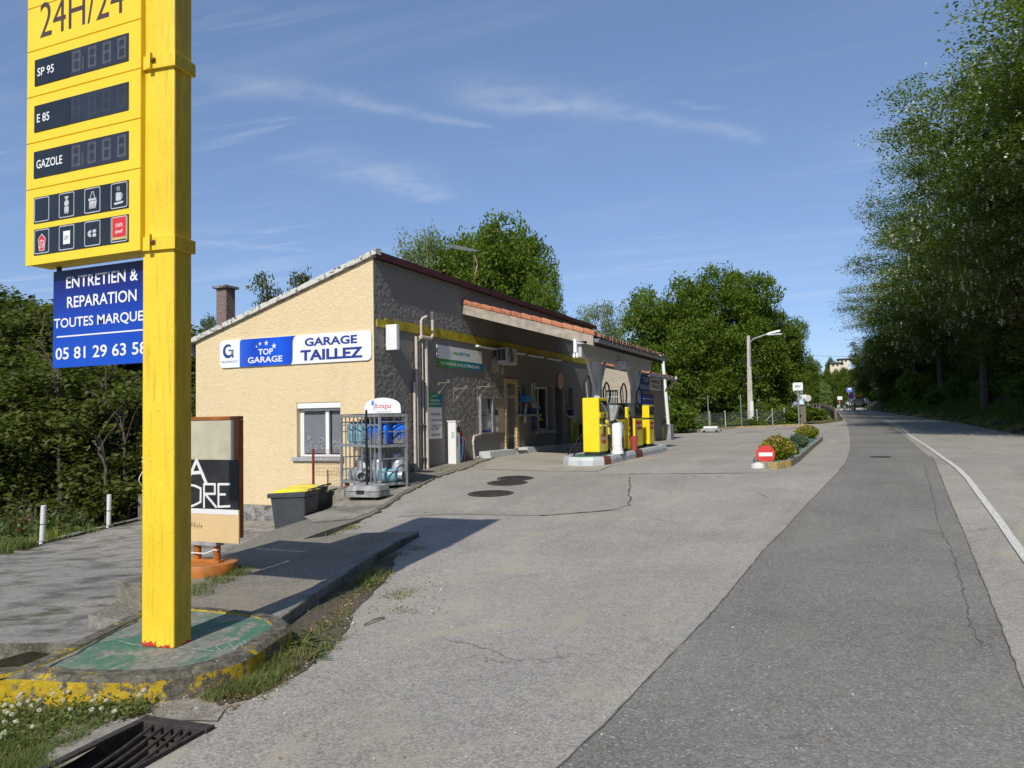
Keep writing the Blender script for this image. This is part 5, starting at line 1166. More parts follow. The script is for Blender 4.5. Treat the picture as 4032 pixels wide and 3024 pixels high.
for z in (.10, .86, hz-.06):
    for y in (0, LD-t_): cb(t_, LW-t_, y+.004, y+t_-.004, z, z+.055)
    for x in (0, LW-t_): cb(x+.004, x+t_-.004, t_, LD-t_, z, z+.055)
for z in (.10, .86): cb(t_, LW-t_, t_, LD-t_, z+.02, z+.03, 'shelf', 'cage_steel')
for z in (.36, .62, 1.16, 1.36):
    for x in (0, LW-t_): cb(x+.012, x+.032, t_, LD-t_, z, z+.025, 'side_bar')
cb(.03, LW-.02, .006, .02, 1.30, 1.325, 'front_bar')
nb = 9
for i in range(1, nb): x = t_+(LW-2*t_)*i/nb; cb(x-.011, x+.011, .012, .034, .155, .86, 'bar'); cb(x-.011, x+.011, .012, .034, .915, hz-.06, 'bar')
for i in range(1, nb): x = t_+(LW-2*t_)*i/nb; cb(x-.010, x+.010, LD-.03, LD-.012, .155, hz-.06, 'bar')
cb(.0, LW, .0, LD, hz+.002, hz+.012, 'roof_sheet', 'metal_dark')
# topper board, turned towards the road
m = MB(); cwx, tw, tz = 0., .41, 0.
arc = [(cwx-tw, tz), (cwx+tw, tz), (cwx+tw-.01, tz+.16)]+[(cwx+tw*.97*math.cos(a), tz+.16+.18*math.sin(a)) for a in np.linspace(.12, math.pi-.12, 15)]+[(cwx-tw+.01, tz+.16)]
LP = Pl('Y', .0); LP.slab(m, arc, 0, .02); tb = m.build('topper', 'sign_white', cage, local=True)
tpos = onZ(1507, 1627, .205+hz+.02); R0 = Matrix.Rotation(-cage.rotation_euler[2], 4, 'Z'); lv_ = R0 @ (Vector((float(tpos[0])*1.02, float(tpos[1])*1.02, 0))-Vector((A.x, A.y, 0))); tb.location = (lv_.x, lv_.y, hz+.014); tb.rotation_euler = (0, 0, math.radians(14)-cage.rotation_euler[2])
class Lp(Pl): pass
def ltext(txt, box, mat, par, c, bold, **k):
    o = LP.text(txt, box, mat, None, c, .001, bold, **k); o.parent = par; return o
ltext('Butagaz', (cwx-.17, cwx+.20, tz+.085, tz+.22), 'red_print', tb, .022, .002); ltext('GAZ & ÉLECTRICITÉ', (cwx-.13, cwx+.19, tz+.025, tz+.06), 'grey_print', tb, .022, .0)
m = MB(); LP.slab(m, circ(cwx-.215, tz+.23, .028, 14, .055), .02, .022); m.build('logo_drop', 'skyblue_print', tb, local=True); m = MB(); LP.slab(m, circ(cwx-.185, tz+.14, .02, 12, .075), .02, .0225); LP.slab(m, circ(cwx-.18, tz+.28, .010, 10, .02), .02, .0225); m.build('logo_drop', 'paleblue_print', tb, local=True)
def bottle(mat, label, lx, ly, lz, lying=0., r=.15, h=.42, ring=True, mat2=None, group='gas bottles stored in the cage'):
    t = thing('gas_bottle', label, 'gas bottle', group=group)
    m = MB(); m.lathe([(r*.72, 0), (r*.72, .03), (r*.6, .03), (r*.93, .055), (r, .09), (r, h*.5-.004), (r*1.012, h*.5), (r, h*.5+.004), (r, h-.07), (r*.9, h-.02), (r*.55, h+.015), (.05, h+.03), (0, h+.035)], n=22, cap=False); m.build('body', mat, t, smooth=True, local=True)
    if ring:
        m = MB(); m.lathe([(r*.62, h-.0), (r*.66, h+.11), (r*.62, h+.12), (r*.58, h+.10)], n=18, cap=False); m.build('collar', mat2 or mat, t, smooth=True, local=True)
    m = MB(); m.cyl((0, 0, h+.02), (0, 0, h+.07), .022, n=8); m.cyl((-.03, 0, h+.07), (.04, 0, h+.07), .012, n=6); m.build('valve', 'metal_dark', t, local=True)
    R = Matrix.Rotation(cage.rotation_euler[2], 4, 'Z'); w = R @ Vector((lx, ly, 0))
    t.location = (cage.location.x+w.x, cage.location.y+w.y, cage.location.z+lz)
    if lying: t.rotation_euler = (0, math.radians(90), cage.rotation_euler[2]+lying); t.location.z += r
    else: t.rotation_euler = (0, 0, random.uniform(0, 6))
    return t
U1 = .91; L1 = .14
for i in range(3): bottle('bottle_blue', ('leftmost pale blue gas bottle on the cage upper shelf', 'second pale blue gas bottle from the left on the upper shelf', 'third pale blue gas bottle on the upper shelf, left of the blue bottles')[i], .20+i*.30, .22, U1, r=.135, h=.44, ring=False)
for i in range(2): bottle('bottle_grey', ('grey domed gas bottle at the back left of the upper shelf', 'grey domed gas bottle at the back right of the upper shelf')[i], .75+i*.34, .55, U1, r=.15, h=.5)
bottle('bottle_grey', 'upright grey gas bottle at the left of the lower shelf', .28, .45, L1, h=.46); bottle('bottle_grey', 'upright grey gas bottle behind the parasol pole on the lower shelf', .66, .52, L1, h=.46)
bottle('bottle_grey', 'upright grey gas bottle with a dented collar in the middle of the lower shelf', 1.05, .35, L1, h=.48, mat2='bottle_grey')
bottle('bottle_grey', 'grey gas bottle lying on its side at the lower left of the cage', .18, .17, L1, lying=.15, r=.14, h=.44)
bottle('bottle_grey', 'upright dull gas bottle at the back right of the lower shelf', 1.35, .60, L1, h=.46)
bottle('bottle_blue', 'pale blue and grey gas bottle lying across the lower right of the cage', 1.18, .20, L1+.01, lying=.6, r=.14, h=.46, mat2='bottle_grey')
bottle('bottle_grey', 'grey gas bottle lying behind the parasol pole', .62, .20, L1, lying=-.6, r=.13, h=.30)
def cube(label, lx, ly, rz):
    t = thing('cube_bottle', label, 'gas bottle', group='blue cube gas bottles'); m = MB(); P = rrect(-.14, .14, -.13, .13, .05)
    n_ = len(P); prof = [(.85, 0), (1, .03), (1, .30), (.9, .38), (.55, .42)]; vs = [(x*s, y*s, z) for s, z in prof for x, y in P]
    m.add(vs, [(k*n_+j, k*n_+(j+1) % n_, (k+1)*n_+(j+1) % n_, (k+1)*n_+j) for k in range(4) for j in range(n_)]+[tuple(range(4*n_, 5*n_))]); m.build('body', 'cube_blue', t, smooth=True, local=True)
    for yy, sgn in ((-.134, -1),):
        m = MB(); pts = [(.135*math.cos(a), yy, .02+.27*math.sin(a)) for a in np.linspace(0, math.pi, 13)]; pin = [(.10*math.cos(a), yy-.003, .02+.18*math.sin(a)) for a in np.linspace(0, math.pi, 13)]
        m.add(pts+pin, [(i, i+1, 14+i-1+0, 13+i) for i in range(12)]); m.add(pin, [tuple(range(12, -1, -1))]); m.build('grey_panel', 'cube_grey', t, local=True)
        m = MB(); m.tube([(.035*math.cos(a), yy-.01, .20+.10*math.sin(a)) for a in np.linspace(0, 2*math.pi, 14)], .012, 5); m.build('grip_ring', 'cube_blue', t, local=True)
    m = MB(); m.tube([(-.08, 0, .40), (-.07, 0, .475), (0, 0, .50), (.07, 0, .475), (.08, 0, .40)], .02, 6); m.build('handle', 'cube_blue', t, smooth=True, local=True)
    R = Matrix.Rotation(cage.rotation_euler[2], 4, 'Z'); w = R @ Vector((lx, ly, 0)); t.location = (cage.location.x+w.x, cage.location.y+w.y, cage.location.z+U1); t.rotation_euler = (0, 0, cage.rotation_euler[2]+rz)
cube('blue cube gas bottle on the upper shelf next to the pale blue bottles', LW-.46, .19, .1); cube('blue cube gas bottle at the front corner post of the cage', LW-.17, .20, .5); cube('blue cube gas bottle at the right end of the upper shelf', LW-.18, .55, 1.1)
# red post with mesh panel left of the cage
pr = onZ(1234, 1916, .2); mp = thing('mesh_fence', 'short wavy wire mesh panel on a rusty red post between bins and gas cage', 'fence', (pr[0], pr[1], .2))
zt_, zbm = onY(1232, 1768, pr[1])[2], onY(1232, 1872, pr[1])[2]
m = MB(); m.box(pr[0]-.02, pr[0]+.02, pr[1]-.02, pr[1]+.02, -.1, zt_); m.build('post', 'rusty_red', mp)
x1 = A.x+.02; y1 = A.y+.1; n_ = 17
for i in range(n_+1):
    t = i/n_; x, y = pr[0]+.03+(x1-pr[0]-.03)*t, pr[1]+(y1-pr[1])*t; pts = []
    for j in range(25):
        f = j/24; z = zbm+(zt_-.02-zbm)*f; k_ = .035*max(0, math.sin(f*math.pi*4.0))**2; pts.append((x+k_*.5, y-k_, z))
    m = MB(); m.tube(pts, .0032, 3); m.build('wire', 'rusty_red', mp)
for z in np.linspace(zbm, zt_-.02, 8): m = MB(); m.tube([(pr[0], pr[1], z), (x1, y1, z)], .0032, 3); m.build('wire', 'rusty_red', mp)
# ================================================================ SIGNS ON THE WALLS
k5 = 1000/2212.
def z5(pl, x, y): return pl.uv(700+x*k5, 950+y*k5)
E2 = Pl('Y', WY-.04); ga0, gz1 = z5(E2, 365, 868); ga1, gz0 = z5(E2, 1685, 1040); gz1 = (z5(E2, 400, 865)[1]+z5(E2, 1620, 778)[1])/2; gz0 = (z5(E2, 400, 1106)[1]+z5(E2, 1620, 1037)[1])/2
sg = thing('garage_sign', 'long white and blue TOP GARAGE / GARAGE TAILLEZ sign across the sunlit end wall', 'sign', E2.P(ga0, gz0))
m = MB(); E2.slab(m, rrect(ga0, ga1, gz0, gz1, .11, 6), -.035, 0); m.build('panel', 'sign_white', sg, bevel=.003)
x0, x1 = z5(E2, 540, 900)[0], z5(E2, 1002, 900)[0]; m = MB(); E2.slab(m, [(x0, gz0+.004), (x1-.05, gz0+.004), (x1-.01, gz0+.09), (x1+.0, gz1-.12), (x1+.04, gz1-.03), (x1+.10, gz1-.004), (x0+.05, gz1-.004), (x0+.005, gz1-.06)], 0, .006); m.build('blue_panel', 'topgarage_blue', sg)
def et(txt, x0, y0, x1, y1, mat, bold=.02, c=.0075, **k):
    a0, b1 = z5(E2, x0, y0); a1, b0 = z5(E2, x1, y1); E2.text(txt, (a0, a1, b0, b1), mat, sg, c, .001, bold, **k)
def row(txt, x0, xt, y0a, y1a, y0b, y1b, mat, bold=.02, c=.0075):
    a0, t0 = z5(E2, x0, y0a); _, b0 = z5(E2, x0, y1a); a1, t1 = z5(E2, xt, y0b); _, b1 = z5(E2, xt, y1b); E2.text(txt, (a0, a1, (b0+b1)/2, (t0+t1)/2), mat, sg, c, .001, bold)
row('GARAGE', 1105, 1562, 845, 917, 812, 888, 'navy_print', .035, .002); row('TAILLEZ', 1068, 1612, 950, 1042, 915, 1012, 'navy_print', .04, .002)
row('TOP', 703, 830, 938, 990, 932, 985, 'sign_white', .02); row('GARAGE', 612, 912, 1010, 1063, 995, 1048, 'sign_white', .02); row('GROUPAUTO', 378, 522, 1045, 1062, 1037, 1054, 'groupauto_navy', .005, .002)
for cx, cy, r in ((688, 918, 11), (718, 893, 18), (773, 887, 24), (840, 912, 27)):
    a, b = z5(E2, cx, cy); R_ = r*k5/3050*19; m = MB(); E2.slab(m, [(a+(R_ if i % 2 == 0 else R_*.4)*math.sin(i*math.pi/5), b+(R_ if i % 2 == 0 else R_*.4)*math.cos(i*math.pi/5)) for i in range(10)], .006, .0085); m.build('star', 'sign_white', sg)
m = MB(); a, b = z5(E2, 438, 958); R1 = 60*k5/3050*19; P_ = [(a+R1*1.0*math.cos(t)*.95, b+R1*math.sin(t)) for t in np.linspace(.95, 5.9, 22)]; Q_ = [(a+R1*.12+R1*.62*math.cos(t), b+R1*.05+R1*.62*math.sin(t)) for t in np.linspace(.85, 5.95, 22)]
for i in range(21): E2.slab(m, [P_[i], P_[i+1], Q_[i+1], Q_[i]], 0, .002)
E2.rect(m, a+R1*.72, a+R1*1.02, b-R1*.95, b+R1*.2, 0, .0022); E2.rect(m, a+R1*.1, a+R1*.72, b-.0, b+R1*.2, 0, .0022); m.build('logo_letter', 'groupauto_navy', sg)
m = MB(); 
for i in range(4): E2.rect(m, a+R1*.35+i*.012, a+R1*1.02, b-R1*.5+i*.035, b-R1*.5+i*.035+.012, .0025, .0032)
m.build('logo_stripes', 'gold_print', sg)
# small projecting white sign at the corner
bx = onX(1493, 1350, WX+.02); yb = float(bx[1])-.35
Bp = Pl('Y', 14.75); a0, b1 = Bp.uv(1492, 1281); a1, b0 = Bp.uv(1562, 1376)
pj = thing('projecting_sign', 'small blank white projecting sign on the grey wall at the building corner', 'sign', (WX, 14.8, b0))
m = MB(); m.box(WX+.04, a1, 14.75, 14.87, b0, b1); m.build('box', 'sign_white', pj, bevel=.006); m = MB(); Bp2 = Pl('Y', 14.75); Bp2.rect(m, WX+.11, WX+.115, b0+.13, b1-.06, 0, .002); Bp2.rect(m, WX+.11, a1-.1, b0+.125, b0+.131, 0, .0024); m.build('printed_line', 'paleblue_print', pj)
m = MB(); m.box(WX+.0, WX+.04, 14.78, 14.84, b0+.1, b0+.16); m.box(WX, WX+.04, 14.78, 14.84, b1-.16, b1-.1); m.build('bracket', 'metal_galv', pj)
# nexdrive boards
k7 = 700/1659.
def z7(x, y, pl=FX): return pl.uv(1600+x*k7, 1150+y*k7)
nx0, nx1 = z7(275, 600)[0], z7(695, 640)[0]; nt = (z7(275, 494)[1]+z7(695, 553)[1])/2; nm_ = (z7(275, 618)[1]+z7(695, 668)[1])/2; nbt = (z7(275, 693)[1]+z7(695, 735)[1])/2
nd = thing('wall_sign', 'wide white and green nexdrive HYBRIDES & ÉLECTRIQUES board beside the pipes', 'sign', FX.P(nx0, nbt))
m = MB(); FX.rect(m, nx0, nx1, nbt, nt, .02, .035); m.build('panel', 'sign_white', nd); m = MB(); FX.rect(m, nx0, nx1, nbt, nm_, .035, .037); m.build('green_band', 'nexdrive_band', nd)
w_ = nx1-nx0; a = nx0+w_*.33
FX.text('ne', (a, a+w_*.085, nt-.36*(nt-nbt), nt-.22*(nt-nbt)), 'green_print', nd, .037, .001, .02); FX.text('xdrive', (a+w_*.09, a+w_*.37, nt-.36*(nt-nbt), nt-.16*(nt-nbt)), 'teal_print', nd, .037, .001, .02)
FX.text('HYBRIDES & ÉLECTRIQUES', (nx0+w_*.08, nx1-w_*.07, nbt+.07*(nt-nbt), nbt+.27*(nt-nbt)), 'sign_white', nd, .0385, .001, .02)
for i in range(6): m = MB(); z = nt-.10-i*.085; FX.rect(m, nx0+.0, nx0+.07, z-.028, z+.015, .035, .037); m.build('edge_stripe', 'teal_print' if i > 2 else 'green_print', nd)
vx0, vx1 = z7(185, 1150)[0], z7(322, 1150)[0]; vt, vm, vb = z7(320, 948)[1], z7(320, 1077)[1], z7(320, 1366)[1]
vd = thing('wall_sign', 'tall narrow nexdrive service list board behind the vertical pipes', 'sign', FX.P(vx0, vb))
m = MB(); FX.rect(m, vx0, vx1, vb, vt, .015, .03); m.build('panel', 'sign_white', vd); m = MB(); FX.rect(m, vx0, vx1, vm, vt, .03, .032); m.build('green_band', 'nexdrive_band', vd)
w_ = vx1-vx0; H_ = vt-vb
FX.text('nexdrive', (vx0+.32*w_, vx0+.72*w_, vt-.075*H_, vt-.035*H_), 'sign_white', vd, .034, .001, .01); FX.text('HYBRIDES &', (vx0+.22*w_, vx0+.86*w_, vt-.18*H_, vt-.135*H_), 'sign_white', vd, .034, .001, .02); FX.text('ÉLECTRIQUES', (vx0+.18*w_, vx0+.92*w_, vt-.255*H_, vt-.205*H_), 'sign_white', vd, .034, .001, .02)
for i, (s, y, ww) in enumerate((('ENTRETIEN', 1140, .62), ('RÉPARATION', 1194, .72), ('DIAGNOSTIC', 1247, .70), ('BATTERIE', 1276, .52), ('RECHARGE', 1330, .60))):
    z = z7(270, y)[1]; FX.text(s, (vx0+.27*w_, vx0+(.27+ww)*w_, z-.03, z+.03), 'black_print', vd, .031, .001, .02)
# pipes
pp = thing('drain_pipes', 'cluster of cream drain and vent pipes running up the grey wall', 'pipes', (WX, 16.5, .4))
def py_(x, y=1000): return z7(x, y, Pl('X', WX+.09))[0]
def pz(x, y): return z7(x, y, Pl('X', WX+.09))[1]
pc = WX+.09; zg = .38
for x, yt, r, xx in ((76, 842, .034, 76), (98, 415, .036, 100), (127, 440, .014, 128), (155, 440, .018, 156), (188, 455, .050, 194)):
    m = MB(); y = py_(x); m.cyl((pc, y, zg), (pc, y, pz(x, yt)), r, n=12); m.build('pipe', 'pvc_cream', pp, smooth=True)
m = MB(); ya = py_(128); yb_ = py_(225); zj = pz(170, 428); m.cyl((pc+.03, ya, zj), (pc+.03, yb_, zj+.0), .048, n=12); m.build('elbow_run', 'pvc_cream', pp, smooth=True)
m = MB(); y = py_(147); m.tube([(pc, y, zj), (pc, y, pz(147, 270)), (pc+.03, y+.03, pz(147, 245)), (pc+.1, y+.1, pz(147, 228))], .033, 10); m.build('vent_pipe', 'pvc_cream', pp, smooth=True)
m = MB(); y = py_(243); m.tube([(pc+.03, yb_, zj), (pc+.03, y-.02, zj+.06), (pc+.03, y, zj+.16), (pc+.03, y, pz(243, 262))], .036, 10); m.build('vent_pipe', 'pvc_cream', pp, smooth=True)
m = MB(); m.lathe([(.04, 0), (.045, .05), (.04, .12), (.055, .16), (.055, .20)], (pc+.03, y, pz(243, 262)), 12); m.build('vent_cap', 'gutter_zinc', pp, smooth=True)
for yy in (833, 1236, 1545):
    m = MB(); z = pz(130, yy); m.box(WX+.002, pc+.03, py_(95), py_(170), z-.012, z+.012); m.build('pipe_clip', 'metal_galv', pp)
# wall irons
for i, (x, y) in enumerate(((272, 850), (440, 900), (660, 885), (862, 880))):
    y0, z0 = z7(x, y); t = thing('iron_bracket', ('scrolled iron bracket above the narrow service board', 'scrolled iron bracket between the boards, second from the pipes', 'scrolled iron bracket just above the glazed notice case', 'plain iron bracket beside the brick framed door')[i], 'bracket', (WX, y0, z0-.1), group='iron wall brackets')
    m = MB(); mt = 'notice_tan' if i < 3 else 'metal_dark'
    m.box(WX, WX+.010, y0-.007, y0+.007, z0-.38, z0+.04); m.box(WX, WX+.42, y0-.004, y0+.004, z0-.005, z0+.005); m.tube([(WX+.01, y0, z0-.34), (WX+.1, y0, z0-.25), (WX+.2, y0, z0-.13), (WX+.3, y0, z0-.02)], .0045, 5)
    for cx, cz_ in ((.07, -.05), (.10, -.24), (.36, .04)): m.tube([(WX+cx+.045*(1-s/16)*math.cos(s*.55), y0, z0+cz_+.045*(1-s/16)*math.sin(s*.55)) for s in range(15)], .005, 4)
    m.build('scroll', mt, t)
# air compressor cabinet
ca = onX(1763, 1655, WX+.55); CYv = 17.55; cq = Pl('Y', CYv)
# front (narrow) face towards the camera, long face towards the forecourt
xf0 = WX+.12; q0 = cq.uv(1765, 1825); q1 = cq.uv(1796, 1825); xw = .36
xc0 = q0[0]; xc1 = q1[0]; czb = .40; czt = cq.uv(1765, 1661)[1]; y2 = float(onX(1811, 1700, xc1)[1])
print('cabinet', xc0, xc1, czt, y2, q0)
cbn = thing('tyre_inflator', 'white GONFLEUR tyre inflator cabinet standing against the grey wall', 'air pump', (xc0, CYv, czb))
m = MB(); m.box(xc0, xc1, CYv, y2, czb, czt); m.build('cabinet', 'cabinet_white', cbn, bevel=.008)
m = MB(); m.box(xc0-.015, xc1+.015, CYv-.015, y2+.015, czt, czt+.03); m.build('cap', 'cabinet_white', cbn)
C4 = Pl('X', xc1); C4.text('GONFLEUR', (CYv+.06, CYv+.06+(y2-CYv)*.22, czb+.5, czt-.38), 'black_print', cbn, .002, .001, .03, flipv=True)
m = MB(); C4.slab(m, circ((CYv+y2)/2+.02, czt-.2, .08, 16), .0, .02); m.build('gauge', 'pump_face_black', cbn)
m = MB(); C4.rect(m, CYv+.12, y2-.08, czb+.95, czb+1.1, 0, .01); m.build('coin_slot', 'metal_dark', cbn)
for i in range(5): m = MB(); cq.rect(m, xc0+.1, xc0+.19, czt-.28-i*.035, czt-.27-i*.035, 0, .002); m.build('vent_slot', 'metal_dark', cbn)
for mt, dx in (('skyblue_print', .0), ('bucket_red', .12), ('hose_black', .05)):
    m = MB(); y = y2+.06+dx; m.tube([(xc1-.1, y, czt-.30), (xc1+.05, y+.02, czt-.45), (xc1+.02, y+.05, czt-.8), (xc1-.03, y, czt-1.1-dx), (xc1+.04, y+.04, czb+.05), (xc1-.06, y-.02, czb+.02)], .012, 6); m.build('air_hose', mt, cbn, smooth=True)
m = MB(); m.box(xc1-.12, xc1-.02, y2+.10, y2+.20, czb+.55, czb+.9); m.build('hose_reel', 'bucket_red', cbn)
# notice case and notice board
n0 = z7(672, 968); n1 = z7(793, 1320); nc = thing('notice_case', 'glazed grey notice case reading LA LOI MONTAGNE on the wall', 'notice case', FX.P(n0[0], n1[1]))
na0, na1, nb0, nb1 = n0[0], n1[0], (z7(672, 1328)[1]+z7(793, 1320)[1])/2, (z7(672, 968)[1]+z7(793, 985)[1])/2
m = MB(); ring_rect(FX, m, na0, na1, nb0, nb1, .045, 0, .08); m.build('frame', 'metal_galv', nc); m = MB(); FX.rect(m, na0+.045, na1-.045, nb0+.045, nb1-.045, .01, .04); m.build('poster', 'notice_grey', nc)
w_, H_ = na1-na0, nb1-nb0
FX.text('LA LOI', (na0+.1*w_+.03, na0+.42*w_, nb0+.54*H_, nb0+.575*H_), 'navy_print', nc, .042, .001, .03); FX.text('MONTAGNE', (na0+.1*w_+.03, na0+.70*w_, nb0+.475*H_, nb0+.51*H_), 'navy_print', nc, .042, .001, .03)
m = MB(); FX.rect(m, na0+.06, na1-.06, nb0+.05, nb0+.11, .04, .042); m.build('footer_band', 'navy_print', nc)
m = MB(); FX.slab(m, [(na0+.58*w_, nb1-.06), (na0+.9*w_, nb1-.06), (na0+.88*w_, nb1-.45*H_), (na0+.72*w_, nb1-.44*H_)], .04, .042); m.build('photo_strip', 'pump_dark', nc)
m = MB(); FX.slab(m, [(na0+.6*w_, nb0+.26*H_), (na0+.76*w_, nb0+.36*H_), (na0+.9*w_, nb0+.27*H_), (na0+.84*w_, nb0+.17*H_), (na0+.66*w_, nb0+.16*H_)], .04, .042); m.build('map_print', 'icon_silver', nc)
for i in range(6): m = MB(); z = nb0+(.44-.05*i)*H_; FX.rect(m, na0+.12*w_+.02, na0+.5*w_, z, z+.012, .04, .0415); m.build('text_line', 'grey_print', nc)
n2 = z7(905, 1315); ta = thing('notice_board', 'stained tan notice board with a poster, right of the glazed case', 'notice board', FX.P(na1+.02, nb0))
tb1 = (z7(795, 990)[1]+z7(900, 998)[1])/2; m = MB(); FX.slab(m, rrect(na1+.015, n2[0], nb0+.02, tb1, .05), 0, .05); m.build('board', 'notice_tan', ta, bevel=.004); m = MB(); FX.rect(m, na1+.015, n2[0]-.1, tb1, tb1+.03, 0, .09); m.build('lamp_rail', 'metal_galv', ta)
for x0, y0, x1, y1, mt in ((808, 1098, 846, 1215, 'paper'), (820, 1258, 842, 1298, 'cabinet_white')): a0, b1 = z7(x0, y0); a1, b0 = z7(x1, y1); m = MB(); FX.rect(m, a0, a1, b0, b1, .05, .052); m.build('notice', mt, ta)
a0, b1 = z7(812, 1100); a1, b0 = z7(842, 1150); m = MB(); FX.rect(m, a0, a1, b0, b1, .052, .053); m.build('notice_print', 'pump_dark', ta)
m = MB(); y0, z0 = z7(668, 1342); m.tube([(WX+.05, y0+.1, nb0), (WX+.05, y0, z0+.04), (WX+.05, y0-.35, z0), (WX+.05, y0-.42, z0-.12), (WX+.05, y0-.38, z0-.4), (WX+.05, y0-.3, z0-.75), (WX+.05, y0-.2, .55), (WX+.05, y0+.1, .52)], .03, 8)
tag(m.build('conduit_pipe', 'pvc_cream', smooth=True), 'thin bent pink cream conduit pipe below the notice case', 'pipe')
# air conditioner
a0, b1 = z7(875, 510); a1, b0 = z7(1018, 655); b0 = z7(1018, 655)[1]; ac = thing('air_conditioner', 'white air conditioner unit on brackets under the canopy', 'air conditioner', FX.P(a0, b0))
xo = WX+.34; aY0 = float(onX(932, 1400, xo)[1]); 
AXf = Pl('Y', 0); e0 = onX(1600+935*k7, 1150+580*k7, WX+.45); e1 = onX(1600+1018*k7, 1150+590*k7, WX+.45); AY0, AY1 = float(e0[1]), float(e1[1]); AY1 = AY0+.80; zt_, zb_ = onX(1600+935*k7, 1150+515*k7, WX+.45)[2], onX(1600+935*k7, 1150+655*k7, WX+.45)[2]
m = MB(); m.box(WX+.13, WX+.45, AY0, AY1, zb_, zt_); m.build('casing', 'ac_white', ac, bevel=.012)
m = MB(); G3 = Pl('X', WX+.45); G3.slab(m, circ(AY0+.33, (zb_+zt_)/2, .21, 24), 0, .012); fan = m.build('fan_grille', 'ac_grille', ac)
for r in (.06, .11, .16, .20): m = MB(); m.tube([G3.P(AY0+.33+r*math.cos(t), (zb_+zt_)/2+r*math.sin(t), .016) for t in np.linspace(0, 2*math.pi, 25)], .005, 4); m.build('grille_ring', 'ac_white', fan)
for i in range(7):
    for j in range(2): m = MB(); z = zb_+.06+i*(zt_-zb_-.1)/7; m.box(WX+.155+j*.14, WX+.28+j*.14, AY0-.006, AY0-.001, z, z+.05); m.build('side_vent', 'ac_grille', ac)
for yy in (AY0+.12, AY1-.15): m = MB(); m.box(WX, WX+.5, yy-.02, yy+.02, zb_-.05, zb_-.01); m.box(WX, WX+.04, yy-.02, yy+.02, zb_-.3, zb_+.2); m.build('bracket', 'ac_white', ac)
m = MB(); a, b = z7(792, 622); m.box(WX, WX+.10, a, a+.35, b-.38, b); tag(m.build('cable_box', 'notice_tan'), 'small grey brown junction box on the wall below the air conditioner', 'box')
# hand-towel holder, shop front bits
a0, b1 = z7(1052, 962); a1, b0 = z7(1118, 1030); td = thing('towel_dispenser', 'blue paper towel dispenser with white cloth hanging on the shop wall', 'dispenser', FX.P(a0, b0))
m = MB(); FX.rect(m, a0, a1-.2, b0, b1, .0, .3); m.build('case', 'tissue_blue', td, bevel=.02); m = MB(); FX.slab(m, [(a0+.05, b0-.62), (a0+.28, b0-.66), (a0+.36, b0-.1), (a0+.3, b0-.02)], .1, .12); m.build('cloth', 'cloth_white', td)
a0, b1 = z7(1160, 845); a1, b0 = z7(1193, 1080); vm_ = thing('framed_board', 'tall white framed panel with black centre left of the shop window', 'panel', FX.P(a0, b0)); m = MB(); FX.slab(m, rrect(a0, a1, b0, b1, .06), 0, .05); m.build('panel', 'ac_white', vm_, bevel=.004); m = MB(); FX.slab(m, [(a0+.1, b0+.12), (a1-.08, b0+.08), (a1-.1, b0+.55), (a0+.12, b0+.95), (a0+.1, b0+.6)], .05, .054); m.build('print', 'pump_face_black', vm_)
a0, b1 = z7(1166, 1100); a1, b0 = z7(1198, 1298); m = MB(); FX.rect(m, a0, a1, b0, b1, .0, .09); tag(m.build('wall_box', simple('box_blue', (.035, .05, .085), .6), bevel=.006), 'dark blue grey metal box below the white panel by the shop window', 'box')
a, b = z7(1425, 830); m = MB(); FX.slab(m, circ(a, b, .30, 28), .03, .06); ds = thing('round_sign', 'round pink disc sign on the grey wall above the shop door', 'sign', FX.P(a, b)); m.build('disc', 'disc_pink', ds); FX.text('ENTRÉE', (a-.22, a+.22, b-.05, b+.05), 'red_sticker', ds, .062, .001, .01)
# flower pots
def flowerpot(y, z, label):
    t = thing('flower_pot', label, 'flower pot', (WX+.03, y, z)); m = MB(); m.lathe([(.09, 0), (.13, .2), (.14, .21)], (WX+.05, y, z), 14); m.build('pot', 'pot_blue', t, smooth=True); m = MB()
    for i in range(60): a, b, c = random.uniform(-.2, .2), random.uniform(-.25, .25), random.uniform(.22, .46); r = .03; m.add([(WX+.05+a*.5+random.uniform(-r, r), y+b+random.uniform(-r, r), z+c+random.uniform(-r, r)) for _ in range(4)], [(0, 1, 2, 3)]); m.mi = 0 if i % 3 else 1
    m.build('flowers', ['pink_flower', 'leaf_oak'], t)['kind'] = 'stuff'
flowerpot((SW2[0]+SW2[1])/2, SW2[2]+.0, 'blue pot of pink flowers on the sill of the small right window'); flowerpot(SW[1]+.1, SW[2]+.05, 'dark pot of red and white flowers on the shop shelf')
# yellow coiled hose and bin at the shop end
a, b = z7(1535, 1300); t = thing('coiled_hose', 'coiled yellow garden hose hanging on the wall behind the first pump', 'hose', FX.P(a, b))
for i in range(6): m = MB(); m.tube([FX.P(a+(.26+i*.012)*math.sin(q)+.03*i, b+.1*i*0+(.50-.03*i)*math.cos(q)+.03, .08+.015*i) for q in np.linspace(0, 2*math.pi, 26)], .016, 6); m.build('loop', 'hose_yellow', t, smooth=True)
bz_ = onX(2262+8, 1760, WX+.4); m = MB(); m.box(WX+.1, WX+.6, 28.0, 28.9, .35, 1.25); m.build; wb = thing('waste_container', 'dark blue green container against the wall behind the first pump', 'container', (WX+.3, 28.4, .35)); m.build('body', simple('container_dark', (.03, .05, .06), .5), wb, bevel=.03); m = MB(); m.box(WX+.07, WX+.63, 27.97, 28.93, 1.25, 1.32); m.build('lid', 'bin_dark', wb, bevel=.01)
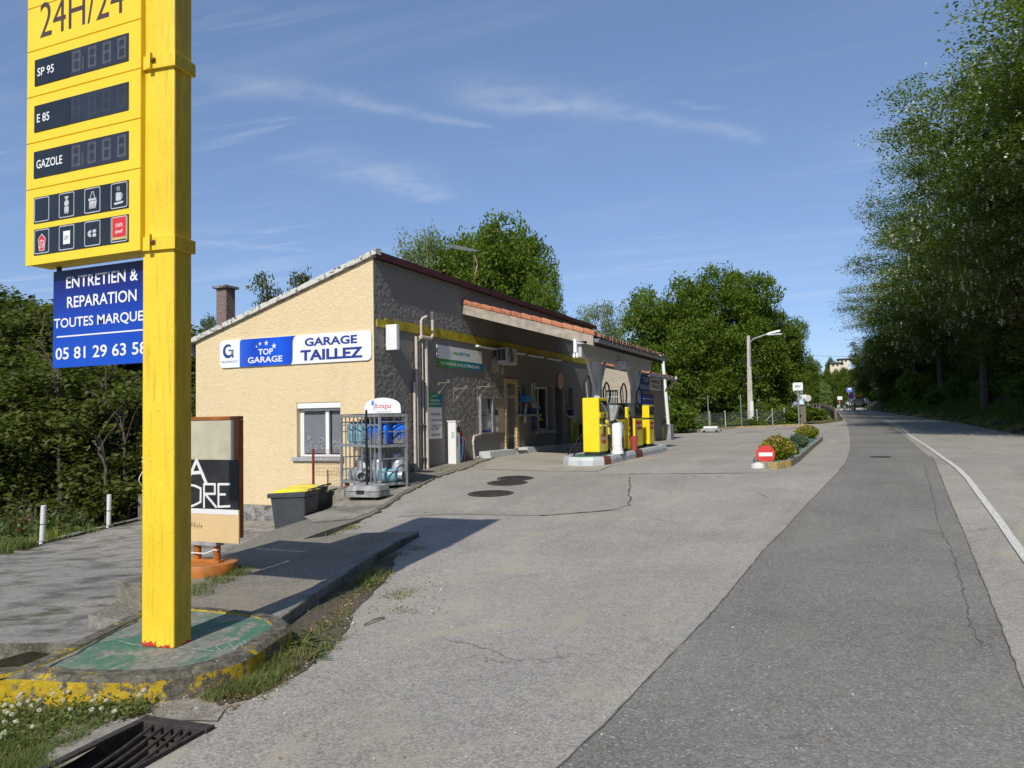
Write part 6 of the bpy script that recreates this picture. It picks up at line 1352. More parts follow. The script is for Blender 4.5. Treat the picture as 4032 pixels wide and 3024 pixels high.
# canopy: hanging square sign with LT, box light and floodlight at the near beam end
k8 = 500/1276.
def z8(x, y, pl): return pl.uv(2200+x*k8, 1200+y*k8)
NB = Pl('Y', 18.5); a0, b1 = z8(145, 345, NB); a1, b0 = z8(180, 480, NB); ln = thing('beam_lamp', 'white box lamp with twin spotlights hanging at the near end of the canopy beam', 'lamp', (a0, 18.5, b0)); m = MB(); m.box(a0, a1, 18.5, 18.58, b0, b1); m.build('box', 'sign_white', ln, bevel=.006)
for dx in (-.04, .04): m = MB(); m.lathe([(.02, .0), (.035, -.05), (.04, -.08), (.025, -.13)], ((a0+a1)/2+dx, 18.54, b0), 10); m.build('spotlight', 'cabinet_white', ln, smooth=True)
m = MB(); m.box(a1-.02, a1+.25, 18.58, 18.66, b1-.12, b1-.06); m.build('arm', 'post_grey', ln)
LPl = Pl('Y', 22.0); a0, b1 = z8(556, 565, LPl); a1, b0 = z8(675, 650, LPl); lt = thing('hanging_sign', 'grey LT letter box sign hanging under the beam between the posts', 'sign', (a0, 22.0, b0)); m = MB(); m.box(a0, a1, 22.0, 22.12, b0, b1); m.build('box', 'post_grey', lt, bevel=.01)
for s, f0, f1 in (('L', .42, .60), ('T', .70, .88)):
    m = MB(); w_ = a1-a0; LPl.rect(m, a0+f0*w_, a0+f1*w_, b0+.15*(b1-b0), b1-.15*(b1-b0), 0, .003); m.build('letter_plate', 'sign_white', lt); LPl.text(s, (a0+(f0+.04)*w_, a0+(f1-.04)*w_, b0+.24*(b1-b0), b1-.24*(b1-b0)), 'black_print', lt, .005, .001, .06)
for x in (a0+.05, a1-.05): m = MB(); m.cyl((x, 22.06, b1), (x, 22.06, 3.2), .008); m.build('hanger', 'metal_dark', lt)
# ================================================================ PUMP ISLAND
IX0, IX1, IY0, IY1 = -6.62, -5.42, 17.95, 25.3
isl2 = struct(thing('pump_island', None, None, (-6., 21, .3)))
ol = [(IX0+.28, IY0+.06), (IX0+.62, IY0-.02), (IX0+.92, IY0+.06), (IX1-.08, IY0+.32), (IX1, IY0+.66)]+[(IX1, y) for y in np.arange(19.4, 25.4, .8)]+[(IX1-.05, IY1-.2), (IX1-.25, IY1)]+[(IX0+.25, IY1), (IX0, IY1-.25)]+[(IX0, y) for y in np.arange(24.8, 19., -.9)]+[(IX0, IY0+.7), (IX0+.06, IY0+.3)]
def izs(x, y): return G(x, y)+.19
n_ = len(ol)
for i in range(n_):
    a, b = Vector(ol[i]), Vector(ol[(i+1) % n_]); d = (b-a).normalized(); nn = Vector((-d.y, d.x)); a2, b2 = a+d*.004, b-d*.004
    q = [a2, b2, b2+nn*.16, a2+nn*.16]; q1 = [a2+nn*.035, b2+nn*.035, b2+nn*.16, a2+nn*.16]
    m = MB(); m.hexa([(p.x, p.y, G(p.x, p.y)-.1) for p in q]+[(p.x, p.y, G(p.x, p.y)+.12) for p in q]); m.hexa([(p.x, p.y, G(p.x, p.y)+.121) for p in q]+[(p.x, p.y, G(p.x, p.y)+.21) for p in q1])
    red = i in (3, 7); m.build('kerb_stone', 'kerb_red' if red else 'kerb_paint', isl2, bevel=.006, seg=1)
m = MB(); m.prism(offs(ol, .13), .2, lambda x, y: izs(x, y)+.01); m.build('island_surface', simple('island_green', (.06, .17, .12), .7, .3, 4, .3, dirt=(.25, .25, .22), dirtamt=.8), isl2)
def pump(label, x0, x1, y0, y1, zt, style, fy=None):
    zb = izs(x0, y0)+.012; t = thing('fuel_pump', label, 'fuel pump', ((x0+x1)/2, (y0+y1)/2, zb), group='fuel pumps on the island'); X = Pl('X', x1); H_ = zt-zb; L_ = y1-y0
    m = MB(); m.box(x0+.03, x1-.03, y0+.03, y1-.03, zb, zb+.08); m.build('base', 'bin_dark', t)
    if style == 'tall':
        m = MB(); m.box(x0, x1, y0, y1, zb+.08, zt); m.build('body', 'pump_yellow', t, bevel=.03, seg=3)
        m = MB(); X.rect(m, y0+.06, y1-.05, zt-.36, zt-.08, 0, .006); m.build('display', 'pump_face_black', t)
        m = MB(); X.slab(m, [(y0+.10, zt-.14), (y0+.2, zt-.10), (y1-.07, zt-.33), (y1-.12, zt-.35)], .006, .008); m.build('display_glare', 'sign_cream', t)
        m = MB(); X.rect(m, y0+.04, y1-.04, zt-.50, zt-.37, 0, .02); m.build('keypad_panel', 'pump_yellow', t, bevel=.004)
        for q in (.25, .5, .75): m = MB(); X.rect(m, y0+L_*q-.04, y0+L_*q+.04, zt-.46, zt-.43, .02, .024); m.build('button', 'metal_dark', t)
        m = MB(); X.rect(m, y0+.05, y1-.06, zt-.68, zt-.53, -.0, .004); m.build('recess', 'pump_dark', t)
        m = MB(); X.rect(m, y0+.03, y1-.02, zt-.73, zt-.68, 0, .045); m.build('ledge', 'pump_yellow', t, bevel=.006)
    else:
        zc = zb+H_*.68; m = MB(); m.box(x0, x1, y0, y1, zb+.08, zc-.03); m.build('body', 'pump_yellow', t, bevel=.015)
        m = MB(); m.box(x0+.01, x1-.01, y0+.01, y1-.01, zc-.029, zc+.02); m.build('waist', 'bin_dark', t)
        hm = 'pump_dark' if style == 'dark' else 'pump_yellow'
        m = MB(); m.box(x0-.01, x1+.0, y0-.0, y1+.0, zc+.021, zt); m.build('head', hm, t, bevel=.01)
        m = MB(); X.rect(m, y0+.03, y1-.03, zc+.10 if style == 'dark' else zc+.12, zt-.04, .0, .008); m.build('display', 'pump_face_black', t)
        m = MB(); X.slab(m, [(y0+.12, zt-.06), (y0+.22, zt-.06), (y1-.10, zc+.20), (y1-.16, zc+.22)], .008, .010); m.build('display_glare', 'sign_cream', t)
        if style == 'dark': m = MB(); m.box(x0+.0, x1-.06, y0-.006, y0-.001, zb+.3, zt-.02); m.build('side_panel', 'pump_dark', t)
    # sticker
    sy = (y0+.16, y1-.2) if style == 'tall' else (y0+.12, y1-.12); sz = (zb+.30, zb+.56) if style == 'tall' else (zb+H_*.42, zb+H_*.60)
    m = MB(); X.slab(m, rrect(*sy, *sz, .04), 0, .003); m.build('sticker', 'red_sticker', t); X.text('dyneff', (sy[0]+.04, sy[1]-.04, sz[0]+.06, sz[1]-.08), 'sign_white', t, .004, .001, .02)
    # hose on its mast
    mz = zt+.54; my = y0+.16
    m = MB(); m.cyl((x0+.10, my, zt-.02), (x0+.06, my, mz-.05), .016, n=8); m.build('hose_mast', 'metal_galv', t, smooth=True)
    yy = my; hw = .09
    pts = [(x0+.05, yy-.06, zt+.0), (x0+.03, yy-.07, mz-.2), (x0+.08, yy-.03, mz-.03), (x0+.06+hw*.5, yy, mz+.03), (x0+.06+hw, yy+.04, mz-.06), (x0+.08+hw, yy+.06, mz-.28), (x0+.06+hw, yy+.08, zt+.02)]
    def smooth_path(P, k=5):
        out = []; P = [Vector(p) for p in P]
        for i in range(len(P)-1):
            p0, p1, p2, p3 = P[max(0, i-1)], P[i], P[i+1], P[min(len(P)-1, i+2)]
            for j in range(k): t_ = j/k; out.append(.5*((2*p1)+(p2-p0)*t_+(2*p0-5*p1+4*p2-p3)*t_*t_+(3*p1-p0-3*p2+p3)*t_**3))
        return out+[P[-1]]
    m = MB(); m.tube(smooth_path(pts), .022, 8); m.build('hose', 'hose_black', t, smooth=True)
    if style == 'tall':
        ny = y1-.20; nz = zb+H_*.55; m = MB(); X.rect(m, ny-.16, ny-.04, nz-.24, nz+.28, .0, .03); m.build('nozzle_holder', 'pump_face_black', t)
        m = MB(); m.hexa([(x1+.03, ny-.12, nz-.0), (x1+.08, ny-.06, nz-.02), (x1+.08, ny+.06, nz-.02), (x1+.03, ny+.02, nz), (x1+.03, ny-.14, nz+.08), (x1+.10, ny-.10, nz+.10), (x1+.10, ny+.04, nz+.07), (x1+.03, ny+.02, nz+.09)]); m.build('nozzle', 'lid_yellow', t, bevel=.01)
        m = MB(); m.cyl((x1+.07, ny+.03, nz-.28), (x1+.07, ny+.02, nz-.10), .028, n=8); m.build('hose_sleeve', 'lid_yellow', t, smooth=True)
        m = MB(); m.tube(smooth_path([(x1+.07, ny+.02, nz-.10), (x1+.07, ny+.04, nz-.5), (x1+.10, ny+.15, nz-.62), (x1+.14, ny+.36, zb+.04), (x1+.1, ny+.5, zb+.02)]), .02, 8); m.build('hose', 'hose_black', t, smooth=True)
        m = MB(); m.tube(smooth_path([(x0-.02, y0+.3, zb+.65), (x0-.2, y0+.1, zb+.35), (x0-.42, y0-.1, zb-.05), (x0-.36, y0-.1, zb-.12), (x0-.15, y0-.1, zb+.1), (x0-.05, y0+.1, zb+.45)]), .016, 8); m.build('hose', 'hose_black', t, smooth=True)
    return t
def yat(u, X): return float(onX(u, 1700, X)[1])
pzt = float(onZ(2330, 1566, 1)[2])
p1y = 18.72; p1x0 = float(onY(2296, 1780, p1y)[0]); p1x1 = float(onY(2362, 1780, p1y)[0]); zt1 = float(onY(2330, 1566, p1y)[2]); p1y1 = yat(2394, p1x1)
print('pump1', p1x0, p1x1, p1y1, zt1)
pump('tall yellow fuel pump with a plain sunlit side, nearest on the island', p1x0, p1x1, p1y, min(p1y1, p1y+.85), zt1, 'tall')
PXs = -5.68
y_a, y_b = yat(2436, PXs), yat(2463, PXs); pump('dark headed fuel pump with dyneff sticker behind the white tank', PXs-.46, PXs, y_a, max(y_b, y_a+.5), float(onX(2450, 1587, PXs)[2]), 'dark')
y_a, y_b = yat(2501, PXs), yat(2531, PXs); pump('dark headed fuel pump beside the red bucket and second canopy post', PXs-.46, PXs, y_a, y_b, float(onX(2515, 1586, PXs)[2]), 'dark')
y_a = yat(2558, PXs); pump('all yellow fuel pump at the far end of the island', PXs-.44, PXs, y_a, y_a+.62, float(onX(2560, 1596, PXs)[2]), 'yellow')
# yellow payment column between the dark pumps
yc = yat(2473, PXs-.05); zb = izs(-7, yc)+.01; zt = float(onX(2480, 1603, PXs-.05)[2])
pc_ = thing('payment_column', 'slim rounded yellow payment column between the two dark headed pumps', 'payment terminal', (PXs-.2, yc, zb)); m = MB(); P_ = rrect(PXs-.36, PXs-.05, yc, yc+.34, .08); m.prism(P_, zb, zt); m.build('column', 'pump_yellow', pc_, bevel=.02, smooth=True); X = Pl('X', PXs-.05)
for i in range(5): m = MB(); z = zt-.16-i*.17; X.rect(m, yc+.1, yc+.27, z-.04, z+.04, 0, .006); m.build('slot', 'pump_face_black', pc_)
m = MB(); X.slab(m, rrect(yc+.1, yc+.27, zb+.75, zb+.88, .02), 0, .005); m.build('sticker', 'red_sticker', pc_)
# white tank and grey one behind, bucket, wipers box
tc_ = onZ(2425, 1786, .645); tx, ty = float(tc_[0]), float(tc_[1])+.16; zb = izs(tx, ty)+.01; rt = 46*k8*.5*1.75/3050*24.5/.9; hT = float(onY(2432, 1665, ty)[2])-zb
tk = thing('gas_tank', 'white domed cylinder housing standing between the first and second pumps', 'cylinder', (tx, ty, zb)); m = MB(); rt = .142; m.lathe([(rt*1.12, 0), (rt*1.12, .05), (rt, .07), (rt, hT*.27), (rt*1.03, hT*.275), (rt*1.03, hT*.295), (rt*.97, hT*.30), (rt*.93, hT*.93), (rt*.8, hT*.975), (rt*.3, hT), (0, hT)], (tx, ty, zb), 32, False); m.build('shell', 'tank_white', tk, smooth=True)
m = MB(); m.box(tx+rt*.98, tx+rt*1.06, ty-.05, ty+.06, zb+.15, zb+.42); m.build('label_plate', 'black_print', tk)
m = MB(); m.lathe([(rt*1.3, 0), (rt*1.3, hT*.95), (rt*1.0, hT*1.02), (rt*.3, hT*1.05), (0, hT*1.05)], (tx-.12, ty+.38, zb), 28, False); tag(m.build('gas_tank', simple('tank_grey', (.40, .42, .43), .5), smooth=True), 'shaded grey domed cylinder just behind the white cylinder on the island', 'cylinder')
bk = onX(2497, 1765, PXs+.12); m = MB(); zb = izs(-5.6, bk[1])+.01; m.lathe([(.08, 0), (.11, .38), (.115, .4)], (PXs+.12, float(bk[1]), zb), 16); bko = thing('squeegee_bucket', 'red bucket with a squeegee handle leaning out beside the dark pump', 'bucket', (PXs+.12, bk[1], zb)); m.build('bucket', 'bucket_red', bko, smooth=True); m = MB(); m.cyl((PXs+.12, float(bk[1]), zb+.25), (PXs+.2, float(bk[1])+.45, zb+.78), .014); m.build('handle', 'metal_dark', bko)
m = MB(); m.box(-7.1, -6.85, p1y+1.3, p1y+1.55, zt1-.5, zt1-.12); 
wp = thing('towel_box', 'pale plastic paper towel box on the side of the first pump', 'dispenser', (p1x1, p1y1, zt1-.6)); m = MB(); m.hexa([(p1x1+.03, p1y+.86, zt1-.62), (p1x1+.16, p1y+.86, zt1-.56), (p1x1+.16, p1y+1.02, zt1-.56), (p1x1+.03, p1y+1.02, zt1-.62), (p1x1+.0, p1y+.86, zt1-.18), (p1x1+.26, p1y+.86, zt1-.20), (p1x1+.26, p1y+1.05, zt1-.20), (p1x1, p1y+1.05, zt1-.18)]); m.build('box', 'orange_cap' if 0 else 'plastic_weathered', wp, bevel=.02)
m = MB(); m.cyl((p1x1+.04, p1y+.95, zt1-.6), (p1x1+.04, p1y+.95, izs(-6, 20)+.01), .02); m.build('stand', 'metal_dark', wp)
# box and leaning pipe at the end of the workshop
q = onZ(2643-6, 1720, .45); bx_, by_ = float(q[0]), float(q[1]); bx_, by_ = -7.15, 35.2; ww = thing('waste_box', 'grey panelled box with a yellow side at the far corner of the workshop', 'box', (bx_, by_, .45))
XY_ = [float(onY(2607, 1700, 35.0)[0]), float(onY(2617, 1700, 35.0)[0]), float(onY(2641, 1700, 35.0)[0])]
zt_ = float(onY(2620, 1672, 35.0)[2]); m = MB(); m.box(XY_[0], XY_[2], 35.0, 35.7, .35, zt_); m.build('box', 'plastic_weathered', ww, bevel=.02); m = MB(); m.box(XY_[0]-.002, XY_[1]-.05, 34.985, 34.998, .36, zt_-.05); m.build('yellow_side', 'pump_yellow', ww); 
pb_, pt_ = onY(2634, 1700, 38.6), onY(2609, 1409, 38.6); m = MB(); m.tube([(pt_[0]-.32, 38.6, pt_[2]+.02), (pt_[0]-.12, 38.6, pt_[2]+.08), (pt_[0], 38.6, pt_[2]-.06)]+[tuple(np.array(pt_)*(1-t)+np.array(pb_)*t) for t in np.linspace(.06, 1, 8)], .085, 10)
tag(m.build('white_pole', 'pvc_white', smooth=True), 'long white slanting pole beside the far corner of the canopy gutter', 'pole')
# manholes
def manhole(u0, u1, v, label, cover=True):
    a, b = gnd(u0, v), gnd(u1, v); r = (b[0]-a[0])/2/math.cos(YAW); c = (a+b)/2; cx, cy_ = float(c[0]), float(c[1]); t = thing('manhole', label, 'manhole', (cx, cy_, G(cx, cy_))); r = abs(r)
    for nm, rr, mt, dz in (('frame', r, 'iron_rust', .014), ('cover', r*.93, 'manhole_iron', .018)):
        m = MB(); m.add([(cx+rr*math.cos(a), cy_+rr*math.sin(a), G(cx+rr*math.cos(a), cy_+rr*math.sin(a))+dz) for a in np.linspace(0, 2*math.pi, 33)[:-1]], [tuple(range(32))]); o = m.build(nm, mt, t)
    if cover:
        m = MB()
        for i in range(-6, 7):
            for j in range(-6, 7):
                x, y = cx+i*r*.135, cy_+j*r*.135
                if math.hypot(x-cx, y-cy_) < r*.84: m.box(x-r*.04, x+r*.04, y-r*.04, y+r*.04, G(x, y)+.016, G(x, y)+.026)
        m.build('tread', 'iron_rust', t)['kind'] = 'stuff'
manhole(1850, 2016, 1945, 'nearest and largest of the rusty manhole covers on the forecourt'); manhole(1923, 2073, 1903, 'middle rusty manhole cover on the forecourt, slightly overlapping the nearest'); manhole(1960, 2098, 1885, 'farthest rusty manhole cover of the three on the forecourt'); manhole(3425, 3510, 1801, 'round manhole cover in the dark road lane')
# drain grate in the foreground: pit, frame and bowed bars
dz0 = .012; g_ = thing('storm_drain', 'rusty storm drain grate with bowed iron bars at the foot of the traffic island', 'drain', (*DHOLE[0], 0))
def dp_(s, t, z): return (*dcorner(s, t), z)
m = MB()
for q in (((0, 0), (1, 0)), ((1, 0), (1, 1)), ((1, 1), (0, 1)), ((0, 1), (0, 0))): m.add([dp_(*q[0], dz0-.0), dp_(*q[1], dz0-.0), dp_(*q[1], -.55), dp_(*q[0], -.55)], [(0, 1, 2, 3)])
m.add([dp_(0, 0, -.5), dp_(1, 0, -.5), dp_(1, 1, -.5), dp_(0, 1, -.5)], [(0, 1, 2, 3)]); m.build('pit', 'soil', g_)
for q0, q1, q2, q3 in (((-.12, -.03), (1.08, -.03), (1.08, .035), (-.12, .035)), ((-.12, .037), (.0, .037), (.0, 1.1), (-.12, 1.1)), ((1.0, .037), (1.05, .037), (1.05, 1.1), (1.0, 1.1))):
    m = MB(); m.hexa([dp_(*q, -.06) for q in (q0, q1, q2, q3)]+[dp_(*q, dz0+.012) for q in (q0, q1, q2, q3)]); m.build('frame_bar', 'iron_rust', g_, bevel=.004)
for i, s in enumerate((.16, .33, .50, .66, .80, .92)):
    m = MB(); m.tube([dp_(s+.05*math.sin(math.pi*t), .04+t*1.02, dz0-.01-.055*math.sin(math.pi*t)) for t in np.linspace(0, 1, 14)], .0105, 6); m.build('grate_bar', 'iron_rust', g_, smooth=True)
# ================================================================ PLANTER, NO-ENTRY SIGN
pl_px = [(2972, 1842), (3010, 1848), (3060, 1848), (3118, 1838), (3150, 1818), (3200, 1770), (3242, 1733), (3228, 1722), (3190, 1722), (3060, 1768), (2990, 1815)]
P0 = [XY(gnd(u, v)) for u, v in pl_px[:7]]; pe = P0[-1]; Pb = [(pe[0]-.9, pe[1]+.1), (P0[0][0]-.15, P0[0][1]+2.)]
# build as a long wedge: right side straight, left side parallel about 1.3 m away
LS = [P0[0], P0[2], P0[3], P0[4], P0[5], P0[6], (P0[6][0]-1.0, P0[6][1]+.2), (P0[0][0]-.25, P0[0][1]+4.), (P0[0][0]-.15, P0[0][1]+1.)]
pk = struct(thing('planted_island', None, None, (*P0[0], .3)))
n_ = len(LS); st_n = 0
for i in range(n_):
    a, b = Vector(LS[i]), Vector(LS[(i+1) % n_]); L_ = (b-a).length; k_ = max(1, round(L_/(1.1 if i else .6))); 
    for j in range(k_):
        p, q = a+(b-a)*(j/k_), a+(b-a)*((j+1)/k_); d = (q-p).normalized(); nn = Vector((-d.y, d.x)); p2, q2 = p+d*.01, q-d*.01; r = random.uniform(-.01, .01)
        m = MB(); m.hexa([(x.x, x.y, G(x.x, x.y)-.1) for x in (p2, q2, q2+nn*.15, p2+nn*.15)]+[(x.x, x.y, G(x.x, x.y)+.14+r) for x in (p2+nn*.015, q2+nn*.015, q2+nn*.15, p2+nn*.15)])
        m.build('kerb_stone', 'kerb_yellow_faint' if i in (0, 1) else 'kerb_stone', pk, bevel=.012); st_n += 1
m = MB(); m.prism(offs(LS, .13), .1, lambda x, y: G(x, y)+.11); m.build('island_surface', M['island_green'], pk)
m = MB(); w0 = gnd(2985, 1843); m.lathe([(.16, 0), (.15, .07), (.08, .12), (0, .13)], (w0[0], w0[1], w0[2]), 10, False); tag(m.build('white_stone', 'stone_white', smooth=True), 'white painted stone at the near tip of the planted island', 'stone')
ne = Pl('Y', float(gnd(3040, 1848)[1])+.30); cxn, czn = ne.uv(3014, 1789); 
nes = thing('no_entry_sign', 'small round red no entry sign low in front of the planted island shrubs', 'road sign', (cxn, ne.at, G(cxn, ne.at)+.1))
rN = .205; rzN = math.radians(18)
m = MB(); m.cyl((0, .0, .0), (0, -.012, .0), rN, n=40); di = m.build('disc', 'signal_red', nes, local=True); m = MB(); m.box(-rN*.72, rN*.72, -.016, -.0125, -rN*.2, rN*.2); ba = m.build('bar', 'sign_white', nes, local=True)
m = MB(); m.cyl((0, .03, -.40), (0, .03, .1), .02); po = m.build('post', 'metal_galv', nes, local=True)
zc_ = czn-nes.location.z
for o in (di, ba, po): o.location = (0, 0, zc_)
nes.rotation_euler = (0, 0, rzN)
# ================================================================ FENCES, LAMP POST, FAR SIGNS
wf = thing('wire_fence', 'long grey wire mesh fence on thin posts along the back of the forecourt', 'fence', (*FA, .6))
tops = [(2555, 0), (2622, 1), (2641, 2), (2720, 0), (2792, 2), (2797, 0), (2858, 0), (2921, 2), (2984, 0), (3044, 0), (3091, 3)]
Fp = []
for u, k_ in tops:
    # meet the fence line
    d = ray(u, 1690); s = None
    den = d[1]-(FB[1]-FA[1])/(FB[0]-FA[0])*d[0]; t = (FA[1]-(FB[1]-FA[1])/(FB[0]-FA[0])*FA[0])/den; x, y = d[0]*t, d[1]*t; Fp.append((x, y, k_))
Fp.append((FB[0], FB[1], 4))
for x, y, k_ in Fp:
    z = G(x, y); h = {0: 1.15, 1: 1.15, 2: 2.2, 3: 1.2, 4: 1.3}[k_]; m = MB(); lean = .12 if k_ == 4 else .03; m.cyl((x, y, z-.1), (x-lean, y, z+h), .05 if k_ in (4,) else .035, n=6); m.build('post', 'post_concrete' if k_ != 2 else 'metal_galv', wf)
x, y, _ = Fp[9]; z = G(x, y); m = MB(); m.cyl((x-.75, y-.1, z), (x, y, z+.75), .04, n=6); m.build('strut', 'post_concrete', wf)
MT = NT('mesh_wire'); MT.fin((.36, .38, .38), .5, .4, .3)
m = MB()
for (x0, y0, _), (x1, y1, _) in zip(Fp, Fp[1:]):
    z0, z1 = G(x0, y0), G(x1, y1)
    for i in range(9): h = .08+i*.115; m.tube([(x0, y0, z0+h), (x1, y1, z1+h)], .009, 3)
    n_ = max(2, int(math.hypot(x1-x0, y1-y0)/.16))
    for i in range(n_): t = i/n_; x, y, z = x0+(x1-x0)*t, y0+(y1-y0)*t, z0+(z1-z0)*t; m.tube([(x, y, z+.06), (x, y, z+1.0)], .004, 3)
m.build('mesh', 'mesh_wire', wf)['kind'] = 'stuff'
YK = [XY(gnd(u, v)) for u, v in ((2560, 1712), (2660, 1706), (2760, 1698), (2900, 1686), (3040, 1680), (3180, 1675))]
m = MB()
for a, b in zip(YK, YK[1:]):
    a, b = Vector(a), Vector(b); n_ = Vector((-(b-a).y, (b-a).x)).normalized(); m.hexa([(p.x, p.y, G(p.x, p.y)-.05) for p in (a, b, b+n_*.3, a+n_*.3)]+[(p.x, p.y, G(p.x, p.y)+.11) for p in (a, b, b+n_*.3, a+n_*.3)])
struct(m.build('back_kerb', 'kerb_yellow_faint', bevel=.01))
# low grey cap lying on the forecourt
q = gnd(2800, 1703); cp = thing('low_box', 'small grey and white box lying on the forecourt near the wire fence', 'box', q); m = MB(); m.box(q[0]-.55, q[0]+.55, q[1]-.3, q[1]+.3, q[2]+.05, q[2]+.22); m.build('base', 'plastic_weathered', cp, bevel=.04); m = MB(); m.box(q[0]-.4, q[0]+.4, q[1]-.25, q[1]+.25, q[2]+.23, q[2]+.36); m.build('cap', 'paint_white', cp, bevel=.03); 
for s in (-1, 1): m = MB(); m.cyl((q[0]+s*.35, q[1]-.2, q[2]+.06), (q[0]+s*.35, q[1]-.3, q[2]+.06), .08, n=10); m.build('wheel', 'bin_dark', cp)
# concrete lamp post
q = gnd(2957, 1669); lx, ly, lz = [float(c) for c in q]; ltz = float(onY(2947, 1322, ly)[2]); ltx = float(onY(2947, 1322, ly)[0])
lp = thing('street_lamp', 'tall concrete street lamp post with an angled lamp arm by the wire fence', 'street lamp', (lx, ly, lz))
def lerp(t): return (lx+(ltx-lx)*t, ly, lz+(ltz-lz)*t)
m = MB(); p, q2 = Vector(lerp(0)), Vector(lerp(1)); 
def sq(c, w): return [(c.x-w, c.y-w, c.z), (c.x+w, c.y-w, c.z), (c.x+w, c.y+w, c.z), (c.x-w, c.y+w, c.z)]
m.hexa(sq(p, .215)+sq(q2, .11)); m.build('post', 'post_concrete', lp, bevel=.02)
for t in (.12, .25, .38, .5, .62, .74): 
    c = Vector(lerp(t)); w = .215-.105*t+.004; m = MB(); m.box(c.x-w, c.x+w, c.y-w-.002, c.y+w, c.z-.02, c.z+.02); m.build('band', simple('band_grey', (.30, .29, .27), .8) if 'band_grey' not in M else 'band_grey', lp)
for t in (.19, .52, .70): c = Vector(lerp(t)); m = MB(); m.cyl((c.x-.9, c.y, c.z), (c.x+1., c.y, c.z+.02), .025, n=6); m.build('step_bar', 'metal_dark', lp)
m = MB(); c = Vector(lerp(0)); m.box(c.x+.0, c.x+.24, c.y-.25, c.y-.225, c.z, c.z+1.7); m.build('white_panel', 'paint_white', lp)
h0 = onY(2956, 1344, ly); h1 = onY(3020, 1317, ly); h2 = onY(3074, 1303, ly); m = MB(); m.tube([(h0[0]-.05, ly-.2, h0[2]-1.8), (h0[0]-.03, ly-.2, h0[2]-.1), (h0[0]+.2, ly-.2, h0[2]+.15), (h1[0]-.4, ly-.2, h1[2]-.12), (h1[0], ly-.2, h1[2])], .055, 8); m.build('lamp_arm', 'metal_galv', lp, smooth=True)
m = MB(); d_ = Vector((h2[0]-h1[0], 0, h2[2]-h1[2])).normalized(); a_, b_ = Vector((h1[0], ly-.2, h1[2])), Vector((h2[0], ly-.2, h2[2])); n_ = Vector((-d_.z, 0, d_.x)); w = .2
vs = []
for p_, ww_, tt in ((a_, .08, .05), (a_+(b_-a_)*.25, .16, .085), (b_-(b_-a_)*.1, .15, .075), (b_, .10, .04)): vs += [p_+Vector((0, -ww_, 0))-n_*tt*.6, p_+Vector((0, ww_, 0))-n_*tt*.6, p_+Vector((0, ww_*.7, 0))+n_*tt, p_+Vector((0, -ww_*.7, 0))+n_*tt]
m.add(vs, [(i*4+j, i*4+(j+1) % 4, (i+1)*4+(j+1) % 4, (i+1)*4+j) for i in range(3) for j in range(4)]+[(3, 2, 1, 0), (12, 13, 14, 15)]); m.build('lamp_head', 'sign_white', lp, smooth=True)
m = MB(); c = a_+(b_-a_)*.58-n_*.11; m.box(c.x-.55, c.x+.5, c.y-.15, c.y+.15, c.z-.14, c.z-.02); m.build('lamp_glass', 'metal_galv', lp, bevel=.03)
# DKV sign
def sign_on_post(u, vb, y, quad, mat, name, label, cat, pw=.05, text=None, tmat='navy_print', shear=.35, depth=.12):
    x, z = float(onY(u, vb, y)[0]), None; gz_ = G(x, y); P_ = Pl('Y', y); a0, b1 = P_.uv(quad[0], quad[1]); a1, b0 = P_.uv(quad[2], quad[3]); t = thing(name, label, cat, (x, y, gz_))
    m = MB(); m.cyl((x, y+.02, gz_-.1), (x, y+.02, b0+.1), pw, n=8); m.build('post', 'metal_galv', t, smooth=True); m = MB(); P_.slab(m, rrect(a0, a1, b0, b1, .08), -depth, 0.04); m.build('panel', mat, t)
    if text: w_, h_ = a1-a0, b1-b0; P_.text(text, (a0+w_*.2, a1-w_*.2, b0+h_*.38, b0+h_*.66), tmat, t, .045, .001, .03, shear)
    return t, P_
t, P_ = sign_on_post(3146, 1665, 61.0, (3121, 1507, 3162, 1537), 'sign_white', 'fuel_card_sign', 'white DKV sign on a thin metal pole at the end of the wire fence', 'sign', .07, 'DKV')
for s in (-1, 1): m = MB(); x = t.location.x; zb_ = P_.uv(3142, 1537)[1]; m.cyl((x+s*.35, 61., zb_+.02), (x, 61., zb_-.4), .03, n=6); m.build('brace', 'metal_galv', t)
# pair of wooden gate posts next to it
def wood_post(x, y, h, r, label=None, group=None, lean=0): 
    m = MB(); z = G(x, y); m.cyl((x, y, z-.1), (x+lean, y, z+h), r, n=8); return m
tp_ = thing('gate_post_pair', 'weathered pair of wooden posts with crossbar beside the DKV sign', 'gate posts', (-3.1, 61.3, .9)); X_ = [float(onY(u, 1600, 61.)[0]) for u in (3155, 3166)]
for x in X_: m = wood_post(x, 61.2, 1.25, .12); m.build('post', 'wood_weathered', tp_)
m = MB(); z = G(X_[0], 61.2); m.box(X_[0], X_[1], 61.1, 61.25, z+.35, z+.50); m.build('crossbar', 'wood_weathered', tp_)
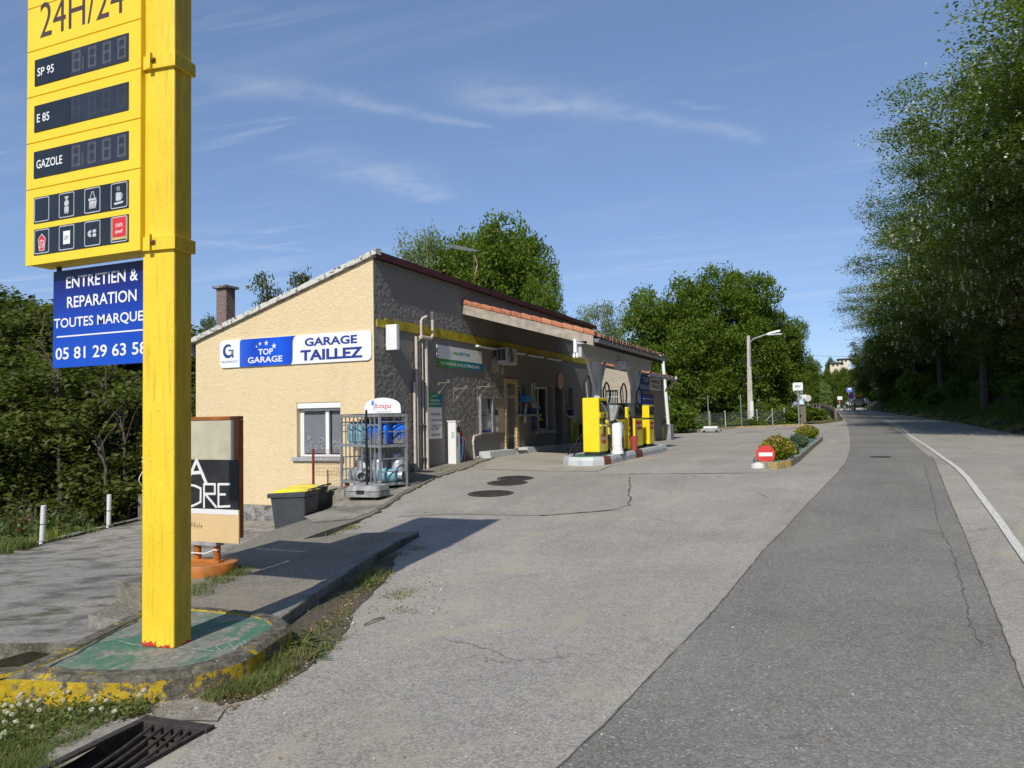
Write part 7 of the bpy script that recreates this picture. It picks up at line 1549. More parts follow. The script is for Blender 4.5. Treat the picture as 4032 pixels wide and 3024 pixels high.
# low log fence along the path
LFn = [XY(gnd(u, v)) for u, v in ((3291, 1655), (3270, 1637), (3255, 1627), (3235, 1615))]+[(-6.5, 104)]
lf = thing('log_fence', 'low wooden log fence curving along the grass verge by the road', 'fence', (*LFn[0], 1))
Ls = [0]
for a, b in zip(LFn, LFn[1:]): Ls.append(Ls[-1]+math.hypot(b[0]-a[0], b[1]-a[1]))
def lpos(t):
    i = max(j for j in range(len(Ls)-1) if Ls[j] <= t+1e-9); k_ = (t-Ls[i])/(Ls[i+1]-Ls[i]); return LFn[i][0]+(LFn[i+1][0]-LFn[i][0])*k_, LFn[i][1]+(LFn[i+1][1]-LFn[i][1])*k_
t = 0; first = None; prev = None
while t < Ls[-1]:
    x, y = lpos(t); z = G(x, y); m = MB(); m.cyl((x, y, z-.1), (x, y, z+.85), .10, n=7); m.build('post', 'wood_weathered', lf)
    if prev: m = MB(); m.cyl((prev[0], prev[1], prev[2]+.86), (x, y, z+.86), .085, n=7); m.build('rail', 'wood_weathered', lf, smooth=True)
    prev = (x, y, z); t += 1.25
# path and lawn
lawn = [FORE_TOP[0], FORE_TOP[1], (-3.6, 61.8), (-4.2, 66), (-5.4, 80), (-7.5, 104), (-7.3, 110), (-3.6, 112)]+[(road_left(y)-.25, y) for y in (95, 84, 72)]
struct(flat_sheet('lawn', lawn[::-1], G, 'lawn_turf', .03, .8))
PA = [XY(gnd(u, v)) for u, v in ((3262, 1647), (3240, 1632), (3210, 1616), (3198, 1608))]
struct(ribbon('footpath', PA+[(-5.6, 98)], .55, G, 'path_stone', .06, wob=.03, step=1.))
# ---- far end of the road: roundabout island, signs, cars, hillside houses
Yf = 112.
def far_sign(u0, v0, u1, v1, vb, y, mat, name, label, text=None, **k): return sign_on_post((u0+u1)/2, vb, y, (u0, v0, u1, v1), mat, name, label, 'sign', .06, text, **k)
far_sign(3297, 1561, 3317, 1574, 1600, 108, 'sign_white', 'advert_board', 'blank white board above a red panel at the roundabout')
far_sign(3300, 1575, 3313, 1583, 1600, 108.2, 'red_sticker', 'advert_board', 'small red panel with white lines under the blank board', depth=.05)
t, _ = far_sign(3333, 1526, 3356, 1544, 1598, 110, 'blue_sheet', 'advert_board', 'bright blue framed advertising board on a dark pole at the far roundabout'); P_ = Pl('Y', 109.95); a0, b1 = P_.uv(3336, 1529); a1, b0 = P_.uv(3355, 1535); mm_ = MB(); P_.rect(mm_, a0+.1, a1-.1, b0, b1, .0, .02); mm_.build('printed_band', 'sign_white', t)
m = MB(); x = float(onY(3361, 1500, 110)[0]); m.box(x-.15, x+.15, 109.9, 110.2, G(x, 110), float(onY(3361, 1525, 110)[2])); m.build('mast', 'metal_dark', t)
x, z = Pl('Y', 100).uv(3350, 1561); np_ = thing('no_parking_sign', 'round blue and red no parking sign on a grey post before the roundabout', 'road sign', (x, 100, G(x, 100))); m = MB(); m.cyl((x, 100, G(x, 100)), (x, 100, z), .05); m.build('post', 'metal_galv', np_); m = MB(); m.cyl((x, 100, z), (x, 99.96, z), .32, n=24); m.build('rim', 'signal_red', np_); m = MB(); m.cyl((x, 99.96, z), (x, 99.95, z), .25, n=24); m.build('disc', 'signal_blue', np_)
P_ = Pl('Y', 99.94)
for s in (-1, 1): m = MB(); strokes(P_, m, [((x-.17, z-s*.17), (x+.17, z+s*.17))], .05, 0, .004+s*.001); m.build('cross_bar', 'signal_red', np_)
m = MB(); m.box(x-.12, x+.12, 99.93, 99.95, z-.62, z-.36); m.build('plate', 'sign_white', np_)
x, z = Pl('Y', 104).uv(3361, 1569); t = thing('round_road_sign', 'small round white road sign behind the no parking sign', 'road sign', (x, 104, G(x, 104))); m = MB(); m.cyl((x, 104, z), (x, 103.96, z), .22, n=20); m.build('disc', 'sign_white', t); m = MB(); m.cyl((x, 104.02, G(x, 104)), (x, 104.02, z), .04); m.build('post', 'metal_galv', t)
for u, v, y, r, lab in ((3181, 1568, 96, .38, 'round mirror like grey sign left of the willow'), (3167, 1561, 92, .0, 'small square white sign on a dark post beyond the DKV sign')):
    x, z = Pl('Y', y).uv(u, v); t = thing('roadside_sign', lab, 'road sign', (x, y, G(x, y))); m = MB(); m.cyl((x, y+.03, G(x, y)-1), (x, y+.03, z), .05); m.build('post', 'metal_galv', t); m = MB()
    if r: m.cyl((x, y, z), (x, y-.04, z), r, n=20); m.build('disc', 'icon_silver', t)
    else: m.box(x-.22, x+.22, y-.04, y, z-.22, z+.22); m.build('panel', 'sign_white', t)
for u, y, lab in ((3324, 106, 'nearer short concrete bollard right of the blank white board'), (3302, 107, 'short concrete bollard below the red panel')):
    x = float(onY(u, 1595, y)[0]); m = MB(); m.box(x-.18, x+.18, y-.1, y+.1, G(x, y)-.05, G(x, y)+.75); tag(m.build('bollard', 'post_concrete', bevel=.03), lab, 'bollard')
rk = [( -4.5, 113.5), (-2.2, 112.2), (.5, 112.5), (2.4, 114.2), (1, 118), (-3, 118)]
m = MB(); m.prism(rk, 1., lambda x, y: G(x, y)+.18); struct(m.build('roundabout_kerb', 'post_concrete', bevel=.03)); m = MB(); m.prism(offs(rk, .3), 1., lambda x, y: G(x, y)+.24); struct(m.build('roundabout_grass', 'lawn_turf'))
def car(u, y, rz, mat, label, hl=True):
    x = float(onY(u, 1590, y)[0]); t = thing('parked_car', label, 'car', (x, y, G(x, y)+.0), rz); m = MB()
    prof = [(-2.1, .35), (-2.1, .75), (-1.9, .88), (-1.35, .95), (-.75, 1.42), (.7, 1.46), (1.45, 1.0), (1.95, .95), (2.1, .7), (2.1, .35)]; n_ = len(prof)
    def ww(z): return .86 if z < 1. else .66
    m.add([(-ww(b), a_, b) for a_, b in prof]+[(ww(b), a_, b) for a_, b in prof], [tuple(range(n_)), tuple(range(2*n_-1, n_-1, -1))]+[(i, n_+i, n_+(i+1) % n_, (i+1) % n_) for i in range(n_)]); m.build('body', mat, t, bevel=.05, local=True, smooth=True)
    m = MB(); m.add([(-.74, -1.36, .97), (.74, -1.36, .97), (.62, -.80, 1.37), (-.62, -.80, 1.37)], [(0, 1, 2, 3)]); o = m.build('windscreen', 'glass_dark', t, local=True); o.location = (0, -.03, .03)
    for sx in (-1, 1):
        m = MB(); m.box(sx*.6-.16, sx*.6+.16, -2.13, -2.05, .62, .76); m.build('headlight', 'headlight_glass', t, local=True)
        for sy in (-1.3, 1.3): m = MB(); m.cyl((sx*.75, sy, .33), (sx*.92, sy, .33), .32, n=14); m.build('wheel', 'bin_dark', t, local=True)
        m = MB(); m.add([(sx*.80, -1.0, .98), (sx*.68, -.65, 1.36), (sx*.68, .6, 1.38), (sx*.80, 1.2, .99)], [(0, 1, 2, 3)]); m.build('side_window', 'glass_dark', t, local=True)
    return t
car(3193, 190, .1, 'car_dark', 'dark car waiting left of the willow at the road end'); car(3211, 196, .2, 'car_dark', 'second dark car behind the first at the road end'); car(3374, 128, 1.3, 'car_light', 'pale car far right behind the no parking sign')
# houses on the far hill
def house(u0, u1, vt, vb, y, label, roofc='house_roof', dormer=False):
    a = onY(u0, vb, y); b = onY(u1, vt, y); x0, x1, z0, z1 = float(a[0]), float(b[0]), float(a[2])-6, float(b[2]); t = thing('hill_house', label, 'house', (x0, y, z0)); h = z1-z0; w = x1-x0
    m = MB(); m.box(x0, x1, y, y+9, z0, z1-w*.16); m.build('wall', 'house_cream', t); m = MB(); e = .5; zr = z1-w*.16; m.add([(x0-e, y-e, zr), (x1+e, y-e, zr), (x1+e, y+9+e, zr), (x0-e, y+9+e, zr), (x0+w*.25, y+4.5, z1+w*.02), (x1-w*.25, y+4.5, z1+w*.02)], [(0, 1, 5, 4), (1, 2, 5), (2, 3, 4, 5), (3, 0, 4), (3, 2, 1, 0)]); m.build('roof', roofc, t)
    for q in (.3, .7): m = MB(); m.box(x0+w*q-w*.09, x0+w*q+w*.09, y-.05, y-.01, zr-w*.34, zr-w*.12); m.build('window', 'glass_dark', t)
    return t
house(3304, 3342, 1406, 1428, 190, 'cream house with dark roof on top of the far hill', 'fascia_red'); house(3268, 3310, 1421, 1445, 175, 'red tile roofed house half hidden by trees on the far hill')
# overhead wire and far pole
m = MB(); a, b = onY(3180, 1399, 150), onY(3420, 1400, 150); m.tube([tuple(a*(1-t)+b*t-np.array((0, 0, 1))*.15*math.sin(math.pi*t)) for t in np.linspace(-.1, 1.1, 12)], .035, 4); tag(m.build('power_line', 'hose_black'), 'thin dark overhead power line across the gap between trees', 'power line')
m = MB(); a, b = onY(3223, 1500, 140), onY(3221, 1447, 140); m.cyl((a[0], 140, a[2]-6), (b[0], 140, b[2]), .28, n=8); tag(m.build('utility_pole', 'post_concrete'), 'pale concrete utility pole in front of the far pines', 'pole')
# antenna on the garage roof
a = onX(1867, 1130, WX-.6); ay_ = float(a[1]); zt_ = float(onX(1866, 948, WX-.6)[2]); an = thing('roof_antenna', 'spindly television antenna mast on the garage roof', 'antenna', (WX-.6, ay_, 5.1)); m = MB(); m.tube([(WX-.6, ay_, 5.0), (WX-.6, ay_+.03, 5.6), (WX-.6, ay_, zt_)], .016, 6); m.build('mast', 'rust', an)
b = onX(1800, 970, WX-.6); 
for (u0, v0, u1, v1) in ((1765, 962, 1866, 982), (1765, 975, 1866, 992)): p, q = onX(u0, v0, WX-.6), onX(u1, v1, WX-.6); m = MB(); m.cyl(p, q, .009, n=5); m.build('boom', 'metal_galv', an)
p, q = onX(1768, 962, WX-.6), onX(1860, 984, WX-.6)
for i in range(9): c = p+(q-p)*i/8; m = MB(); m.cyl((c[0]-.25, c[1], c[2]), (c[0]+.25, c[1], c[2]-.05), .005, n=4); m.build('element', 'metal_galv', an)
m = MB(); m.tube([(WX-.6, ay_, zt_-.35), (WX-.55, ay_+.15, zt_-.7), (WX-.6, ay_+.02, zt_-1.1), (WX-.6, ay_+.05, 5.2)], .007, 4); m.build('cable', 'pvc_white', an)
# white marker posts by the yard and the wrought railing behind the pole
for i, (u0, v0, u1, v1, lab) in enumerate(((163, 2138, 172, 1990, 'leftmost white marker post at the edge of the sloping yard'), (427, 2075, 430, 1947, 'white marker post near the bushes, nearer the yellow pole'))):
    p = gnd(u0, v0, terrace); q = onY(u1, v1, p[1]); t = thing('marker_post', lab, 'post', (p[0], p[1], p[2]), group='white posts at the yard edge'); m = MB(); m.cyl((p[0], p[1], p[2]-.15), (q[0], q[1], q[2]), .045, n=10); m.build('post', 'paint_white', t, smooth=True); m = MB(); z = (p[2]+q[2])/2; m.cyl(((p[0]+q[0])/2, p[1], z-.008), ((p[0]+q[0])/2, p[1], z+.008), .05, n=10); m.build('wire_tie', 'metal_dark', t)
p = onY(560, 2040, TB[1]+.3); ra = thing('garden_railing', 'white wrought iron railing on a low concrete wall behind the yellow pole', 'railing', (p[0]-.3, TB[1]+.3, terrace(0, 13)))
rx0 = float(onY(547, 1900, TB[1]+.3)[0]); rY = TB[1]+.3; zr0, zr1 = float(onY(550, 1930, rY)[2]), float(onY(550, 1802, rY)[2])
m = MB(); m.box(rx0-.03, rx0+1.6, rY, rY+.25, -1.2, zr0-.10); m.build('low_wall', 'block_concrete', ra)
for z in (zr1, zr1-.10, zr0-.02): m = MB(); m.box(rx0, rx0+1.6, rY+.08, rY+.11, z-.015, z+.015); m.build('rail', 'paint_white', ra)
for i in range(8):
    x = rx0+.06+i*.2; m = MB(); m.tube([(x, rY+.09-.16*math.sin(math.pi*min(1, t*1.3))**2*(1-t*.3), zr0+(zr1-.1-zr0)*t) for t in np.linspace(0, 1, 12)], .012, 5); m.build('baluster', 'paint_white', ra)
# ================================================================ VEGETATION
rng = np.random.default_rng(5)
def leaves(c, size, flat=.5, lv=None, asp=1.5):
    """one bent diamond a leaf, centred on c"""
    n = len(c); nrm = rng.normal(size=(n, 3)); nrm[:, 2] = np.abs(nrm[:, 2])+flat; nrm /= np.linalg.norm(nrm, axis=1)[:, None]
    a = rng.normal(size=(n, 3)); a -= nrm*(a*nrm).sum(1)[:, None]; a /= np.linalg.norm(a, axis=1)[:, None]; b = np.cross(nrm, a)
    s = (size*rng.uniform(.6, 1.25, n))[:, None] if np.isscalar(size) else size[:, None]
    v = np.stack([c-a*s*asp*.5, c+b*s*.42+nrm*s*.06, c+a*s*asp*.5-nrm*s*.12, c-b*s*.42+nrm*s*.06], 1).reshape(-1, 3)
    return v, np.arange(n*4).reshape(-1, 4)
def crown_points(blobs, ncl, per, cr, flat=.5, shell=.62, droop=0.):
    """cluster centres on lumpy blobs, leaf centres round them"""
    vol = np.array([b[3]*b[4]+b[3]*b[5]+b[4]*b[5] for b in blobs]); k = rng.choice(len(blobs), ncl, p=vol/vol.sum()); B = np.array(blobs)[k]
    d = rng.normal(size=(ncl, 3)); d /= np.linalg.norm(d, axis=1)[:, None]; r = shell+(1.02-shell)*rng.random(ncl)**.55; C = B[:, :3]+d*B[:, 3:6]*r[:, None]
    n = ncl*per; idx = np.repeat(np.arange(ncl), per); q = rng.normal(size=(n, 3)); q /= np.linalg.norm(q, axis=1)[:, None]; q *= (rng.random(n)**.45)[:, None]
    rad = (cr*rng.uniform(.55, 1.25, ncl))[idx][:, None]; q *= rad; q[:, 2] *= flat
    hr = np.hypot(q[:, 0], q[:, 1]); q[:, 2] -= droop*hr
    cv = rng.random(ncl)
    return C, C[idx]+q, np.clip(.45*cv[idx]+.55*rng.random(n), 0, 1)
def make_tree(label, blobs, H, ncl, per, cr, leaf, mats, flowers=0, flat=.5, trunk_r=.28, bark='bark', shell=.62, limbs=34, trunks=1, droop=0., low=.25):
    t = thing('tree', label, 'tree'); C, P, lv = crown_points(blobs, ncl, per, cr, flat, shell, droop)
    co, fc = leaves(P, leaf, 1.1 if flowers else .5, lv=lv); mi = np.zeros(len(fc), int)
    if flowers:
        sel = rng.random(len(C)) < .75; FC = C[sel]; k = flowers; idx = rng.integers(0, len(FC), k); q = rng.normal(size=(k, 3))*np.array((.42, .42, .22))*cr; fp = FC[idx]+q-np.array((0, 0, .2))
        nn = 5; fp = np.repeat(fp, nn, 0); fp[:, 2] -= np.tile(np.arange(nn)*.045, k); fp += rng.normal(size=fp.shape)*.018
        c2, f2 = leaves(fp, .075, 0., asp=1.3); fc = np.vstack([fc, f2+len(co)]); co = np.vstack([co, c2]); mi = np.concatenate([mi, np.ones(len(f2), int)]); lv = np.concatenate([lv, rng.random(len(f2))])
    me = fast_mesh('crown', co, fc, mats, mi, lv); o = bpy.data.objects.new('crown', me); link(o, t)
    m = MB(); top = max(b[2]+b[5]*.5 for b in blobs); axes_ = []
    for k in range(trunks):
        a = random.uniform(0, 6); sp = .0 if trunks == 1 else random.uniform(.5, 1.6); bx, by = sp*.4*math.cos(a), sp*.4*math.sin(a)
        pts = [(bx+sp*math.cos(a)*(s/10)*1.2+random.uniform(-.06, .06)*s/3, by+sp*math.sin(a)*(s/10)*1.2+random.uniform(-.06, .06)*s/3, -.6+(top+.6)*s/10) for s in range(11)]; m.tube(pts, trunk_r*(1 if trunks == 1 else .6), 8, .22); axes_.append(pts)
    for i in range(limbs):
        c = C[random.randrange(len(C))]; pts0 = random.choice(axes_); zt = max(low*H, c[2]-.45*math.hypot(c[0], c[1])-.1*H*random.random()); f = min(9.8, max(0, (zt+.6)/(top+.6)*10)); i0 = int(f); p = Vector(pts0[i0]).lerp(Vector(pts0[i0+1]), f-i0)
        q = Vector(c); mid = p.lerp(q, .5)+Vector((random.uniform(-.3, .3), random.uniform(-.3, .3), .12*(q-p).length)); r = trunk_r*(.42-.028*f)*random.uniform(.7, 1.1)
        P_ = [p.lerp(mid, s)*(1-s)+mid.lerp(q, s)*s for s in np.linspace(0, 1, 7)]; m.tube(P_, max(.025, r), 5, .25)
        for _ in range(2): e = P_[random.randrange(2, 6)]; w = e+Vector((random.uniform(-1, 1), random.uniform(-1, 1), random.uniform(-.2, .9)))*cr*1.2; m.tube([e, e.lerp(w, .5)+Vector((0, 0, .1)), w], max(.018, r*.35), 4, .4)
    m.build('trunk', bark, t, smooth=True, local=True); t['dims'] = (max(abs(b[0])+b[3] for b in blobs), max(b[2]+b[5] for b in blobs)); return t
def blobset(R, z0, z1, n, r, seed, top=.55):
    random.seed(seed); out = [(0, 0, (z0+z1)/2, R*.62, R*.62, (z1-z0)*.42)]
    for i in range(n):
        f = (i+.5)/n; z = z0+(z1-z0)*(.12+.80*f); k = math.sin(math.pi*min(1, .16+.84*(1-f)**.75))**.5 if top else 1; a = i*2.4+random.uniform(-.4, .4); rr = R*k*random.uniform(.55, .75); s = r*random.uniform(.75, 1.2)*(1-.25*f)
        out.append((rr*math.cos(a), rr*math.sin(a), z, s, s, s*.72))
    return out
K = {}
def kind(name, **k):
    K[name] = make_tree(**k); K[name+'_used'] = False
kind('oak', label='tree', blobs=blobset(6, .6, 14, 30, 2.5, 1), H=14, ncl=1900, per=50, cr=1.0, leaf=.19, mats=['leaf_oak'], flat=.55, shell=.60)
kind('oak2', label='tree', blobs=blobset(5, .5, 12, 26, 2.2, 8), H=12, ncl=1400, per=50, cr=.95, leaf=.18, mats=['leaf_oak'], flat=.55, shell=.60)
kind('acacia', label='tree', blobs=blobset(6, 4.2, 17, 24, 2.2, 3), H=17, ncl=880, per=125, cr=1.3, leaf=.092, mats=['leaf_acacia', 'petal_white'], flowers=2600, flat=.26, shell=.42, limbs=80, trunk_r=.26, droop=.25)
kind('acacia2', label='tree', blobs=blobset(5, 3.5, 15, 20, 2.0, 13), H=15, ncl=720, per=120, cr=1.25, leaf=.095, mats=['leaf_acacia', 'petal_white'], flowers=2200, flat=.26, shell=.42, limbs=70, trunk_r=.22, droop=.25)
kind('wood', label='tree', blobs=blobset(3.6, 1.8, 10.5, 16, 1.5, 4), H=10.5, ncl=560, per=40, cr=.8, leaf=.15, mats=['leaf_wood'], flat=.5, shell=.35, limbs=40, trunk_r=.15, trunks=2)
kind('wood2', label='tree', blobs=blobset(3.2, 2.6, 11.5, 15, 1.3, 9), H=11.5, ncl=460, per=40, cr=.75, leaf=.14, mats=['leaf_wood'], flat=.5, shell=.3, limbs=44, trunk_r=.13, trunks=3, bark='bark_pale')
kind('poplar', label='tree', blobs=blobset(2.4, 1.5, 11, 14, 1.2, 6), H=11, ncl=380, per=34, cr=.7, leaf=.14, mats=['leaf_poplar'], flat=.9, shell=.3, limbs=40, trunk_r=.12, trunks=2, bark='bark_pale')
kind('pine', label='tree', blobs=[(0, 0, z, 3.4*(1-.06*z)*f, 3.4*(1-.06*z)*f, .5) for z, f in ((2, .8), (3.4, 1), (4.6, .9), (6, .95), (7.3, .7), (8.6, .6), (9.6, .4))], H=10, ncl=330, per=40, cr=.8, leaf=.16, mats=['leaf_pine'], flat=.22, shell=.3, limbs=30, trunk_r=.2)
def base_g(x, y): return base_z(x, y)
GROUPS = {}
def place(kname, u0, u1, vtop, Y, label, group, rz=0., zbase=None, X=None, w=None):
    src = K[kname]; R, H = src['dims']; x0, x1 = float(onY(u0, 1500, Y)[0]), float(onY(u1, 1500, Y)[0]); cx = (x0+x1)/2 if X is None else X; W_ = (x1-x0)/2*math.cos(YAW) if w is None else w
    zt = float(onY((u0+u1)/2, vtop, Y)[2]); zb = base_g(cx, Y) if zbase is None else zbase; sz = (zt-zb)/H*.97; sx = W_/R
    if K[kname+'_used']: t = copy_tree(src)
    else: t = src; K[kname+'_used'] = True
    t.location = (cx, Y, zb); t.scale = (sx, sx, sz); t.rotation_euler = (0, 0, rz); t['label'] = label
    if group: t['group'] = group
    return t
# --- oaks by the fence and behind the garage
place('oak', 2590, 3130, 1032, 71, 'tallest bushy green oak behind the wire fence beside the lamp post', 'broadleaf trees behind the fence', .4)
place('oak2', 2420, 2860, 1085, 66, 'broad green oak rising behind the canopy roof and wire fence', 'broadleaf trees behind the fence', 2.)
place('oak2', 2890, 3215, 1205, 76, 'lower round oak right of the lamp post, sloping to the road gap', 'broadleaf trees behind the fence', 4.)
place('oak', 1640, 2235, 832, 46, 'large dark green oak towering behind the garage roof and antenna', 'trees behind the garage', 1.2, zbase=-2.5)
place('oak2', 2040, 2250, 1045, 44, 'small oak at the right flank of the tree behind the garage roof', 'trees behind the garage', 3.1, zbase=-1.5)
place('poplar', 1560, 1760, 870, 42, 'pale silvery leaved poplar left of the oak behind the garage', 'trees behind the garage', .7, zbase=-2.5)
place('oak2', 1800, 2180, 862, 49, 'round topped oak crown right behind the roof antenna', 'trees behind the garage', 5.2, zbase=-2.5)
place('oak2', 1580, 1960, 905, 50, 'round oak crown between the pale poplar and the large oak behind the roof', 'trees behind the garage', 2.7, zbase=-2.5)
place('wood', 1400, 1620, 1000, 40, 'low dark tree peeping over the garage roof ridge', 'trees behind the garage', .2, zbase=-2.5)
place('wood', 985, 1240, 1040, 33, 'dark tree rising over the roof right of the chimney', 'trees behind the garage', 2.2, zbase=-3)
place('wood', 740, 870, 1212, 34, 'dark tree top just left of the chimney', 'trees behind the garage', 4, zbase=-3)
place('poplar', 2240, 2400, 1178, 78, 'pale thin tree seen between garage roof and big oak', 'trees behind the garage', 1.)
place('poplar', 2340, 2500, 1165, 82, 'second pale thin tree, next to the big oak', 'trees behind the garage', 3.)
place('wood2', 2200, 2330, 1240, 70, 'dull thin tree low behind the end of the garage roof', 'trees behind the garage', 5.)
# --- flowering acacias on the bank
AG = 'flowering acacias on the right bank'
place('acacia', 3470, 4130, 165, 42, 'tall flowering acacia whose crown reaches furthest into the sky above the road', AG, .3, X=7.9, w=7.0)
place('acacia', 3330, 3900, 480, 58, 'flowering acacia overhanging the road behind the tallest one', AG, 2., X=8.1, w=7.2)
place('acacia2', 3330, 3800, 820, 74, 'flowering acacia overhanging the shaded middle of the road', AG, 1., X=7.2, w=7.0)
place('acacia2', 3330, 3700, 1040, 90, 'farther acacia above the bend of the road', AG, 3., X=6.4, w=7.6)
place('acacia', 3900, 4500, -420, 31, 'nearest flowering acacia filling the top right corner', AG, 4., X=11.0, w=7.8)
place('acacia2', 3700, 4300, -60, 37, 'flowering acacia between the nearest one and the tallest one', AG, 2.4, X=10.2, w=6.6)
place('acacia2', 3800, 4500, 500, 36, 'lower flowering acacia in front of the dark bank at the right edge', AG, 5., X=12.5, w=5.6)
place('acacia2', 3700, 4200, 700, 50, 'flowering acacia in the middle of the bank above the shaded verge', AG, .9, X=11.5, w=6.)
place('acacia', 3500, 4000, 700, 66, 'acacia filling the dark mass above the far verge', AG, 1.9, X=13., w=6.5)
place('wood', 3330, 3480, 1330, 102, 'dark leafy tree at the end of the bank beside the bend', 'trees at the end of the road', 1.)
place('wood', 3400, 3560, 1300, 96, 'second dark leafy tree at the end of the bank', 'trees at the end of the road', 3.)
for i, (x, y, hh, w_) in enumerate(((11.5, 34, 7, 3.6), (12.5, 40, 8, 3.8), (10.8, 46, 6.5, 3.4), (12, 52, 8, 3.8), (10.6, 59, 6.5, 3.4), (12, 66, 8, 3.8), (10.2, 73, 6, 3.2), (11, 80, 8, 3.6), (9.6, 87, 6.5, 3.2), (9, 95, 7, 3.4), (8, 103, 7, 3.4), (11, 100, 9, 4), (7.5, 112, 7.5, 3.6), (11, 112, 10, 4.5), (12, 28, 7, 3.6), (12.6, 22, 6, 3.4), (15, 46, 10, 4.5), (15.5, 60, 10, 4.5), (14.5, 90, 11, 4.5), (5.6, 121, 7, 3.5), (10, 124, 9, 4.5), (10.4, 37, 5.5, 3.4), (9.8, 44, 6, 3.4), (9.6, 55, 6, 3.4), (9.4, 64, 6, 3.4), (10.5, 30, 5, 3.2), (13, 107, 10, 5), (15, 117, 11, 5), (7, 116, 7, 3.8), (5.6, 107, 5.5, 3.2), (6.8, 101, 5, 3.0), (18, 100, 12, 5), (12, 134, 10, 5), (16, 34, 10, 4.5))):
    t = copy_tree(K['wood']); R0_, H0_ = K['wood']['dims']; t.location = (x, y, base_g(x, y)-.9); t.scale = (w_/R0_, w_/R0_, (hh+.9)/H0_*1.1); t.rotation_euler = (0, 0, i*2.1); t['label'] = 'low dark leafy tree under the acacias, %s along the bank' % nth(i); t['group'] = 'low trees under the acacias'
for i, (x, y, s) in enumerate(((19.5, 20, 1.05), (18, 10, 1.), (19, 31, 1.1), (20, 44, 1.1), (19, 58, 1.1), (16, 74, 1.), (14.5, 86, 1.))):
    t = copy_tree(K['acacia2' if i % 2 else 'acacia']); t.location = (x, y, base_g(x, y)-.5); t.scale = (s, s, s); t.rotation_euler = (0, 0, i*1.3); t['label'] = 'acacia deep in the dark wood on the right bank, %s from the camera' % nth(sorted((10, 20, 31, 44, 58, 74, 86)).index(y)); t['group'] = 'acacias deep in the bank wood'
# --- trees at the far end of the road
FG = 'trees at the end of the road'
place('pine', 3200, 3262, 1432, 165, 'dark flat topped pine on the far skyline left of the pole', FG, 1.)
place('oak2', 3246, 3300, 1402, 190, 'dome shaped green tree on the far skyline', FG, 1.)
place('wood', 3230, 3330, 1475, 140, 'leafy tree below the far houses, left one', FG, .4); place('oak2', 3290, 3420, 1440, 135, 'leafy tree below the far houses, right one', FG, 2.4)
place('oak2', 3215, 3300, 1452, 126, 'round leafy tree covering the foot of the red roofed house', FG, .9); place('oak2', 3270, 3350, 1444, 122, 'round leafy tree covering the foot of the cream house', FG, 1.9); place('wood', 3340, 3440, 1425, 124, 'leafy tree joining the bank at the right of the far houses', FG, 2.2)
place('wood', 3190, 3262, 1492, 133, 'leafy tree under the far pine', FG, 3.1); place('oak2', 3140, 3240, 1395, 118, 'tall bushy tree at the left side of the road gap', FG, 3.9)
place('wood2', 3080, 3180, 1290, 100, 'greyish feathery tree at the right shoulder of the oaks', FG, 3.9); place('wood', 3060, 3170, 1440, 90, 'dark tree behind the DKV sign', FG, 1.9)
place('wood', 3330, 3420, 1490, 128, 'leafy tree behind the blue advertising board', FG, 5.2)
# willow: hanging strands
wy = 124.; wx0, wx1 = float(onY(3172, 1550, wy)[0]), float(onY(3292, 1550, wy)[0]); wz0 = 1.9; wz1 = float(onY(3230, 1497, wy)[2]); wc = (wx0+wx1)/2; wr = (wx1-wx0)/2
wt = thing('tree', 'weeping willow hanging over the end of the road', 'tree', (wc, wy, wz0), group=FG); ns = 900
a = rng.random(ns)*2*math.pi; rr = wr*np.sqrt(rng.random(ns)); top = (wz1-wz0)*(1-.45*(rr/wr)**2)*rng.uniform(.75, 1, ns); L_ = top*rng.uniform(.35, .85, ns); k = 22
tt = np.tile(np.arange(k)/k, ns); P = np.stack([np.repeat(rr*np.cos(a), k)+rng.normal(size=ns*k)*.09, np.repeat(rr*np.sin(a), k)+rng.normal(size=ns*k)*.09, np.repeat(top, k)-tt*np.repeat(L_, k)], 1)
co, fc = leaves(P, .17, -.3, asp=2.4); link(bpy.data.objects.new('crown', fast_mesh('crown', co, fc, ['leaf_willow'], None, rng.random(len(fc)))), wt); m = MB(); m.tube([(0, 0, -.5), (.2, 0, 1.5), (0, .1, (wz1-wz0)*.6)], .3, 8, .4); m.build('trunk', 'bark', wt, local=True, smooth=True)
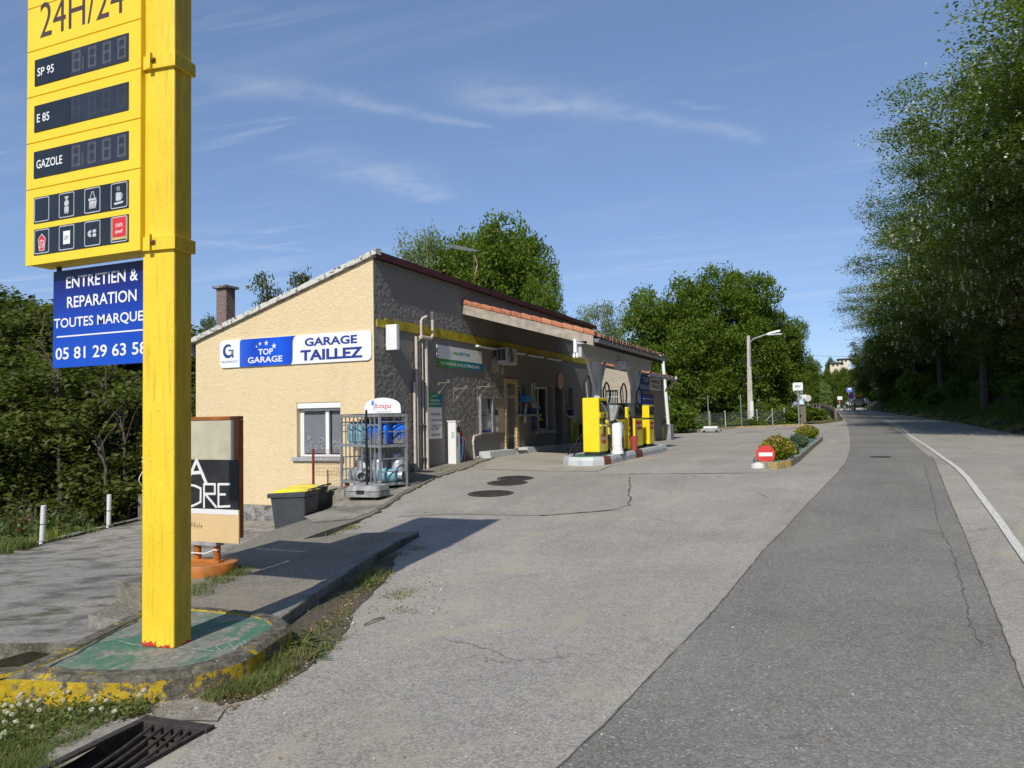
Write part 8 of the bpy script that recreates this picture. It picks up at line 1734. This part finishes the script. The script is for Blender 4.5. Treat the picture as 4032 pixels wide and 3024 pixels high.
# --- wood on the left
LG = 'trees of the dark wood on the left'
def rowt(specs):
    for i, (u, vt, depth, kn, w, lab) in enumerate(specs):
        d = ray(u, 1680); p = O_+d*depth; t = copy_tree(K[kn]); R, H = K[kn]['dims']; zb = -3.4; zt = EYE+(1680-vt)/F*depth; t.location = (float(p[0]), float(p[1]), zb); t.scale = (w/R, w/R, (zt-zb)/H*.97); t.rotation_euler = (0, 0, i*1.7+.3); t['label'] = lab; t['group'] = LG
rowt([(-150, 1080, 27, 'wood', 4.5, 'dark wood tree cut by the left picture edge'), (110, 1105, 30, 'wood2', 4.4, 'tallest wood tree at the far left, below the price panel'), (330, 1190, 27, 'wood', 3.8, 'wood tree with leaning pale stems behind the blue board'), (500, 1235, 29, 'wood2', 3.8, 'wood tree left of the yellow pole'),
      (680, 1310, 31, 'wood', 4., 'wood tree hidden mostly by the yellow pole'), (20, 1380, 22.5, 'wood', 3.4, 'front wood tree above the leftmost white post'), (240, 1430, 23, 'wood2', 3.2, 'front wood tree between the two white posts'), (430, 1420, 22, 'wood', 3.2, 'front wood tree above the right white post'),
      (600, 1500, 24, 'wood2', 3., 'front wood tree behind the yellow pole'), (-300, 1250, 24, 'wood2', 4., 'wood tree beyond the left edge'), (-50, 1130, 38, 'oak2', 6.5, 'broad tree deep in the left wood'), (260, 1210, 40, 'oak2', 6.5, 'broad tree deep behind the pale stems'), (560, 1270, 42, 'oak2', 6.5, 'broad tree deep behind the yellow pole'),
      (780, 1420, 40, 'oak2', 6., 'broad tree behind the left end of the garage')])
# bare leaning stems standing in front of the left wood
SG = 'bare pale stems at the front of the left wood'
for i, (u0, v0, u1, v1, dep) in enumerate(((505, 2010, 470, 1560, 20.), (425, 1930, 370, 1690, 19.5), (545, 1960, 395, 1480, 21), (300, 1950, 262, 1590, 21), (240, 1760, 215, 1350, 20.5), (455, 1700, 380, 1290, 22), (110, 1950, 150, 1500, 21))):
    d0_, d1_ = ray(u0, v0), ray(u1, v1); p, q = O_+d0_*dep, O_+d1_*(dep+.6); t = thing('tree', 'bare pale stem leaning at the front of the left wood, %s from the pole' % nth(i), 'tree', (p[0], p[1], p[2]-1.5), group=SG)
    m = MB(); P, Q = Vector([float(c) for c in p]), Vector([float(c) for c in q]); pts = [P+Vector((0, 0, -1.5))]+[P.lerp(Q, f)+Vector((random.uniform(-.08, .08), 0, .15*math.sin(f*5))) for f in np.linspace(0, 1, 8)]; m.tube(pts, .055, 6, .35)
    for _ in range(5): e = pts[random.randrange(3, 8)]; w = e+Vector((random.uniform(-1.2, 1.2), random.uniform(-.4, .4), random.uniform(.2, 1.2))); m.tube([e, e.lerp(w, .5)+Vector((0, 0, .12)), w], .022, 4, .4)
    m.build('trunk', 'bark', t, smooth=True)
# bushes: brambles at the yard edge, undergrowth on the bank and beyond the fence
def make_bush(mats, ncl, per, leaf, R=1., H=1., split=.0, flat=.6, stems=0):
    t = thing('bush', 'bush', 'bush'); C, P, lv = crown_points([(0, 0, H*.42, R*.8, R*.8, H*.42), (R*.4, .1, H*.5, R*.5, R*.5, H*.38), (-R*.4, -.2, H*.4, R*.5, R*.5, H*.4), (0, R*.4, H*.62, R*.45, R*.45, H*.36)], ncl, per, .22*R, flat, .35)
    co, fc = leaves(P, leaf, .3); mi = (rng.random(len(fc)) < split).astype(int) if len(mats) > 1 else None
    o = link(bpy.data.objects.new('foliage', fast_mesh('foliage', co, fc, mats, mi, lv)), t)
    if stems:
        m = MB()
        for i in range(stems): a = random.uniform(0, 6); r = random.uniform(.3, .9)*R; m.tube([(0, 0, -.1), (r*.4*math.cos(a), r*.4*math.sin(a), H*.5), (r*math.cos(a), r*math.sin(a), H*random.uniform(.7, 1.15))], .008*R, 4, .4)
        m.build('stems', 'bark', t, local=True)
    return t
random.seed(21)
BR = make_bush(['leaf_bramble', 'leaf_bramble_red'], 260, 34, .085, 1.3, 1.5, .12, stems=14); ivy = make_bush(['grass_dark'], 220, 30, .12, 1.5, 1.4); lb_ = make_bush(['leaf_oak'], 260, 32, .16, 1.8, 2.4)
def put_bush(src, x, y, s, sz, label, group, z=None):
    used = src.get('used'); t = copy_tree(src) if used else src; src['used'] = True; t.location = (x, y, base_g(x, y)-.05 if z is None else z); t.scale = (s, s, sz); t.rotation_euler = (0, 0, random.uniform(0, 6)); t['label'] = label; t['group'] = group
# brambles just beyond the yard edge
for j, (off, hh) in enumerate(((1.55, .95), (2.8, 1.35), (4.2, 1.7))):
    for i in range(9):
        f = -.75+i*.26+.1*j; x, y = TA[0]+(TB[0]-TA[0])*f-TD[1]*off+random.uniform(-.2, .2), TA[1]+(TB[1]-TA[1])*f+TD[0]*off+random.uniform(-.2, .2)
        put_bush(BR, x, y, random.uniform(.85, 1.15), hh*random.uniform(.8, 1.1), '%s row bramble bush beyond the sloping yard, %s from the left' % (('front', 'middle', 'back')[j], nth(i)), 'bramble bushes along the yard edge')
for i in range(64):
    y = 16+i*1.75+random.uniform(-.6, .6); x = verge(y)+random.uniform(2.0, 3.2)+(i % 3)*1.6
    put_bush(ivy, x, y, random.uniform(.8, 1.2), random.uniform(.7, 1.3), 'dark undergrowth bush on the shaded right bank, %s from the camera' % nth(i), 'undergrowth bushes on the bank')
put_bush(lb_, verge(86)+2., 86, 1.2, 1.5, 'pale green bush where the bank meets the road bend', 'bushes on the bend')
for i in range(15):
    x = FA[0]-3+i*.72; y = fence_y(x)+2.0+random.uniform(0, 1.6)
    put_bush(lb_, x, y, random.uniform(.8, 1.1), random.uniform(.4, .65), 'leafy bush just beyond the wire fence, %s from the workshop' % nth(i), 'bushes beyond the wire fence')
for i in range(8):
    y = 66+i*6; x = -5.6-.055*(y-61)*1.3-random.uniform(0, .8)
    put_bush(lb_, x, y, random.uniform(.8, 1.1), random.uniform(.8, 1.2), 'leafy bush left of the grass verge, %s from the DKV sign' % nth(i), 'bushes beside the grass verge')
for i in range(9): put_bush(lb_, -9.6-i*1.0, 44.5-i*.6+random.uniform(0, 1), 1., random.uniform(.8, 1.1), 'leafy bush behind the workshop, %s from its corner' % nth(i), 'bushes behind the workshop')
# planted shrubs
def shrub(u0, u1, vtop, vb, label, mats, leaf, ncl, tip=True, cat='shrub'):
    p = gnd((u0+u1)/2, vb); Y = float(p[1])+.35; x0, x1 = float(onY(u0, vb, Y)[0]), float(onY(u1, vb, Y)[0]); zt = float(onY((u0+u1)/2, vtop, Y)[2]); cx = (x0+x1)/2; zb = G(cx, Y)+.1; R = (x1-x0)/2*.92; H = zt-zb
    t = thing('shrub', label, cat, (cx, Y, zb)); n = ncl; a = rng.random(n)*2*math.pi; r = R*np.sqrt(rng.random(n)); top = H*(1-.45*(r/R)**2)*rng.uniform(.72, 1.08, n); per = 34
    tt = np.tile(np.linspace(0.05, 1, per), n)**.8; P = np.stack([np.repeat(r*np.cos(a), per)*(.35+.65*tt), np.repeat(r*np.sin(a), per)*(.35+.65*tt), np.repeat(top, per)*tt], 1)+rng.normal(size=(n*per, 3))*leaf*.45
    co, fc = leaves(P, leaf, .4, asp=1.7); mi = ((tt > .965) & (rng.random(len(tt)) < .6)).astype(int) if tip else None
    link(bpy.data.objects.new('foliage', fast_mesh('foliage', co, fc, mats, mi, rng.random(len(fc)))), t)
    m = MB()
    for i in range(24): j = random.randrange(n); m.tube([(0, 0, 0), (float(r[j]*math.cos(a[j]))*.5, float(r[j]*math.sin(a[j]))*.5, float(top[j])*.6), (float(r[j]*math.cos(a[j])), float(r[j]*math.sin(a[j])), float(top[j]))], .006, 4, .5)
    m.build('stems', 'bark', t, local=True); return t
shrub(2985, 3140, 1722, 1832, 'yellow leaved shrub with reddish tips right behind the no entry sign', ['leaf_spirea', 'leaf_spirea_tip'], .055, 330)
shrub(3100, 3190, 1708, 1778, 'grey green lavender cushion between the two yellow shrubs', ['leaf_lavender'], .04, 420, False)
shrub(3128, 3232, 1676, 1738, 'yellow leaved shrub with reddish tips at the far end of the planted island', ['leaf_spirea', 'leaf_spirea_tip'], .06, 300)
shrub(3095, 3150, 1740, 1812, 'small grey green cushion plant beside the front yellow shrub', ['leaf_lavender'], .04, 160, False)
# --- grasses and weeds
def blades(pts, h, w, bend=.5, seed=0, zf=None):
    n = len(pts); pts = np.asarray(pts, float); a = rng.random(n)*2*math.pi; hh = h*rng.uniform(.45, 1.2, n); be = bend*rng.uniform(.2, 1.3, n)*hh; dx, dy = np.cos(a), np.sin(a); wx, wy = -dy*w*.5, dx*w*.5
    L = []
    for f, ww in ((0, 1.), (.5, .8), (1., .12)):
        cx = pts[:, 0]+dx*be*f*f; cy_ = pts[:, 1]+dy*be*f*f; cz_ = pts[:, 2]+hh*(f-.18*f*f*bend)
        L += [np.stack([cx-wx*ww, cy_-wy*ww, cz_], 1), np.stack([cx+wx*ww, cy_+wy*ww, cz_], 1)]
    co = np.stack(L, 1).reshape(-1, 3); b = np.arange(n)[:, None]*6; return co, np.concatenate([b+np.array([[0, 1, 3, 2]]), b+np.array([[2, 3, 5, 4]])], 0), n
def grass_patch(name, label, spots, mats, zf=None, cat='grass'):
    """spots: (x, y, radius, blades, height, width, bend, material)"""
    CO, FC, MI, off = [], [], [], 0
    for x, y, r, n, h, w, be, mi in spots:
        a = rng.random(n)*2*math.pi; q = r*np.sqrt(rng.random(n)); X_, Y_ = x+q*np.cos(a), y+q*np.sin(a); Z_ = np.array([(zf or G)(float(p), float(s)) for p, s in zip(X_, Y_)])-.01
        co, fc, k = blades(np.stack([X_, Y_, Z_], 1), h, w, be); CO.append(co); FC.append(fc+off); off += len(co); MI.append(np.full(len(fc), mi))
    fc = np.vstack(FC); o = link(bpy.data.objects.new(name, fast_mesh(name, np.vstack(CO), fc, mats, np.concatenate(MI), rng.random(len(fc))))); return stuff(o, label, cat)
def PXs_(pts): return [XY(gnd(u, v)) for u, v in pts]
sp = []; random.seed(8)
for u, v, r, n, h in ((860, 2745, .10, 350, .08), (920, 2720, .11, 420, .10), (980, 2720, .12, 480, .12), (1040, 2690, .11, 420, .10), (1090, 2660, .10, 260, .08), (1130, 2640, .08, 240, .09), (830, 2700, .07, 250, .10), (1000, 2650, .09, 400, .13), (1060, 2620, .08, 300, .13)):
    x, y = XY(gnd(u, v)); sp.append((x, y, r, int(n*.75), h*.85, .0042, 1.0, 0)); sp.append((x, y, r*1.35, n//2, h*.6, .0035, 1.2, 1))
grass_patch('grass_tuft', 'thick green grass tuft growing at the rounded corner of the traffic island', sp, ['grass_green', 'grass_dry'])
sp = []
for i in range(60):
    u, v = random.uniform(0, 560), 0; v = random.uniform(2745, 2810)+(560-u)*.25*random.random()+ (0 if u > 250 else random.uniform(0, 120)); x, y = XY(gnd(u, v)); sp.append((x, y, .10, 75, .04, .004, 1., 0)); sp.append((x, y, .12, 75, .04, .003, 1.2, 1))
for i in range(24): x, y = XY(gnd(random.uniform(0, 160), random.uniform(2880, 3060))); sp.append((x, y, .09, 140, .05, .004, .8, 0))
for i in range(16): x, y = XY(gnd(*[(a_*(1-i/15)+b_*i/15)+random.uniform(-12, 12) for a_, b_ in ((395, 110), (2865, 2985))])); sp.append((x, y, .045, 70, .05, .004, .8, 0))
grass_patch('clover_grass', 'low clover and grass strip at the foot of the yellow painted kerb', sp, ['grass_green', 'grass_dry'])
# clover leaves and heads
cp_ = []; 
for i in range(1700):
    u = random.uniform(-40, 580); v = random.uniform(2745, 2830)+(580-u)*.28*random.random(); p = gnd(u, v); cp_.append((p[0], p[1], random.uniform(.015, .06)))
co, fc = leaves(np.array(cp_), .02, 1.2, asp=1.1); stuff(link(bpy.data.objects.new('clover_leaves', fast_mesh('clover_leaves', co, fc, ['grass_green'], None, rng.random(len(fc))))), 'dark clover leaves mixed into the grass before the kerb', 'clover')
hp = []
for i in range(40):
    u = random.uniform(-20, 575); v = random.uniform(2735, 2830)+(575-u)*.3*random.random(); p = gnd(u, v); q = np.array((p[0], p[1], random.uniform(.06, .12))); d = rng.normal(size=(44, 3)); d /= np.linalg.norm(d, axis=1)[:, None]; hp.append(q+d*.010*np.array((1, 1, .8)))
co, fc = leaves(np.vstack(hp), .010, 0., asp=1.2); stuff(link(bpy.data.objects.new('clover_heads', fast_mesh('clover_heads', co, fc, ['petal_clover'], None, rng.random(len(fc))))), 'small white clover flower heads before the yellow kerb', 'clover flowers')
# broad leaved weeds along the kerb
def weed(name, label, spots):
    CO, FC, off = [], [], 0
    for u, v, n, s in spots:
        p = gnd(u, v)
        for k_ in range(n):
            a = random.uniform(0, 6.3); L_ = s*random.uniform(.6, 1.2); w = L_*.17; r0 = random.uniform(0, .06); up = random.uniform(.35, 1.); base = np.array((p[0]+r0*math.cos(a*3), p[1]+r0*math.sin(a*3), p[2])); d = np.array((math.cos(a), math.sin(a), 0)); sd = np.array((-math.sin(a), math.cos(a), 0)); L2 = []
            for f, ww in ((0, .15), (.35, .8), (.6, 1.), (.85, .7), (1., .05)): c = base+d*L_*f+np.array((0, 0, L_*up*(f-.55*f*f))); L2 += [c-sd*w*ww*.5, c+sd*w*ww*.5]
            CO.append(np.array(L2)); FC.append(np.array([[2*j, 2*j+1, 2*j+3, 2*j+2] for j in range(4)])+off); off += 10
    fc = np.vstack(FC); return stuff(link(bpy.data.objects.new(name, fast_mesh(name, np.vstack(CO), fc, ['grass_green'], None, rng.random(len(fc))))), label, 'weeds')
weed('kerb_weeds', 'leafy dandelion weeds growing along the kerb right of the island', [(1080, 2570, 22, .16), (1130, 2545, 22, .15), (1190, 2540, 20, .15), (1240, 2500, 14, .13), (1230, 2600, 14, .11), (1050, 2600, 16, .13), (1270, 2560, 12, .10), (1300, 2470, 10, .10), (1465, 2300, 12, .12), (1440, 2320, 10, .12), (1480, 2290, 8, .10), (1330, 2350, 8, .09), (900, 2740, 12, .10)])
sp = []
for u, v, n, h in ((1120, 2600, 260, .09), (1180, 2580, 300, .09), (1250, 2560, 260, .08), (1300, 2520, 200, .08), (1290, 2460, 160, .08), (1340, 2420, 120, .08), (1445, 2300, 240, .16), (1470, 2280, 240, .20), (1500, 2262, 140, .12), (1560, 2350, 180, .06), (1600, 2330, 140, .05), (1575, 2405, 130, .05), (1560, 2185, 120, .07), (1640, 2160, 130, .07), (1760, 2066, 50, .04), (1700, 2075, 40, .04),
                   (1375, 2310, 120, .08), (1300, 2345, 100, .08), (1220, 2400, 90, .07), (1580, 1905, 160, .11), (1610, 1895, 160, .10), (1650, 1880, 90, .07), (1740, 1857, 120, .09), (1760, 1845, 120, .09), (1770, 1850, 60, .06), (1340, 2085, 180, .10), (1370, 2080, 160, .08), (1310, 2100, 120, .08), (1290, 2112, 140, .10), (1400, 2062, 90, .06), (1480, 2018, 90, .06), (1540, 1980, 80, .05), (1450, 2036, 80, .05), (1345, 2365, 80, .08), (1400, 2330, 80, .08), (1420, 2255, 60, .07)):
    x, y = XY(gnd(u, v)); d = math.hypot(x, y); sp.append((x, y, .03*d*.35+.05, n//2, h*.75, .0035+.0005*d, .9, 0)); sp.append((x, y, .03*d*.45+.07, n//3, h*.6, .0035+.0004*d, 1.1, 1))
grass_patch('joint_weeds', 'scattered grass and weeds in the joints and along the pavement kerb', sp, ['grass_green', 'grass_dry'])
sp = []
for u, v, n in ((905, 2260, 260), (940, 2262, 260), (880, 2290, 140), (800, 2310, 120), (790, 2340, 90), (850, 2280, 100), (770, 2330, 80), (960, 2240, 120)): x, y = XY(gnd(u, v, walk_z)); sp.append((x, y, .12, n, .07, .005, .8, 0))
grass_patch('pavement_weeds', 'small weeds on the dark pavement by the orange sign foot', sp, ['grass_green'], walk_z)
sp = []
for u, v, n in ((185, 2128, 60), (30, 2165, 400), (70, 2158, 400), (210, 2120, 120), (330, 2098, 100), (-30, 2180, 280)): x, y = XY(gnd(u, v, terrace)); sp.append((x, y, .3, n, .22, .012, .6, 0 if n != 60 else 1))
grass_patch('yard_edge_grass', 'rough grass and yellow herb at the far edge of the sloping yard', sp, ['grass_green', 'leaf_spirea'], terrace)
# verge of tall grass on the right
# debris and tiny stones over the forecourt
pts = []
for i in range(420): u, v = random.uniform(900, 3400), random.uniform(1950, 3000); p = gnd(u, v); pts.append((p[0], p[1], p[2]+.012))
co, fc = leaves(np.array(pts), .012, 1., asp=1.2); mi = (rng.random(len(fc)) < .5).astype(int)
stuff(link(bpy.data.objects.new('loose_grit', fast_mesh('loose_grit', co, fc, ['petal_clover', 'litter_brown'], mi, rng.random(len(fc))))), 'specks of loose grit and leaf scattered over the tarmac', 'grit')
sp = []; random.seed(31)
for i in range(520):
    y = 12+(i/520)**1.15*92; k_ = random.random(); x = verge(y)+.15+k_*2.0; dist = y; n = 60
    sp.append((x, y, .42, n, .20+.45*k_, .010+.00035*dist, .6, 1 if (k_ < .30 and random.random() < .7) else 0))
grass_patch('verge_grass', 'rough grass verge, dry at the tarmac and tall and green below the bank', sp, ['grass_dark', 'grass_dry'], lambda x, y: base_z(x, y)+.02)
sp = []
for i in range(330):
    y = random.uniform(62, 108); x = random.uniform(-3.8-.06*(y-61), road_left(y)-.3); sp.append((x, y, .5, 26, .10, .03, .6, 1 if random.random() < .45 else 0))
grass_patch('lawn_grass', 'short patchy grass of the verge beside the log fence', sp, ['grass_green', 'grass_dry'], lambda x, y: G(x, y)+.02)
# litter: small stones and dry leaves
pts = []
for i in range(900):
    r = random.random()
    if r < .45: u, v = random.uniform(1000, 1400), 0; v = 2700-(u-1000)*.75+random.uniform(-40, 90)
    elif r < .7: u = random.uniform(1450, 1760); v = random.uniform(2240, 2420)
    else: u = random.uniform(500, 900); v = random.uniform(2760, 2830)
    p = gnd(u, v); pts.append((p[0], p[1], p[2]+.008))
co, fc = leaves(np.array(pts), .016, 1., asp=1.3); mi = (rng.random(len(fc)) < .3).astype(int)
stuff(link(bpy.data.objects.new('leaf_litter', fast_mesh('leaf_litter', co, fc, ['litter_brown', 'petal_clover'], mi, rng.random(len(fc))))), 'bits of dry leaf and grit gathered along the kerb', 'litter')
pts = []
for i in range(1500):
    f = random.random(); u = 900+f*640; v = 2745-f*500+random.uniform(-35, 60)*(1.3-f); p = gnd(u, v); pts.append((p[0], p[1], p[2]+.012))
co, fc = leaves(np.array(pts), .013, 1., asp=1.6); mi = (rng.random(len(fc)) < .5).astype(int)
stuff(link(bpy.data.objects.new('dry_leaf_bits', fast_mesh('dry_leaf_bits', co, fc, ['litter_brown', 'grass_dry'], mi, rng.random(len(fc))))), 'dry leaf bits and straw in the dirt along the pavement kerb', 'litter')
m = MB(); a, b = gnd(1430, 2468), gnd(1512, 2438); m.tube([(a[0], a[1], .015), ((a[0]+b[0])/2, (a[1]+b[1])/2, .028), (b[0], b[1], .015)], .009, 6); tag(m.build('stick', 'bark_pale'), 'short dry stick lying on the forecourt near the kerb weeds', 'stick')
dirt = [XY(gnd(u, v)) for u, v in ((-200, 2760), (300, 2755), (560, 2752), (760, 2765), (860, 2790), (1000, 2745), (1130, 2660), (1280, 2560), (1400, 2440), (1330, 2400), (1150, 2470), (1040, 2560), (900, 2640), (600, 2680), (200, 2680), (-200, 2720))]
dr = [XY(gnd(u, v)) for u, v in ((-260, 3100), (-260, 2740), (100, 2720), (560, 2735), (780, 2755), (960, 2755), (1110, 2680), (1240, 2590), (1330, 2500), (1360, 2420), (1420, 2340), (1490, 2290), (1530, 2255), (1440, 2250), (1290, 2360), (1180, 2440), (1010, 2570), (900, 2640), (650, 2700), (300, 2700), (-300, 2690))]
struct(flat_sheet('dirt_strip', [XY(gnd(u, v)) for u, v in ((1000, 2585), (1180, 2432), (1290, 2347), (1465, 2228), (1560, 2180), (1545, 2245), (1500, 2310), (1400, 2400), (1370, 2480), (1290, 2560), (1200, 2640), (1090, 2700), (960, 2760), (860, 2785), (840, 2700))][::-1], G, 'dirt', .006, .15, jit=.015))
for k_ in list(K):
    if k_.endswith('_used') and not K[k_]: K[k_[:-5]]['label'] = 'tree'
